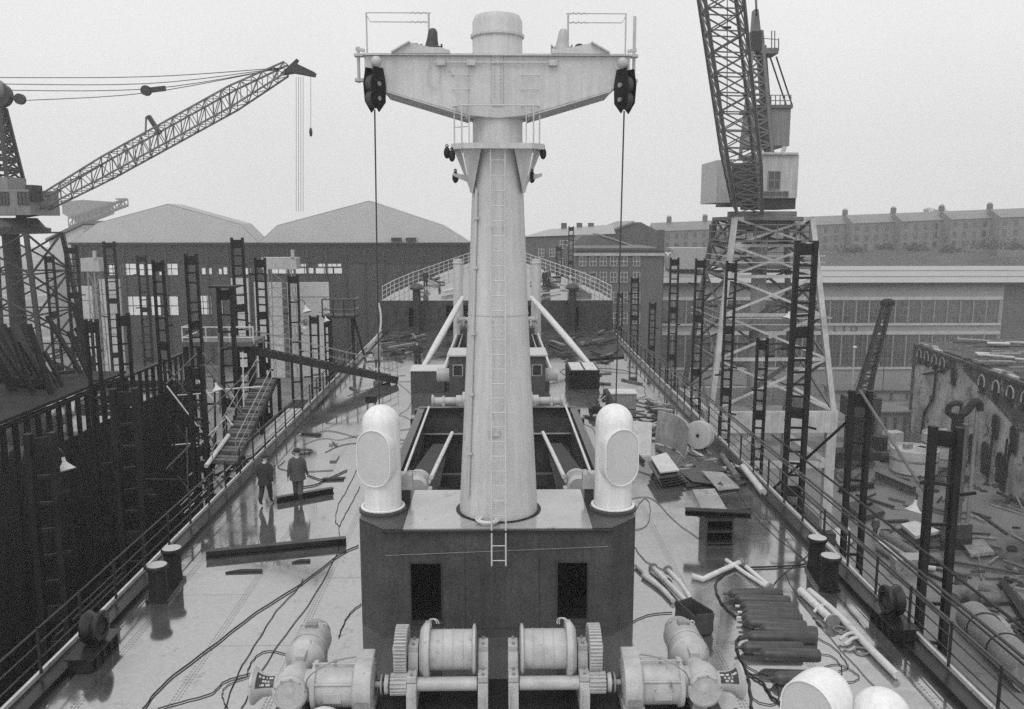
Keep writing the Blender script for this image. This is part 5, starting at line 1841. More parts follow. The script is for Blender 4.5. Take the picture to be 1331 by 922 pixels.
for sg in (-1, 1):
    MB().bar(sa + side * sg * 1.05 - Vector((0, 0, .12)), sb_ + side * sg * 1.05 - Vector((0, 0, .12)), .06, .28).build('stringer', 'wood_dark', t)
    MB().tube([sa + side * sg * 1.05 + Vector((0, 0, 1)), sb_ + side * sg * 1.05 + Vector((0, 0, 1))], .022, 6).build('handrail', 'plate', t, True)
    MB().tube([sa + side * sg * 1.05 + Vector((0, 0, .5)), sb_ + side * sg * 1.05 + Vector((0, 0, .5))], .016, 6).build('handrail', 'plate', t, True)
    for k in range(5):
        p = sa.lerp(sb_, k / 4) + side * sg * 1.05
        MB().bar(p, p + Vector((0, 0, 1)), .03).build('baluster', 'plate', t)
for k in range(3):
    p = sa.lerp(sb_, k / 2)
    MB().bar((p.x - .6, p.y, GZ), (p.x - .6, p.y, p.z), .16).build('post', 'black', t)
    MB().bar((p.x + .6, p.y, GZ), (p.x + .6, p.y, p.z), .16).build('post', 'black', t)
# second handrail pair by the gangway foot
ra, rb = AZ(470, 505, 0), AZ(515, 452, 0)
# scaffolding tangle under the platform
for k in range(34):
    px, py = rnd.uniform(225, 330), rnd.uniform(470, 640)
    y = rnd.uniform(36, 44)
    p = AY(px, py, y)
    if p.x > -10.6:
        p.x = -10.8 - rnd.random()
    d = rnd.choice([Vector((1, .1, .05)), Vector((.7, .2, .7)), Vector((-.6, .1, .8)), Vector((0, .1, 1))]) * rnd.uniform(.8, 2.0)
    o = MB().tube([p - d, p + d], rnd.uniform(.025, .05), 6).build('scaffold_pole', rnd.choice(['pipe_dark', 'pipe', 'rail', 'wood']), None, True)
    tag(o, 'scaffold pole in the tangle below the gangway platform', 'pole', 'scaffold poles below the gangway platform')
# staging cage
c0, c1 = AY(420, 412, 58), AY(462, 412, 58)
zt_ = AY(440, 389, 58).z
t = thing('staging_cage', 'dark railed staging cage on a post near the gangway foot', 'staging', (c0.x, 58, GZ))
MB().box(((c0.x + c1.x) / 2, 58.6, c0.z), (c1.x - c0.x, 1.6, .18)).build('floor', 'wood_dark', t)
for z in (c0.z + .5, zt_):
    MB().tube([(c0.x, 59.3, z), (c0.x, 57.8, z), (c1.x, 57.8, z), (c1.x, 59.3, z)], .05, 6).build('rail', 'rail', t)
for x in (c0.x, (c0.x * 2 + c1.x) / 3, (c0.x + 2 * c1.x) / 3, c1.x):
    MB().bar((x, 57.8, c0.z), (x, 57.8, zt_), .08).build('stanchion', 'rail', t)
for x in (c0.x + .3, c1.x - .3):
    MB().bar((x, 58.6, GZ), (x, 58.6, c0.z), .2).build('leg', 'black', t)
MB().bar((c1.x - .2, 58.6, c0.z - .2), (c1.x + 1.5, 58.6, -4), .14).build('brace', 'black', t)
hp = [AY(490, 432, 60), AY(493, 415, 60), AY(492, 395, 60), AY(489, 390, 60)]
hp = [AY(478, 452, 60), AY(487, 441, 60), AY(494, 428, 60), AY(495, 410, 60), AY(492, 394, 60)]
o = MB().tube(spline(hp, 6), .07, 8).build('hose', 'ropewhite', None, True)
tag(o, 'pale hose hanging in a curve beside the gangway foot', 'hose')

# ------------------------------------------------------------------ neighbouring ship under construction
nb = thing('neighbour_hull', 'dark plated hull of the ship under construction alongside, frames showing above', 'ship hull', (-24, 30, GZ))
NX = -18.0
yA, yB = 6, 48.5
MB().box((NX - .05, (yA + yB) / 2, -6.9), (.1, yB - yA, 14.8)).build('side_plating', 'hull', nb)
MB().box((NX - 6, yB, -6.9), (12, .1, 14.8)).build('end_plating', 'hull', nb)
MB().box((NX - 13, (yA + yB) / 2, -6.9), (.1, yB - yA, 14.8)).build('far_plating', 'hull', nb)
MB().box((NX - 6.4, (yA + yB) / 2 , .05), (12.6, yB - yA - .3, .08)).build('slot_reflector_deck', 'deck', nb)  # wet reflecting sheet added to brighten the slots between the frames
for y in (14, 22, 31, 40):
    MB().bar((NX + .02, y, -14), (NX + .02, y, .5), .12, .03, up=(1, 0, 0)).build('seam_strap', 'black', nb)
y = 24.0
while y < yB:
    MB().box((NX - .06, y, 1.25), (.05, .36, 1.6)).build('frame', 'black', nb)
    y += .80
MB().box((NX - .1, (24 + yB) / 2, 2.10), (.3, yB - 24, .10)).build('top_stringer', 'black', nb)
MB().box((NX - 3.2, 32.5, 2.3), (6.2, 17, .12)).build('staging_floor', 'hull', nb)
MB().box((NX - 3.2, 27.5, 2.0), (6.0, .2, .5)).build('floor_beam', 'black', nb)
# plates and ribs on it
for k in range(34):
    px, py = rnd.uniform(-10, 125), rnd.uniform(440, 500)
    y = rnd.uniform(30, 44)
    p = AY(px, py, y)
    if p.x > -18.6:
        p.x = -18.6 - rnd.random() * 3
    p.z = 2.42
    d = Vector((rnd.uniform(-.55, -.15), rnd.uniform(-.3, .3), 1)) * rnd.uniform(1.4, 3.0)
    o = MB().bar(p, p + d, rnd.uniform(.18, .45), .12).build('ship_frame', rnd.choice(['hull', 'black', 'black', 'lattice_dark']))
    tag(o, 'dark ship frame propped aslant on the neighbouring hull', 'ship frame', 'ship frames propped on the neighbouring hull')
for k in range(46):
    y = rnd.uniform(24, 46)
    x = rnd.uniform(-30, -19)
    p = Vector((x, y, 2.45 if x > -24 and y < 41 else .2))
    a = rnd.uniform(0, PI)
    d = Vector((math.cos(a), math.sin(a), .0)) * rnd.uniform(.8, 2.2)
    p.z += rnd.uniform(0, .25)
    o = MB().bar(p - d, p + d, rnd.uniform(.2, .6), rnd.uniform(.06, .25)).build('plank', rnd.choice(['wood', 'wood_dark', 'hull', 'plate_dark', 'black']))
    tag(o, 'loose plank lying on the neighbouring hull', 'plank', 'planks lying on the neighbouring hull')


# ------------------------------------------------------------------ reflector lamps
def lamp(px, py, X, label, s=1.0, tilt=(.3, -.2, -1), y=None):
    p = AX(px, py, X) if y is None else AY(px, py, y)
    t = thing('yard_lamp', label, 'lamp', p, 'white reflector lamps on the staging')
    d = Vector(tilt).normalized()
    s *= .75
    MB().lathe([(0, -.34 * s), (.06 * s, -.34 * s), (.07 * s, -.18 * s), (.1 * s, -.12 * s), (.2 * s, 0), (.34 * s, .16 * s), (.32 * s, .165 * s), (.16 * s, .0), (0, -.02 * s)], p, d, 20, False).build('reflector', 'enamel', t, True)
    MB().ball(p + d * .06 * s, .07 * s, 10).build('bulb', 'glass', t, True)
    MB().tube(spline([p - d * .34 * s, p - d * .5 * s + Vector((0, 0, .05)), p - d * .6 * s + Vector((-.25 * s, .1, .1 * s)), p - d * .7 * s + Vector((-.55 * s, .1, 0))], 4), .025, 6).build('arm', 'rail', t, True)


lamp(85, 606, -12.0, 'white reflector lamp hanging before the neighbouring hull, nearest one', 1.0)
lamp(282, 505, -12.2, 'white reflector lamp below the gangway platform', 1.0)
lamp(398, 403, -13, 'white reflector lamp above the gangway ramp', 1.2, y=50)
lamp(424, 416, -13, 'white reflector lamp under the staging cage', 1.0, y=57)
lamp(397, 421, -13, 'round white lamp before the pale shed plate, facing us', 1.2, (-.2, -1, -.2), y=52)
lamp(1188, 660, 13.2, 'white reflector lamp hanging on the pole between the two nearest broad uprights', 1.0, (-.3, -.2, -1))
lamp(1024, 412, 13, 'white reflector lamp in front of the lattice crane tower', 1.3, (-.4, -.3, -1), y=50)
lamp(868, 331, 13, 'small lamp high beside the brick chimney', 1.6, (-1, 0, -.5), y=90)

# ------------------------------------------------------------------ fabrication sheds behind the ship


def win(parent, x0, x1, z0, z1, y, m='pane', fm='stone_trim', nx=2, nz=2, name='window', fr=.08, framed=True):
    o = MB().box(((x0 + x1) / 2, y - .02, (z0 + z1) / 2), (x1 - x0, .04, z1 - z0)).build(name, m, parent)
    if framed:
        f = MB()
        for i in range(nx + 1):
            x = x0 + (x1 - x0) * i / nx
            f.box((x, y - .06, (z0 + z1) / 2), (fr, .05, z1 - z0 + fr))
        for j in range(nz + 1):
            z = z0 + (z1 - z0) * j / nz
            f.box(((x0 + x1) / 2, y - .063, z), (x1 - x0 + fr, .05, fr))
        f.build('frame', fm, o)
    return o


def shed(label, y, pxl, pxr, pk, py_peak, py_eave, knee=None, depth=70):
    xl, xr = AY(pxl, py_eave, y).x, AY(pxr, py_eave, y).x
    ze, zk = AY(pk, py_eave, y).z, AY(pk, py_peak, y).z
    xk = AY(pk, py_peak, y).x
    t = thing('fabrication_shed', label, 'shed', ((xl + xr) / 2, y, GZ), 'gabled fabrication sheds')
    kn = []
    out = [(xl, ze), (xl, ze)]
    if knee:
        (ka, kb), (kc, kd) = knee
        A, B = AY(ka, kb, y), AY(kc, kd, y)
        prof_ = [(xl, ze), (A.x, A.z), (xk, zk), (B.x, B.z), (xr, ze)]
    else:
        prof_ = [(xl, ze), (xk, zk), (xr, ze)]
    MB().prism([(x, y, z) for x, z in prof_], (0, .3, 0)).build('gable', 'clad', t)
    for (x0, z0), (x1, z1) in zip(prof_[:-1], prof_[1:]):
        MB().prism([(x0, y + .05, z0 + .02), (x1, y + .05, z1 + .02), (x1, y + depth, z1 + .02), (x0, y + depth, z0 + .02)], (0, 0, .12)).build('roof', 'roof_pale', t)
    MB().box(((xl + xr) / 2, y - .25, ze - .1), (xr - xl + .5, .5, .35)).build('eave_beam', 'clad_dark', t)
    for x in (xl + .1, xr - .1):
        MB().box((x, y + depth / 2, (GZ + ze) / 2), (.2, depth, ze - GZ)).build('side_wall', 'clad_dark', t)
    return t, xl, xr, ze


SY = 150
t, xl, xr, ze = shed('left dark-fronted shed with pale gable and bright window strips, behind the left crane', SY, 92, 336, 218, 266, 316, ((126, 291), (312, 292)), 7)
MB().box(((xl + xr) / 2, SY + .2, (GZ + ze - .1) / 2), (xr - xl, .3, ze - GZ - .1)).build('front_wall', 'clad_mid', t)
MB().box(((xl + xr) / 2, SY - .02, ze - 1.9), (xr - xl, .1, 3.4)).build('door_header', 'clad_dark', t)


def pxwin(parent, x0, x1, y0, y1, y, **k):
    a, b = AY(x0, y0, y), AY(x1, y1, y)
    return win(parent, a.x, b.x, b.z, a.z, y, **k)


for (x0, x1, y0, y1, nx, nz) in ((141, 153, 341, 358, 2, 2), (159, 178, 341, 358, 2, 2), (180, 200, 343, 358, 2, 2), (206, 232, 341, 358, 3, 2), (163, 193, 385, 410, 3, 2), (196, 210, 385, 410, 1, 2), (215, 233, 385, 410, 1, 2),
                                 (262, 268, 348, 357, 1, 1), (269, 276, 348, 357, 1, 1), (284, 289, 349, 357, 1, 1), (290, 298, 347, 357, 1, 1), (258, 276, 384, 409, 3, 3), (281, 290, 386, 409, 1, 3), (315, 327, 348, 357, 1, 1)):
    pxwin(t, x0, x1, y0, y1, SY, m='pane_daylit', fm='clad_dark', nx=nx, nz=nz, fr=.09)
for k in range(9):
    x = xl + (xr - xl) * (k + .5) / 9
    MB().box((x, SY - .12, (GZ + ze) / 2), (.35, .3, ze - GZ - 1)).build('column', 'lattice_dark', t)
t2, xl2, xr2, ze2 = shed('right dark-fronted shed with pale gable, its end hidden behind the mast', SY, 336, 610, 479, 262, 316, ((360, 294), (575, 294)), 7)
MB().box(((xl2 + xr2) / 2, SY + .2, (GZ + ze2 - .1) / 2), (xr2 - xl2, .3, ze2 - GZ - .1)).build('front_wall', 'clad_mid', t2)
MB().box(((xl2 + xr2) / 2, SY - .02, ze2 - 1.9), (xr2 - xl2, .1, 3.4)).build('door_header', 'clad_dark', t2)
for (x0, x1, y0, y1, nx, nz) in ((342, 382, 348, 356, 4, 1), (384, 408, 348, 356, 2, 1), (410, 433, 348, 356, 2, 1), (434, 445, 348, 356, 1, 1), (386, 400, 338, 347, 3, 2), (413, 444, 338, 347, 5, 2)):
    pxwin(t2, x0, x1, y0, y1, SY, m='pane_daylit', fm='clad_dark', nx=nx, nz=nz, fr=.09)
for k in range(11):
    x = xl2 + (xr2 - xl2) * (k + .5) / 11
    MB().box((x, SY - .12, (GZ + ze2) / 2), (.35, .3, ze2 - GZ - 1)).build('column', 'lattice_dark', t2)
for px in (515, 534):
    a = AY(px, 314, SY - 1)
    MB().box((a.x, SY - .6, a.z + .3), (1.8, .5, .7)).build('eave_box', 'clad_dark', t2)
# low set-back bay at the outer side
t3 = thing('shed_annex', 'low pale-walled annex with sloping roof at the outer side of the left shed', 'shed', (AY(80, 330, 172).x, 172, GZ))
a, b, c = AY(64, 314, 172), AY(95, 316, 172), AY(108, 293, 172)
MB().prism([(a.x, 172, GZ), (c.x, 172, GZ), (c.x, 172, c.z), (a.x, 172, a.z)], (0, 40, 0)).build('wall', 'clad', t3)
MB().prism([(a.x - .5, 171.5, a.z), (c.x + .3, 171.5, c.z + .3), (c.x + .3, 171.5, c.z + .9), (a.x - .5, 171.5, a.z + .6)], (0, 41, 0)).build('roof', 'roof_slate', t3)
a = AY(76, 340, 172)
MB().box((a.x, 171.9, (GZ + AY(76, 341, 172).z) / 2 + .01), (5.2, .25, AY(76, 341, 172).z - GZ)).build('lower_cladding', 'clad_grey', t3)
# pale plates (ship sections) standing before the sheds
for (x0, x1, y0, y1, lb) in ((98, 128, 372, 482, 'tall pale plate standing before the left shed, outer one'), (129, 164, 363, 482, 'tall pale plate standing before the left shed, inner one'),
                             (300, 328, 362, 470, 'narrow pale plate standing between the two sheds'), (330, 372, 367, 500, 'pale plate before the right shed, behind the pale crane cab'), (373, 432, 367, 505, 'broad pale plate before the right shed, near the gangway')):
    a, b = AY(x0, y0, 138), AY(x1, y1, 138)
    t = thing('plate_wall', lb, 'plate wall', ((a.x + b.x) / 2, 138, GZ), 'pale plates before the sheds')
    MB().box(((a.x + b.x) / 2, 138, (a.z + GZ) / 2), (b.x - a.x - .05, .4, a.z - GZ)).build('plating', 'clad', t)
    for k in range(3):
        z = GZ + (a.z - GZ) * (.45 + k * .2)
        MB().box(((a.x + b.x) / 2, 137.77, z), (b.x - a.x - .2, .06, .12)).build('stiffener', 'clad_grey', t)
for (x0, x1, y0, y1, lb) in ((105, 130, 336, 353, 'small pale cabin on a trestle before the left shed'), (340, 386, 335, 350, 'pale crane cabin on a trestle before the right shed')):
    a, b = AY(x0, y0, 132), AY(x1, y1, 132)
    t = thing('trestle_cabin', lb, 'cabin', ((a.x + b.x) / 2, 132, GZ), 'cabins before the sheds')
    MB().box(((a.x + b.x) / 2, 133, (a.z + b.z) / 2), (b.x - a.x, 2.4, a.z - b.z)).build('cabin', 'cab', t)
    MB().box((b.x - .5, 131.7, a.z + .6), (.5, .3, 1.2)).build('post', 'cab', t)
    l_ = MB()
    lattice(l_, [(a.x + .6, 132, GZ), (b.x - .6, 132, GZ), (b.x - .6, 134, GZ), (a.x + .6, 134, GZ)], [(a.x + .9, 132, b.z), (b.x - .9, 132, b.z), (b.x - .9, 134, b.z), (a.x + .9, 134, b.z)], 6, .14, .07)
    l_.build('trestle', 'clad_grey', t)

# ------------------------------------------------------------------ left jib crane
LY = 76
t = thing('jib_crane', 'dark jib crane with long lattice jib reaching across the shed roofs', 'crane', (AY(10, 300, LY).x, LY, GZ))
pc = AY(12, 288, LY)
cx_ = pc.x
zt_ = pc.z
l_ = MB()
h0, h1 = 5.2, 3.0
lattice(l_, [(cx_ - h0, LY - h0, GZ), (cx_ + h0, LY - h0, GZ), (cx_ + h0, LY + h0, GZ), (cx_ - h0, LY + h0, GZ)], [(cx_ - h1, LY - h1, zt_ - 1.0), (cx_ + h1, LY - h1, zt_ - 1.0), (cx_ + h1, LY + h1, zt_ - 1.0), (cx_ - h1, LY + h1, zt_ - 1.0)], 7, .34, .14, xx=True)
l_.build('trestle', 'lattice_dark', t)
MB().cyl((cx_, LY, GZ + 8), (cx_, LY, zt_ - .8), .7, n=14).build('king_tube', 'lattice_dark', t, True)
MB().lathe([(0, 0), (3.2, 0), (3.2, .4), (2.8, .5), (2.2, 1.3), (0, 1.3)], (cx_, LY, zt_ - 1.0), n=28).build('slew_ring', 'lattice_dark', t, True)
ca, cb_ = AY(-40, 280, LY - 2), AY(41, 247, LY - 2)
mb = MB().box(((ca.x + cb_.x) / 2, LY, (ca.z + cb_.z) / 2), (cb_.x - ca.x, 5, cb_.z - ca.z))
house = mb.build('machinery_house', 'cab_dark', t, bevel=.05)
for (x0, x1) in ((-2, 12), (23, 39)):
    a, b = AY(x0, 250, LY - 2.5), AY(x1, 266, LY - 2.5)
    win(house, a.x, b.x, b.z, a.z, LY - 2.5, 'glass', 'lattice_dark', 3, 2, fr=.07)
a, b = AY(39, 241, LY - 1.5), AY(50, 262, LY - 1.5)
MB().box(((a.x + b.x) / 2, LY - 1.5, (a.z + b.z) / 2), (b.x - a.x, 1.6, a.z - b.z)).build('driver_cab', 'lattice_dark', t)
a, b = AY(-20, 232, LY), AY(23, 247, LY)
MB().box(((a.x + b.x) / 2, LY, (a.z + b.z) / 2), (b.x - a.x, 3, a.z - b.z + .1)).build('upper_house', 'cab_dark', t)
a = AY(20, 234, LY)
b = AY(3, 140, LY)
l_ = MB()
lattice(l_, [(a.x - 3.6, LY - 1.3, a.z), (a.x, LY - 1.3, a.z), (a.x, LY + 1.3, a.z), (a.x - 3.6, LY + 1.3, a.z)], [(b.x - 1.2, LY - .5, b.z), (b.x, LY - .5, b.z), (b.x, LY + .5, b.z), (b.x - 1.2, LY + .5, b.z)], 7, .26, .14, xx=True)
l_.build('a_frame', 'lattice_dark', t)
c = AY(0, 124, LY)
MB().lathe([(0, -.35), (1.0, -.35), (1.0, .35), (0, .35)], (c.x, LY, c.z), (0, 1, 0), 20).build('head_sheave', 'lattice_dark', t, True)
MB().ball((c.x - .2, LY, c.z + .4), .9, 14).build('head_cover', 'cab_dark', t, True)
q = AY(26, 129, LY)
MB().tube([(c.x, LY, c.z), (q.x, LY, q.z)], .12, 6).build('guide_arm', 'lattice_dark', t)
MB().lathe([(0, -.2), (.45, -.2), (.45, .2), (0, .2)], (q.x, LY, q.z), (0, 1, 0), 18).build('guide_sheave', 'lattice_dark', t, True)
# jib
j0, j1 = AY(46, 270, LY), AY(372, 90, LY - 3)
j2 = AY(410, 95, LY - 3)
def jq(c, w_, h_):
    return [c + Vector((0, -w_, -h_)), c + Vector((0, w_, -h_)), c + Vector((0, w_, h_)), c + Vector((0, -w_, h_))]
mid1, mid2 = j0.lerp(j1, .3), j0.lerp(j1, .8)
l_ = MB()
lattice(l_, jq(j0, .8, .55), jq(mid1, 1.0, .85), 7, .13, .06, xx=False)
lattice(l_, jq(mid1, 1.0, .85), jq(mid2, 1.0, .85), 16, .13, .06)
lattice(l_, jq(mid2, 1.0, .85), jq(j1, .7, .45), 5, .13, .06)
l_.build('jib', 'lattice', t)
MB().prism([j1 + Vector((-.4, -.5, -.45)), j1 + Vector((1.0, -.5, .75)), j2 + Vector((-1.6, -.5, .75)), j2 + Vector((0, -.5, .0)), j2 + Vector((-.1, -.5, -.3)), j1 + Vector((.6, -.5, -.3))], (0, 1.0, 0)).build('jib_head', 'lattice_dark', t)
MB().prism([j0 + Vector((-1.4, -.8, -.9)), j0 + Vector((.6, -.8, -.6)), j0 + Vector((.6, -.8, .6)), j0 + Vector((-.8, -.8, .3))], (0, 1.6, 0)).build('jib_foot', 'lattice_dark', t)
k0 = j0.lerp(j1, .46)
a, b = AY(193, 151, LY - 1), AY(208, 174, LY - 1)
MB().bar(a, b, .5, .3).build('jib_prop', 'lattice_dark', t)
MB().bar(AY(189, 176, LY - 1), AY(190, 152, LY - 1), .12).build('jib_prop', 'lattice', t)
MB().tube([AY(70, 247, LY), AY(135, 212, LY - 1), AY(195, 180, LY - 1)], .05, 5).build('hand_rope', 'lattice', t)
top = AY(370, 88, LY - 3)
for i, (y0, y1, mid_) in enumerate(((101, 86, 100), (109, 90, 109), (117, 91, 116), (131, 92, 121))):
    st = AY(-30 if i < 3 else 28, y0, LY)
    md = AY(190, mid_, LY - 1.5)
    MB().tube(spline([st, md, top], 6), .035, 5).build('luffing_rope', 'rope', t)
c1, c2_ = AY(190, 118, LY - 1.5), AY(215, 115, LY - 1.5)
MB().lathe([(0, -.2), (.42, -.2), (.42, .2), (0, .2)], c1, (0, 1, 0), 18).build('rope_sheave', 'lattice_dark', t, True)
MB().bar(c1, c2_, .3, .4).build('sheave_block', 'lattice_dark', t)
for px, py in ((385, 275), (388, 275), (391, 275), (394, 275)):
    MB().tube([AY(px, 100, LY - 3), AY(px, py, LY - 3)], .018, 4).build('hoist_rope', 'lattice', t)
a = AY(404, 172, LY - 3)
MB().tube([AY(404, 98, LY - 3), a], .018, 4).build('hoist_rope', 'lattice', t)
MB().ball(a, .25, 8, (.6, .6, 1.6)).build('hook', 'lattice_dark', t, True)

# ------------------------------------------------------------------ far hammerhead crane in the haze
DY = 420
t = thing('hammerhead_crane', 'faint hammerhead crane far off in the haze behind the left shed', 'crane', (AY(110, 290, DY).x, DY, GZ))
a, b = AY(92, 292, DY), AY(164, 262, DY)
l_ = MB()
lattice(l_, [a + Vector((0, -2, -1)), a + Vector((0, 2, -1)), a + Vector((0, 2, 3)), a + Vector((0, -2, 3))], [b + Vector((0, -2, -2)), b + Vector((0, 2, -2)), b + Vector((0, 2, 1)), b + Vector((0, -2, 1))], 9, .7, .4)
l_.build('jib', 'lattice', t)
c, d = AY(82, 288, DY), AY(138, 260, DY)
MB().prism([(c.x, DY, AY(82, 262, DY).z), (AY(108, 262, DY).x, DY, AY(108, 260, DY).z), (d.x, DY, AY(138, 262, DY).z), (d.x, DY, AY(138, 278, DY).z), (AY(105, 290, DY).x, DY, AY(105, 291, DY).z), (c.x, DY, AY(82, 278, DY).z)], (0, 8, 0)).build('machinery_house', 'cab_dark', t)
l_ = MB()
lattice(l_, [(a.x + 2, DY, GZ), (a.x + 14, DY, GZ), (a.x + 14, DY + 12, GZ), (a.x + 2, DY + 12, GZ)], [(a.x + 5, DY + 3, a.z), (a.x + 11, DY + 3, a.z), (a.x + 11, DY + 9, a.z), (a.x + 5, DY + 9, a.z)], 6, 1, .6)
l_.build('tower', 'cab_dark', t)
a, b = AY(152, 262, DY), AY(164, 256, DY)
MB().box(((a.x + b.x) / 2, DY, (a.z + b.z) / 2), (b.x - a.x, 3, .8)).build('jib_cap', 'cab_dark', t)

# ------------------------------------------------------------------ big lattice crane on the right
RY = 66
cpx = 1003
t = thing('portal_crane', 'big lattice portal crane with near-vertical jib standing before the factory', 'crane', (AY(cpx, 540, RY).x, RY, GZ))
zp1, zp0 = AY(cpx, 528, RY).z, AY(cpx, 554, RY).z
xa, xb = AY(921, 540, RY - 2).x, AY(1087, 540, RY - 2).x
ctr = (xa + xb) / 2
dep = (xb - xa)
y0, y1 = RY - 2, RY - 2 + dep
# portal: girders and legs
for y in (y0, y1):
    MB().box((ctr, y, (zp0 + zp1) / 2), (xb - xa, .5, zp1 - zp0)).build('girder', 'lattice_pale', t)
for x in (xa, xb):
    MB().box((x, (y0 + y1) / 2, (zp0 + zp1) / 2), (.5, y1 - y0 - .52, zp1 - zp0 - .02)).build('girder', 'lattice_pale', t)
for x in (xa + .35, xb - .35):
    for y in (y0 + .1, y1 - .1):
        MB().box((x, y, (GZ + zp0) / 2), (.75, .6, zp0 - GZ)).build('leg', 'lattice_pale', t)
    MB().box((x, (y0 + y1) / 2, GZ + .5), (1, y1 - y0 + 2, 1)).build('bogie', 'lattice_dark', t)
zb1 = AY(cpx, 604, RY - 2).z
for y in (y0, y1):
    MB().box((ctr, y, zb1), (xb - xa - 1.2, .3, .5)).build('tie_beam', 'lattice_pale', t)
    for sg in (-1, 1):
        MB().bar((ctr + sg * (xb - xa) / 2 - sg * .6, y, zb1 + .2), (ctr + sg * 1.0, y, zp0), .35).build('knee_brace', 'lattice_pale', t)
# tower
zr_ = AY(cpx, 284, RY).z
hb_, ht_ = dep / 2 - .2, 3.0
ym = (y0 + y1) / 2


def tq(k):
    hh = hb_ + (ht_ - hb_) * k
    z = zp1 + (zr_ - zp1) * k
    return [(ctr - hh, ym - hh, z), (ctr + hh, ym - hh, z), (ctr + hh, ym + hh, z), (ctr - hh, ym + hh, z)]


ks = [0, .27, .50, .70, .86, 1.0]
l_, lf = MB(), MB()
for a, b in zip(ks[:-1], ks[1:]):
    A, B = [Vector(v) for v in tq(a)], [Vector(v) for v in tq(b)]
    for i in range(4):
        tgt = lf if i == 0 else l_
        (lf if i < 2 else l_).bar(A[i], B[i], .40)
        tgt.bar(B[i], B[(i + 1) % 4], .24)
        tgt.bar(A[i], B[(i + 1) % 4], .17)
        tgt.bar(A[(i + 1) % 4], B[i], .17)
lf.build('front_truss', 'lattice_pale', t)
l_.build('tower', 'lattice', t)  # side and back faces coloured darker than the front truss
MB().tube([(ctr, ym, GZ + 11), (ctr, ym, zr_)], .6, 16).build('king_tube', 'lattice_pale', t, True)
for k in (.42, .74):
    hh = hb_ + (ht_ - hb_) * k
    z = zp1 + (zr_ - zp1) * k
    MB().box((ctr, ym, z), (hh * 2 - .3, hh * 2 - .3, .12)).build('landing', 'lattice', t)
    r_ = MB()
    for zz_ in (.5, 1.0):
        for p, q in (((-1, -1), (1, -1)), ((1, -1), (1, 1)), ((-1, 1), (1, 1)), ((-1, -1), (-1, 1))):
            r_.bar((ctr + p[0] * (hh + .4), ym + p[1] * (hh + .4), z + zz_), (ctr + q[0] * (hh + .4), ym + q[1] * (hh + .4), z + zz_), .06)
    r_.build('guard_rail', 'lattice_pale', t)
# stair in the tower
for k in range(5):
    A = Vector((ctr - 2 + (k % 2) * 4, ym - 1.5, zp1 + (zr_ - zp1) * k / 5))
    B = Vector((ctr + 2 - (k % 2) * 4, ym - 1.5, zp1 + (zr_ - zp1) * (k + 1) / 5))
    MB().bar(A, B, .8, .12).build('stair_flight', 'lattice', t)
# top ring and deck
MB().lathe([(0, -.9), (2.6, -.9), (2.6, -.2), (3.9, -.15), (3.9, .1), (2.7, .15), (2.7, .55), (0, .55)], (ctr, ym, zr_), n=32).build('slew_ring', 'lattice', t, True)
r_ = MB()
for zz_ in (.55, 1.1):
    r_.tube([(ctr + 4.1 * math.cos(2 * PI * i / 16), ym + 4.1 * math.sin(2 * PI * i / 16), zr_ - 1.6 + zz_) for i in range(17)], .045, 5)
for i in range(16):
    x, y = ctr + 4.1 * math.cos(2 * PI * i / 16), ym + 4.1 * math.sin(2 * PI * i / 16)
    r_.bar((x, y, zr_ - 1.7), (x, y, zr_ - .5), .07)
r_.build('guard_rail', 'lattice', t)
MB().lathe([(3.2, 0), (4.3, 0), (4.3, .1), (3.2, .1)], (ctr, ym, zr_ - 1.75), n=32, caps=False).build('walkway', 'lattice', t)
# cabs
cy_ = ym - 2.2


def pbox(x0, x1, ya, yb_, depth, y, m, nm, par=t, bv=.04):
    a, b = AY(x0, ya, y), AY(x1, yb_, y)
    return MB().box(((a.x + b.x) / 2, y + depth / 2, (a.z + b.z) / 2), (b.x - a.x, depth, a.z - b.z)).build(nm, m, par, bevel=bv)


dc = pbox(989, 1036, 201, 258, 5.0, cy_, 'cab', 'driver_cab')
a, b = AY(999, 223, cy_), AY(1013, 246, cy_)
win(dc, a.x, b.x, b.z, a.z, cy_, 'glass', 'cab_dark', 2, 2, fr=.07)
a, b = AY(992, 249, cy_), AY(1024, 256, cy_)
win(dc, a.x, b.x, b.z, a.z, cy_, 'glass', 'cab_dark', 4, 1, fr=.06)
pbox(987, 1038, 198, 201.5, 5.4, cy_ - .2, 'cab', 'cab_roof')
pbox(985, 1034, 258, 272, 4.8, cy_ + .3, 'lattice_dark', 'under_frame')
pbox(932, 950, 208, 264, 5.0, cy_, 'cab', 'machinery_house')
pbox(953, 988, 212, 268, 5.0, cy_ + 1.2, 'lattice_dark', 'winch_room')
ub = pbox(983, 1026, 140, 190, 4.0, ym + 3.4, 'cab_dark', 'counterweight_box')
pbox(981, 1031, 136, 141, 4.6, ym + 3.2, 'lattice', 'box_platform')
r_ = MB()
for px in (1002, 1008, 1014, 1020, 1028):
    r_.bar(AY(px, 138, ym + 3.2), AY(px, 124, ym + 3.2), .07)
r_.bar(AY(1000, 124, ym + 3.2), AY(1028, 124, ym + 3.2), .06)
r_.bar(AY(1000, 131, ym + 3.2), AY(1028, 131, ym + 3.2), .06)
r_.build('guard_rail', 'lattice', t)
for px in (990, 1020):
    MB().bar(AY(px, 190, ym + 4), AY(px - 4, 204, ym + 1), .3).build('prop', 'lattice_pale', t)
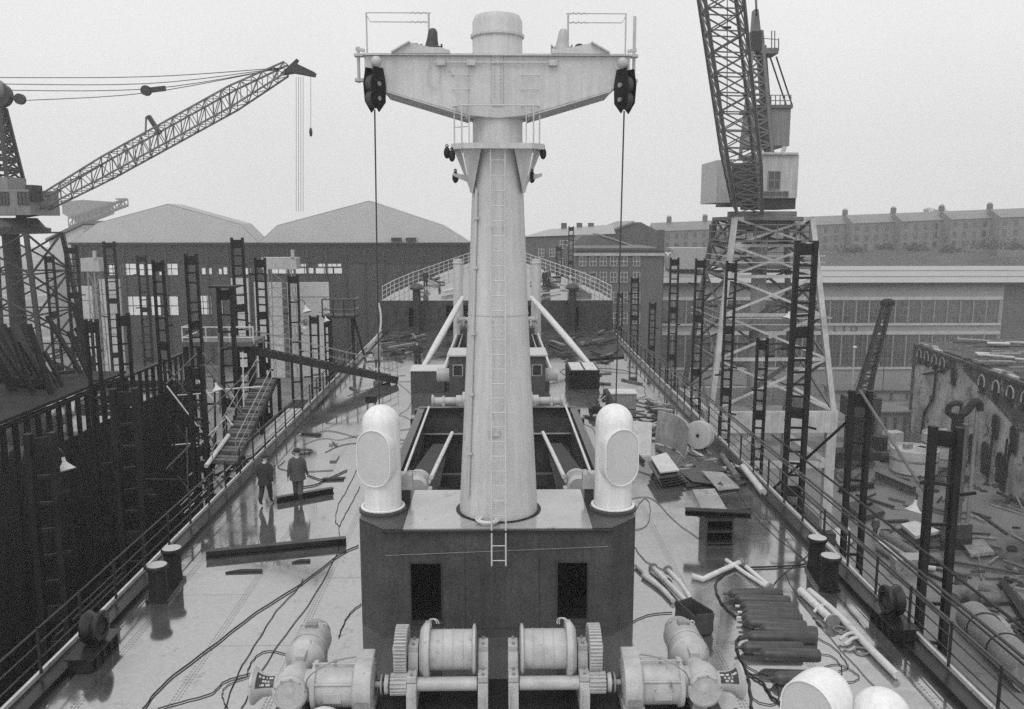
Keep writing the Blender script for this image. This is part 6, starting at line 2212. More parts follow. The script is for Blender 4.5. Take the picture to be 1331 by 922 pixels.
# mast of the crane
A = [AY(962, 205, ym - .5), AY(1004, 205, ym - .5), AY(1004, 205, ym + 3), AY(962, 205, ym + 3)]
B = [AY(981, 40, ym + 1), AY(990, 40, ym + 1), AY(990, 40, ym + 2), AY(981, 40, ym + 2)]
l_ = MB()
lattice(l_, A, B, 10, .24, .10, xx=True)
l_.build('a_frame', 'lattice', t)
MB().bar(AY(1000, 205, ym + 3.2), AY(989, 60, ym + 2.4), .75, .5).build('back_strut', 'lattice', t)
pbox(977, 990, 40, 66, 1.6, ym + .6, 'lattice_dark', 'mast_head')
MB().prism([AY(979, 40, ym + 1), AY(989, 40, ym + 1), AY(986, 12, ym + 1), AY(981, 12, ym + 1)], (0, .8, 0)).build('mast_cap', 'lattice', t)
pbox(990, 1012, 62, 70, 1.8, ym + .6, 'lattice', 'mast_platform')
r_ = MB()
for px in (1003, 1007, 1012):
    r_.bar(AY(px, 66, ym + .6), AY(px, 40 if px < 1010 else 50, ym + .6), .07)
r_.bar(AY(993, 50, ym + .6), AY(1012, 52, ym + .6), .05)
r_.build('platform_rail', 'lattice', t)
for dx in (0, .5):
    MB().tube([AY(1001, 74, ym + 1.5) + Vector((dx, 0, 0)), AY(1022, 137, ym + 4) + Vector((dx, 0, 0))], .07, 5).build('stay_rope', 'rope', t)
# jib towards us
jb = AY(971.5, 272, cy_ - .6)
jt_y = cy_ - 12
jt = AY(937, 0, jt_y)
d = (jt - jb)
jt = jb + d * 1.35
axd = d.normalized()
sx = Vector((1, .15, 0)).normalized()
sn = axd.cross(sx).normalized()


def jquad(c, w_, h_):
    return [c - sx * w_ - sn * h_, c + sx * w_ - sn * h_, c + sx * w_ + sn * h_, c - sx * w_ + sn * h_]


l_ = MB()
lattice(l_, jquad(jb, 1.05, .55), jquad(jb.lerp(jt, .22), 1.25, 1.0), 5, .22, .085, xx=True)
lattice(l_, jquad(jb.lerp(jt, .22), 1.25, 1.0), jquad(jt, 1.25, 1.0), 12, .20, .08, xx=True)
l_.build('jib', 'lattice', t)
for k, px in enumerate((968, 975)):
    MB().tube([AY(px, 0, jt_y + 3) + Vector((0, 0, 6)), AY(983 + k, 20, ym + 1)], .04, 5).build('luffing_rope', 'rope', t)
MB().tube([AY(943, 0, jt_y - .5) + Vector((0, 0, 3)), AY(945, 150, jt_y + 4)], .03, 5).build('hoist_rope', 'rope', t)
a = AY(945, 36, jt_y + 1)
MB().box(a, (.5, .2, .12)).build('rope_clamp', 'lattice_dark', t)

# ------------------------------------------------------------------ tenements on the hill
TY = 300
segs = [(850, 905, 'end'), (1040, 1108), (1108, 1172), (1172, 1236), (1236, 1300), (1300, 1372)]
tl = ['long sandstone tenement on the hill, its low end behind the brick offices', 'hill tenement block nearest the lattice crane', 'second hill tenement block from the lattice crane', 'middle hill tenement block with a bare tree behind its roof', 'hill tenement block second from the frame edge', 'hill tenement block at the frame edge']


def roof_py(px):
    return 290 - (px - 850) * .040


for i, sg in enumerate(segs):
    x0, x1 = sg[0], sg[1]
    if i == 0:
        x1 = 1040
    ty = TY - 8 if i == 0 else TY - i * 5
    a0, a1 = AY(x0, roof_py(x0), ty), AY(x1, roof_py(x1), ty)
    e0, e1 = AY(x0, roof_py(x0) + 11, ty), AY(x1, roof_py(x1) + 11, ty)
    zb_ = -6
    t = thing('tenement', tl[i], 'tenement', ((a0.x + a1.x) / 2, ty, zb_), 'stone tenements on the hill')
    MB().prism([(e0.x, ty, zb_), (e1.x, ty, zb_), (e1.x, ty, e1.z), (e0.x, ty, e0.z)], (0, 11, 0)).build('wall', 'sandstone', t)
    MB().add([(e0.x, ty - .4, e0.z), (e1.x, ty - .4, e1.z), (a1.x, ty + 5.5, a1.z), (a0.x, ty + 5.5, a0.z), (e1.x, ty + 11.4, e1.z), (e0.x, ty + 11.4, e0.z)], [(0, 1, 2, 3), (3, 2, 4, 5), (0, 3, 5), (1, 4, 2), (0, 5, 4, 1)]).build('roof', 'roof_slate', t)
    nch = 4 if i == 0 else 1
    for k in range(nch):
        f = (k + .5) / nch if i == 0 else 1 - .02
        x = a0.x + (a1.x - a0.x) * f
        z = a0.z + (a1.z - a0.z) * f
        ch = MB().box((x, ty + 5.5, z + .5), (1.5, 1.2, 2.6)).build('chimney', 'brick_dark', t)
        for q in range(4):
            MB().cyl((x - .55 + q * .36, ty + 5.5, z + 1.75), (x - .55 + q * .36, ty + 5.5, z + 2.3), .13, n=8).build('chimney_pot', 'concrete', ch)
    wsrc = None
    n = max(3, int((e1.x - e0.x) / 3.1))
    for r_i in range(3):
        for c_i in range(n):
            f = (c_i + .5) / n
            x = e0.x + (e1.x - e0.x) * f
            ez = e0.z + (e1.z - e0.z) * f
            z = ez - 1.9 - r_i * 3.1
            if wsrc is None:
                wsrc = MB().box((x, ty - .05, z), (1.25, .1, 1.9)).build('window', 'glass', t)
                w0 = Vector((x, ty, z))
                MB().box((x, ty - .04, z - 1.05), (1.5, .2, .15)).build('sill', 'stone_trim', wsrc)
            else:
                c_ = wsrc.copy()
                C.objects.link(c_)
                c_.parent = t
                c_.location = wsrc.location + Vector((x, ty, z)) - w0


def bare_tree(p, h, label, name='bare_tree'):
    t = thing(name, label, 'tree', p, 'bare trees behind the tenements')
    mb = MB()
    tips = []

    def grow(a, d, L_, r, lv):
        b = a + d * L_
        mb.tube([a, b], [r, r * .65], 5)
        if lv == 0:
            return
        for _ in range(3):
            nd = (d + Vector((rnd.uniform(-.7, .7), rnd.uniform(-.7, .7), rnd.uniform(-.1, .5)))).normalized()
            grow(b, nd, L_ * rnd.uniform(.6, .8), r * .6, lv - 1)
    tr = MB().tube([p, p + Vector((0, 0, h * .3))], [h * .03, h * .022], 7).build('trunk', 'brick_dark', t, True)
    for _ in range(4):
        grow(p + Vector((0, 0, h * .28)), Vector((rnd.uniform(-.6, .6), rnd.uniform(-.6, .6), 1)).normalized(), h * .24, h * .018, 4)
    mb.build('crown', 'brick_dark', t)


a = AY(1216, 282, 312)
bare_tree(Vector((a.x, 312, a.z - 8)), 12.5, 'bare tree rising just above the middle tenement roof on the hill')
# scrubby bank below the tenements: bushes
for i, (px, py, y, s_) in enumerate(((1285, 322, 262, 3.2), (1235, 326, 258, 2.2), (1110, 326, 258, 1.8), (1150, 322, 262, 2.0), (1190, 324, 262, 2.2), (1320, 322, 262, 2.6))):
    p = AY(px, py, y)
    t = thing('bush', 'dark bush on the hill bank below the tenements', 'bush', p, 'bushes on the hill bank')
    mb = MB()
    for k in range(260):
        q = p + Vector((rnd.gauss(0, .5) * s_ * 1.6, rnd.gauss(0, .4) * s_, abs(rnd.gauss(0, .45)) * s_ - .5))
        d1 = Vector((rnd.uniform(-1, 1), rnd.uniform(-1, 1), rnd.uniform(-1, 1))).normalized() * .45
        d2 = d1.cross(Vector((rnd.uniform(-1, 1), rnd.uniform(-1, 1), 1))).normalized() * .35
        mb.add([q - d1, q + d2, q + d1, q - d2], [(0, 1, 2, 3)])
    mb.build('foliage', 'leaf', t)

# ------------------------------------------------------------------ brick offices
OY = 112
a, b = AY(748, 323, OY), AY(862, 323, OY)
t = thing('brick_office', 'flat-roofed brick office block with rows of white-framed windows', 'building', ((a.x + b.x) / 2, OY, GZ), 'brick office buildings')
MB().box(((a.x + b.x) / 2, OY + 9, (a.z + GZ) / 2), (b.x - a.x, 18, a.z - GZ)).build('wall', 'brick', t)
c = AY(748, 331, OY)
MB().box(((a.x + b.x) / 2, OY - .12, c.z), (b.x - a.x + .5, .3, .35)).build('cornice', 'stone_trim', t)
MB().box(((a.x + b.x) / 2, OY - .06, a.z - .12), (b.x - a.x + .3, .3, .3)).build('parapet', 'brick_dark', t)
for (ya, yb_) in ((334, 346), (354, 367), (380, 394), (407, 421)):
    for k in range(6):
        xx = 753 + k * 13.4 if k < 5 else 823
        q, r_ = AY(xx, ya, OY), AY(xx + 8.5, yb_, OY)
        win(t, q.x, r_.x, r_.z, q.z, OY, 'pane', 'stone_trim', 2, 2, fr=.08)
a2, b2 = AY(855, 299, OY + 2), AY(863, 299, OY + 2)
MB().box(((a2.x + b2.x) / 2, OY + 2, (a2.z + GZ) / 2), (b2.x - a2.x, 1.2, a2.z - GZ)).build('chimney', 'brick_dark', t)
# gables with pale skylights behind it
a, b, k = AY(742, 322, 128), AY(826, 322, 128), AY(765, 306, 128)
t = thing('gabled_workshop', 'low brick gable with pale skylight roof just over the brick office', 'building', (k.x, 128, GZ), 'gabled workshops behind the office')
MB().prism([(a.x, 128, GZ), (b.x, 128, GZ), (b.x, 128, a.z), (k.x + 1.5, 128, k.z), (k.x - 1, 128, k.z), (a.x, 128, a.z)], (0, 8, 0)).build('wall', 'brick', t)
MB().prism([(k.x + 1.5, 127.8, k.z + .05), (b.x, 127.8, a.z + .05), (b.x, 136, a.z + .05), (k.x + 1.5, 136, k.z + .05)], (0, 0, .2)).build('roof', 'roof_pale', t)
a, b, k = AY(690, 330, 150), AY(857, 330, 150), AY(833, 289, 150)
t = thing('gabled_workshop', 'tall brick gable building standing behind the flat-roofed brick office', 'building', (k.x, 150, GZ), 'gabled workshops behind the office')
kl, kr, kk = AY(800, 300, 150), AY(858, 302, 150), AY(824, 290, 150)
MB().prism([(kl.x, 150, GZ), (kr.x, 150, GZ), (kr.x, 150, kr.z), (k.x, 150, k.z), (kk.x, 150, kk.z), (kl.x, 150, kl.z)], (0, 22, 0)).build('wall', 'brick_dark', t)
MB().prism([(kl.x - .3, 149.7, kl.z), (kk.x, 149.7, kk.z), (kk.x, 172, kk.z), (kl.x - .3, 172, kl.z)], (0, 0, .35)).build('roof', 'roof_slate', t)
a, b = AY(684, 306, 140), AY(800, 294, 140)
t = thing('long_workshop', 'long brick building with pale roof ridge beside the mast, behind the foredeck', 'building', ((a.x + b.x) / 2, 140, GZ))
w1, w2 = AY(684, 308, 140), AY(800, 304, 140)
MB().prism([(w1.x, 140, GZ), (w2.x, 140, GZ), (w2.x, 140, w2.z), (w1.x, 140, w1.z)], (0, 9, 0)).build('wall', 'brick', t)
MB().add([(w1.x, 139.7, w1.z), (w2.x, 139.7, w2.z), (w2.x, 144.5, w2.z + 1.5), (w1.x + 4, 144.5, w1.z + 1.2), (w1.x, 149.5, w1.z), (w2.x, 149.5, w2.z)], [(0, 1, 2, 3), (3, 2, 5, 4), (0, 3, 4), (1, 5, 2), (0, 4, 5, 1)]).build('roof', 'roof_pale', t)
for (xx, ya) in ((700, 324), (714, 324), (728, 313), (735, 313), (728, 336)):
    q, r_ = AY(xx, ya, 140), AY(xx + 7, ya + 10, 140)
    win(t, q.x, r_.x, r_.z, q.z, 140, 'pane', 'stone_trim', 2, 2, fr=.12)
for px in (733, 753, 768):
    a = AY(px, 300, 144.5)
    MB().box((a.x, 144.5, a.z), (.9, .9, 2.6)).build('chimney', 'brick_dark', t)

# ------------------------------------------------------------------ the factory with its window bands
FYY = 130
t = thing('factory', 'wide pale-roofed factory with two bands of glazing and dark LTD lettering', 'building', (AY(1080, 500, FYY).x, FYY, GZ))
fa, fb_ = AY(850, 371, FYY), AY(1306, 371, FYY)
fcn = AY(1420, 371, FYY)


def fz(py):
    return AY(1080, py, FYY).z


MB().box(((fa.x + fb_.x) / 2, FYY + 12, (fz(369) + GZ) / 2), (fb_.x - fa.x, 24, fz(369) - GZ)).build('wall', 'clad_grey', t)
MB().box(((fb_.x + fcn.x) / 2, FYY + 12.2, (fz(371) + GZ) / 2), (fcn.x - fb_.x, 24, fz(371) - GZ)).build('end_block', 'brick', t)
r0, r1 = fz(368), AY(1080, 346, FYY + 12).z
MB().add([(fa.x - .5, FYY - .6, r0), (fcn.x, FYY - .6, r0), (fcn.x, FYY + 12, r1), (fa.x - .5, FYY + 12, r1), (fcn.x, FYY + 24.6, r0), (fa.x - .5, FYY + 24.6, r0)], [(0, 1, 2, 3), (3, 2, 4, 5), (0, 3, 5), (1, 4, 2), (0, 5, 4, 1)]).build('roof', 'roof_pale', t)
MB().box(((fa.x + fcn.x) / 2, FYY - .7, r0 - .1), (fcn.x - fa.x + 1, .25, .4)).build('gutter', 'lattice_dark', t)
for k, f in enumerate((.35, .7)):
    z = r0 + (r1 - r0) * f
    y = FYY - .6 + 12.6 * f
    MB().bar((fa.x, y - .02, z + .06), (fcn.x, y - .02, z + .06), .14, .12, up=(0, 0, 1)).build('roof_joint', 'clad_grey', t)
q = AY(868, 326, FYY + 8)
q2 = AY(916, 345, FYY + 8)
MB().box(((q.x + q2.x) / 2, FYY + 8, (q.z + q2.z) / 2), (q2.x - q.x, 5, q.z - q2.z + 1)).build('roof_monitor', 'roof_pale', t)
nW = 26
for row, (ya, yb_, nz) in enumerate(((391, 420, 3), (436, 477, 4))):
    for k in range(nW):
        x0 = fa.x + 1 + (fb_.x - fa.x - 1.6) * k / nW
        x1 = fa.x + 1 + (fb_.x - fa.x - 1.6) * (k + 1) / nW
        win(t, x0 + .12, x1 - .12, fz(yb_), fz(ya), FYY, 'pane', 'concrete', 3, nz, fr=.045)
    for zz_, h_ in ((fz(ya) + .35, .5), (fz(yb_) - .22, .35)):
        MB().box(((fa.x + fb_.x) / 2, FYY - .06, zz_), (fb_.x - fa.x - .4, .24, h_)).build('window_band', 'stone_trim', t)
    for k in range(nW + 1):
        x0 = fa.x + 1 + (fb_.x - fa.x - 1.6) * k / nW
        MB().box((x0, FYY - .08, (fz(ya) + fz(yb_)) / 2), (.16, .2, fz(ya) - fz(yb_))).build('mullion', 'clad_grey', t)
# lettering
fc_ = bpy.data.curves.new('lettering', 'FONT')
fc_.body = 'L T D'
fc_.size = 1.6
fc_.extrude = .06
fo = bpy.data.objects.new('lettering', fc_)
C.objects.link(fo)
q = AY(1083, 431, FYY - .1)
fo.parent = t
fo.location = Vector((q.x, FYY - .1, q.z - .1)) - t.location
fo.rotation_euler = (PI / 2, 0, 0)
me_ = bpy.data.meshes.new_from_object(fo)
bpy.data.objects.remove(fo)
fo = bpy.data.objects.new('lettering', me_)
C.objects.link(fo)
fo.parent = t
fo.location = Vector((q.x, FYY - .1, q.z - .1)) - t.location
fo.rotation_euler = (PI / 2, 0, 0)
me_.materials.clear()
me_.materials.append(M['brick_dark'])
# low sheds and yard wall in front of the factory
for i, (x0, x1, ya, y, m, lb) in enumerate(((1085, 1190, 508, 118, 'clad_grey', 'low grey shed along the foot of the factory wall'), (1128, 1192, 541, 96, 'concrete', 'low concrete wall beyond the round tubs in the yard'))):
    a, b = AY(x0, ya, y), AY(x1, ya, y)
    t = thing('low_building' if i == 0 else 'yard_wall', lb, 'shed' if i == 0 else 'wall', ((a.x + b.x) / 2, y, GZ))
    MB().box(((a.x + b.x) / 2, y + 2, (a.z + GZ) / 2), (b.x - a.x, 4 if i == 0 else .6, a.z - GZ)).build('wall', m, t)
    MB().box(((a.x + b.x) / 2, y + 1.9, a.z + .1), (b.x - a.x + .6, 4.6 if i == 0 else .9, .2)).build('roof' if i == 0 else 'coping', 'roof_slate', t)
    for k in range(5):
        MB().box((a.x + (b.x - a.x) * (k + .5) / 5, y - .05 + (0 if i == 0 else 1.7), (a.z + GZ) / 2 - .3), (.3, .16, (a.z - GZ) * .8)).build('pilaster', 'brick_dark', t)
# lamp standard
a = AY(1111, 454, 100)
t = thing('lamp_post', 'slim pale lamp post in front of the factory glazing', 'street lamp', (a.x, 100, GZ))
MB().tube([(a.x, 100, GZ), (a.x, 100, a.z)], [.12, .07], 8).build('pole', 'lattice_pale', t)
MB().ball((a.x, 100, a.z + .2), .28, 10, (1, 1, .7)).build('head', 'enamel', t, True)

# ------------------------------------------------------------------ ruined building
A0, A1 = Vector((50.5, 100, 0)), Vector((46.2, 58, 0))
zl, zh = AY(1188, 449, 100).z, -3.6
t = thing('ruined_building', 'ruined stone building with stained plaster walls, arched frieze and collapsed roof', 'building', (52, 82, GZ))
dw = (A1 - A0)
nrm = Vector((-dw.y, dw.x, 0)).normalized()
if nrm.x > 0:
    nrm = -nrm
L_ = dw.length
du = dw.normalized()


def wpnt(u, z, o=0):
    return A0 + du * u + nrm * o + Vector((0, 0, z))


MB().prism([wpnt(0, GZ), wpnt(L_, GZ), wpnt(L_, zl), wpnt(0, zl)], -nrm * .8).build('wall', 'plaster', t)
# gable-shaped ghost of a lean-to in cleaner plaster, dark frieze above
MB().prism([wpnt(0, zl - 2.3, .02), wpnt(11, zl - 1.0, .02), wpnt(11, zl + .02, .02), wpnt(0, zl + .02, .02)], nrm * .06).build('frieze', 'ruin', t)
MB().prism([wpnt(13, zl - .8, .02), wpnt(25, zl - 4.2, .02), wpnt(L_, zl - 4.0, .02), wpnt(L_, zl + .02, .02), wpnt(13, zl + .02, .02)], nrm * .06).build('frieze', 'ruin', t)
MB().bar(wpnt(-.2, zl + .12, .1), wpnt(L_, zl + .12, .1), .5, .3).build('cornice', 'ruin', t)
MB().prism([wpnt(0, GZ), wpnt(0, GZ) + Vector((26, 2, 0)), wpnt(0, zl) + Vector((26, 2, 0)), wpnt(0, zl)], (0, .8, 0)).build('end_wall', 'ruin', t)


for k in range(22):
    u = rnd.uniform(0, L_)
    MB().bar(wpnt(u, zl + .25, -.2), wpnt(u + rnd.uniform(.4, 2.2), zl + .25 + rnd.uniform(-.1, .15), -.2), .6, rnd.uniform(.2, .7)).build('broken_stone', rnd.choice(['ruin', 'plaster', 'concrete']), t)


def arch(u, z, w_, h_, m_in='black', ring='concrete', rw=.14):
    o = .12
    pts = [wpnt(u - w_ / 2, z, o), wpnt(u + w_ / 2, z, o)] + [wpnt(u + w_ / 2 * math.cos(a), z + h_ - w_ / 2 + w_ / 2 * math.sin(a), o) for a in [PI * k / 10 for k in range(11)]]
    f = MB().prism(pts, nrm * .03).build('arch_dark_plate', m_in, t)  # dark of the recess painted as a plate, no opening cut
    rp_ = [wpnt(u + (w_ / 2 + rw / 2) * math.cos(a), z + h_ - w_ / 2 + (w_ / 2 + rw / 2) * math.sin(a), o + .06) for a in [PI * k / 12 for k in range(13)]]
    MB().tube([wpnt(u + w_ / 2 + rw / 2, z + h_ * .45, o + .06)] + rp_ + [wpnt(u - w_ / 2 - rw / 2, z + h_ * .45, o + .06)], rw / 2, 6).build('arch_ring', ring, f)


for u in (1.4, 3.6, 5.8, 8.0):
    arch(u, zl - 2.0, 1.0, 1.7, ring='stone_trim', rw=.15)
for u in (17.5, 20.5, 23.3, 26.0, 28.7, 31.5):
    arch(u, zl - 2.4, 1.1, 1.8, ring='stone_trim', rw=.17)
for u, z, w_, h_ in ((11, zl - 2.8, 1.1, 1.9), (21.0, zl - 6.2, 1.2, 2.4), (24.6, zl - 6.6, 1.2, 2.6), (16.6, GZ + .5, 1.5, 3.2), (19.5, GZ + .4, 1.5, 3.2), (22.6, GZ + .4, 1.6, 3.0), (28.5, zl - 6.8, 1.3, 2.8), (32, zl - 7, 1.3, 2.8)):
    arch(u, z, w_, h_, 'black', 'ruin', .12)
for pts in ([(3, zl - 3), (7, zl - 2.0), (9.5, zl - 1.2)],):
    MB().tube([wpnt(u, z, .2) for u, z in pts], .12, 6).build('drain_pipe', 'black', t)
MB().tube([wpnt(6.5, zl - 1.5, .2), wpnt(6.4, zl - 5, .2), wpnt(4.2, zl - 7.4, .2), wpnt(3.8, GZ + .5, .2)], .14, 6).build('drain_pipe', 'black', t)
for k in range(5):
    u = rnd.uniform(13, 26)
    MB().tube([wpnt(u, GZ, .4), wpnt(u + .1, GZ + rnd.uniform(4, 7), .3)], .12, 6).build('drain_pipe', 'black', t)
# collapsed roof: sloping sheet with battens and debris
MB().prism([wpnt(0, zl + .2, -.5), wpnt(L_, zl + .2, -.5), wpnt(L_, zl + .7, -.5) + Vector((26, 0, .2)), wpnt(0, zl + .7, -.5) + Vector((26, 2, .2))], (0, 0, .15)).build('roof', 'ruin', t)
for k in range(80):
    p = wpnt(rnd.uniform(1, 40), zl + .75, 0) + Vector((rnd.uniform(1, 22), 0, rnd.uniform(0, .5)))
    d = Vector((rnd.uniform(.4, 1), rnd.uniform(-.5, .2), rnd.uniform(-.05, .08))) * rnd.uniform(1.5, 5)
    MB().bar(p - d / 2, p + d / 2, rnd.uniform(.2, 1.2), .12).build('roof_timber', rnd.choice(['wood_dark', 'plate_pale', 'plate', 'ruin', 'wood', 'plate_pale']), t)
# creeper-dark stain mass at the wall foot
p0 = AZ(1248, 600, GZ)
t = thing('duct_pipes', 'dark bent ventilation pipes rising before the ruined wall', 'pipes', (AY(1250, 560, 68).x, 68, GZ))
b0, b1 = AY(1243, 560, 68), AY(1262, 535, 68)
MB().tube([(b0.x, 68, GZ), (b0.x, 68, b0.z + 1.5)], .42, 12).build('stack', 'black', t, True)
MB().tube([(b0.x + .9, 68.3, GZ), (b0.x + .9, 68.3, b0.z + .5)], .28, 10).build('stack', 'pipe_dark', t, True)
MB().torus(AY(1243, 533, 68), .62, .24, axis=(.3, 1, .2), n=20, m=8, a0=PI * .3, a1=PI * 1.6).build('ring_pipe', 'black', t, True)
MB().tube(spline([AY(1249, 540, 68), AY(1258, 533, 68), AY(1264, 525, 68), AY(1269, 522, 68), AY(1273, 526, 68), AY(1273, 534, 68)], 5), .32, 10).build('bent_pipe', 'black', t, True)
MB().tube([AY(1271, 524, 68), Vector((AY(1271, 524, 68).x, 68, GZ))], .16, 8).build('down_pipe', 'concrete', t, True)

# ------------------------------------------------------------------ small derrick in the yard
t = thing('yard_derrick', 'small dark yard derrick with slim lattice jib in front of the factory', 'crane', (AY(1122, 560, 88).x, 88, GZ))
a, b = AY(1122, 512, 88), AY(1154, 394, 88)
l_ = MB()
lattice(l_, [a + Vector((-.6, -.3, 0)), a + Vector((.6, -.3, 0)), a + Vector((.6, .4, 0)), a + Vector((-.6, .4, 0))], [b + Vector((-.35, -.2, 0)), b + Vector((.35, -.2, 0)), b + Vector((.35, .3, 0)), b + Vector((-.35, .3, 0))], 14, .2, .1)
l_.build('jib', 'lattice_dark', t)
MB().ball(b, .7, 10, (1.2, .6, .7)).build('jib_head', 'black', t, True)
for px in (1134, 1147):
    MB().tube([b, AY(px, 512, 88)], .04, 5).build('rope', 'rope', t)
MB().tube([b, AY(1110, 505, 90)], .04, 5).build('rope', 'rope', t)
MB().box((a.x, 88.5, (a.z + GZ) / 2), (2.2, 2.4, a.z - GZ)).build('tower', 'black', t, bevel=.05)
MB().box((a.x - .3, 87.8, a.z - 1.2), (3.4, 2.6, 2.0)).build('winch_cab', 'lattice_dark', t, bevel=.05)

# ------------------------------------------------------------------ things lying about the yard


def gz(px, py):
    return AZ(px, py, GZ)


def tub(px, py, r, h, label, m='plate_pale'):
    p = gz(px, py)
    t = thing('round_tub', label, 'tub', p, 'round tubs in the yard')
    MB().lathe([(r * .92, 0), (r, .1), (r, h), (r * .97, h), (r * .97, h - .25), (0, h - .25)], p, n=32).build('shell', m, t, True)
    MB().lathe([(r + .01, h * .55), (r + .07, h * .57), (r + .07, h * .63), (r + .01, h * .65)], p, n=32, caps=False).build('hoop', 'concrete', t, True)
    for k in range(3):
        MB().box((p.x + rnd.uniform(-r, r) * .5, p.y + rnd.uniform(-r, r) * .5, p.z + h), (rnd.uniform(.5, 1.2), rnd.uniform(.4, .9), .5), rnd.random() * 3).build('contents', rnd.choice(['canvas', 'plate']), t)


tub(1187, 612, 2.3, 2.4, 'big round pale tub in the yard, nearest one')
tub(1225, 592, 2.2, 2.5, 'big round pale tub behind the nearest broad upright')
p = gz(1163, 578)
o = MB().box((p.x, p.y + .6, GZ + .7), (1.9, 1.3, 1.4), .2).build('packing_case', 'plate_pale', None, False, .05)
tag(o, 'small pale packing case beyond the tubs', 'case')
p = gz(1143, 585)
o = MB().lathe([(0, 0), (.75, 0), (.8, .1), (.8, 1.6), (0, 1.6)], p, n=20).build('oil_drum', 'black', None, True)
tag(o, 'dark upright drum beyond the tubs, beside the pale case', 'drum')
p = gz(1152, 600)
o = MB().cyl((p.x - .7, p.y, GZ + .5), (p.x + .9, p.y - .4, GZ + .5), .5, n=16).build('oil_drum', 'black', None, True)
tag(o, 'dark drum lying on its side in the yard', 'drum')
ibeam(gz(1137, 622), gz(1190, 645), .8, .9, 'long heavy steel beam lying in the yard before the tubs', 'pipe_dark')
ibeam(gz(1090, 640), gz(1136, 634), .5, .5, 'dark beam in the yard behind the broad upright', 'black')
p = gz(1108, 606)
t = thing('wagon', 'dark flat wagon with low sides in the yard beside the crane leg', 'wagon', p)
MB().box((p.x, p.y, GZ + 1.3), (4.6, 2.2, .9)).build('body', 'black', t, bevel=.05)
for dx in (-1.5, 1.5):
    for dy in (-.9, .9):
        MB().cyl((p.x + dx, p.y + dy - .08, GZ + .45), (p.x + dx, p.y + dy + .08, GZ + .45), .45, n=16).build('wheel', 'primer', t, True)


def gsheet(pix, z0, th, m, label, name='steel_plate'):
    pts = [AZ(a, b, GZ + z0) for a, b in pix]
    o = MB().prism(pts, (0, 0, -th)).build(name, m)
    tag(o, label, 'steel plate')


gsheet([(1171, 681), (1190, 677), (1222, 690), (1190, 697)], .75, .25, 'plate_pale', 'pale thick plate on top of the pair in the yard')
gsheet([(1171, 685), (1190, 681), (1222, 695), (1190, 701)], .45, .35, 'plate_dark', 'dark thick plate under the pale one in the yard')
gsheet([(1249, 703), (1278, 701), (1292, 717), (1262, 721)], .4, .25, 'plate', 'square steel plate lying by the rubble in the yard')
gsheet([(1100, 654), (1125, 648), (1150, 664), (1120, 672)], .5, .4, 'plate_dark', 'dark plate stack beside the crane leg')
gsheet([(1272, 808), (1300, 800), (1340, 838), (1338, 860)], .3, .2, 'plate', 'long wet plate near the frame edge in the yard')
gsheet([(1080, 690), (1100, 680), (1112, 700), (1092, 712)], .3, .2, 'plate_pale', 'pale board lying behind the tallest upright')
gsheet([(1268, 770), (1320, 768), (1331, 780), (1290, 784)], .3, .25, 'plate_dark', 'dark plate by the bent pipe fittings in the yard')
gsheet([(1222, 684), (1264, 682), (1264, 700), (1224, 702)], .9, .9, 'black', 'dark boiler plate stack just past the nearest broad upright')
for i, (a, b, r, m) in enumerate((((1148, 696), (1200, 728), .42, 'pipe_dark'), ((1142, 706), (1180, 730), .2, 'pipe'), ((1140, 712), (1176, 736), .2, 'pipe_dark'), ((1146, 702), (1186, 728), .2, 'plate'))):
    A, B = AZ(*a, GZ + r), AZ(*b, GZ + r)
    t = thing('yard_pipe', ['thick dark flanged pipe in the yard beside the yard man', 'thin pale pipe next to the thick flanged pipe in the yard', 'outermost thin dark pipe next to the thick flanged pipe', 'grey thin pipe touching the thick flanged pipe'][i], 'pipe', (A.x, A.y, GZ), 'pipes in the yard')
    MB().tube([A, B], r, 14).build('tube', m, t, True)
    d = (B - A).normalized()
    MB().cyl(B - d * .1, B + d * .05, r * 1.35, n=16).build('flange', 'black', t, True)
p = gz(1176, 742)
t = thing('skip', 'small pale skip with pipe fittings in the yard', 'skip', p)
MB().prism([(p.x - .9, p.y - .6, GZ), (p.x + .9, p.y - .6, GZ), (p.x + 1.1, p.y - .7, GZ + 1.1), (p.x - 1.1, p.y - .7, GZ + 1.1)], (.2, 1.4, 0)).build('body', 'plate', t)
MB().tube([(p.x + .8, p.y, GZ + .4), (p.x + 2.1, p.y - .1, GZ + .3)], .28, 10).build('fitting', 'pipe', t, True)
p = gz(1262, 765)
t = thing('pipe_fitting', 'upright pipe stub with flange in the yard', 'pipe fitting', p)
MB().lathe([(.4, 0), (.4, .9), (.55, .92), (.55, 1.05), (0, 1.05)], (p.x - .4, p.y + .6, GZ), n=20).build('stub', 'pipe_dark', t, True)
p = gz(1262, 790)
t = thing('bent_pipe', 'pair of bent pipe elbows lying in the yard by the railing', 'pipe fitting', p)
MB().tube(spline([p + Vector((-1.2, .2, .5)), p + Vector((-.6, .9, .6)), p + Vector((.2, .9, .6)), p + Vector((.4, .1, .55))], 6), .5, 14).build('elbow', 'pipe_dark', t, True)
MB().tube(spline([p + Vector((.7, .3, .55)), p + Vector((1.5, .1, .6)), p + Vector((1.9, .9, .6)), p + Vector((1.5, 1.6, .55))], 6), .42, 14).build('elbow', 'pipe_dark', t, True)
A, B = AZ(1262, 800, GZ + 1.0), AZ(1340, 880, GZ + 1.0)
t = thing('long_tank', 'long pale cylindrical tank lashed down beside the ship at the frame edge', 'tank', (A.x, A.y, GZ))
MB().tube([A, A.lerp(B, .02), B], [.7, 1.0, 1.0], 24).build('shell', 'concrete', t, True)
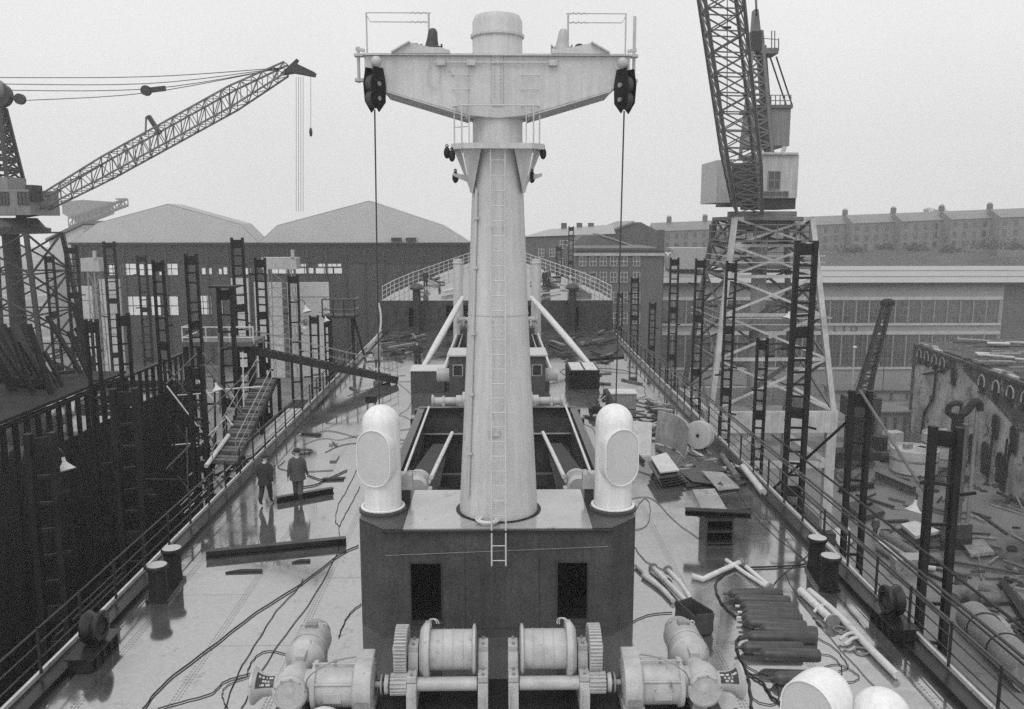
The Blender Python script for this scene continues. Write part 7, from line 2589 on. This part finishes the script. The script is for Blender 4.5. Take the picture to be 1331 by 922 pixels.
for f in (.25, .6):
    c = A.lerp(B, f)
    MB().torus(c, 1.03, .05, axis=(B - A), n=24, m=6).build('strap', 'black', t, True)
ibeam(AZ(1300, 760, GZ), AZ(1345, 830, GZ), .5, .5, 'dark beam lying beside the rubble at the frame edge', 'black')
for k in range(4):
    o = MB().bar(AZ(1318 + k * 3, 815 + k * 6, GZ + .3), AZ(1345 + k * 3, 840 + k * 6, GZ + .3), .4, .3).build('timber_baulk', 'wood_dark')
    tag(o, 'dark timber in the group at the frame edge beside the tank', 'timber', 'timbers at the frame edge')
for k in range(170):
    px, py = rnd.uniform(1085, 1335), rnd.uniform(585, 830)
    if py > 650 + (px - 1090) * .75:
        continue
    p = gz(px, py)
    a = rnd.uniform(0, PI)
    far = py < 680
    L_ = rnd.uniform(.4, 2.4) * (2.6 if k % 3 == 0 else 1)
    d = Vector((math.cos(a), math.sin(a), 0)) * L_ / 2
    up_ = Vector((0, 0, rnd.uniform(.06, .2)))
    o = MB().bar(p - d + up_, p + d + up_, rnd.uniform(.08, .3), rnd.uniform(.06, .2)).build('scrap_piece', rnd.choice(['wood_dark', 'plate', 'black', 'plate_dark', 'wood', 'pipe_dark', 'wood_dark']))
    tag(o, 'piece of scrap strewn over the wet yard beyond the railing', 'scrap', 'scrap strewn over the yard')
for k in range(34):
    px, py = rnd.uniform(1215, 1331), rnd.uniform(612, 640)
    if k > 26:
        px, py = rnd.uniform(1295, 1335), rnd.uniform(700, 770)
    p = gz(px, py)
    s_ = rnd.uniform(.12, .5)
    mb = MB().ball(p + Vector((0, 0, s_ * .2)), s_, 8, (1, rnd.uniform(.7, 1.3), rnd.uniform(.35, .7)))
    mb.v = [v + Vector((rnd.uniform(-.1, .1), rnd.uniform(-.1, .1), rnd.uniform(-.1, .1))) * s_ for v in mb.v]
    o = mb.build('rubble_stone', rnd.choice(['ruin', 'ruin', 'black', 'black', 'concrete']))
    tag(o, 'lump of rubble below the ruined building', 'rubble', 'rubble below the ruined building')
# rails of the crane track
for x in (xa + .35, xb - .35):
    o = MB().box((x, 70, GZ + .06), (.16, 90, .12)).build('crane_rail', 'plate_dark')
    tag(o, 'crane rail under the ' + ('ship side' if x < ctr else 'factory side') + ' legs of the lattice crane', 'rail')

# ------------------------------------------------------------------ more loose gear along the hatch sides
r2 = random.Random(21)
for i in range(46):
    right = i % 3 != 0
    if right:
        y = r2.uniform(26, 62)
        x = r2.uniform(3.9, 8.8)
    else:
        y = r2.uniform(30, 66)
        x = -r2.uniform(3.7, 8.6)
        if x > -5.2 and 40 < y < 46:
            continue
    a = r2.uniform(0, PI)
    L_ = r2.uniform(.2, 1.5) * (1.6 if right else .8)
    d = Vector((math.cos(a), math.sin(a), 0)) * L_ / 2
    p = Vector((x, y, .05))
    o = MB().bar(p - d, p + d, r2.uniform(.05, .28), r2.uniform(.03, .1)).build('scrap_piece', r2.choice(['wood_dark', 'black', 'plate_dark', 'wood', 'plate']))
    tag(o, 'offcut lying on the deck beside the hatches, ' + ('crane side' if right else 'shed side'), 'scrap', 'offcuts beside the hatches, ' + ('crane side' if right else 'shed side'))
for i in range(9):
    right = i % 3 != 0
    x = r2.uniform(4.2, 7.5) if right else -r2.uniform(4.2, 7.5)
    y = r2.uniform(30, 56)
    pts = [Vector((x, y, .02))]
    hd_ = r2.uniform(0, 6.28)
    for k in range(6):
        hd_ += r2.uniform(-.8, .8)
        q = pts[-1] + Vector((math.cos(hd_) * r2.uniform(.6, 1.4), math.sin(hd_) * r2.uniform(.8, 1.8), 0))
        q.x = min(8.6, max(3.7, q.x)) if right else max(-8.6, min(-3.7, q.x))
        pts.append(q)
    cable(None, .02, 'thin cable straggling over the deck beside the hatches, ' + ('crane side' if right else 'shed side'), group='thin cables beside the hatches, ' + ('crane side' if right else 'shed side'), pts3=pts)
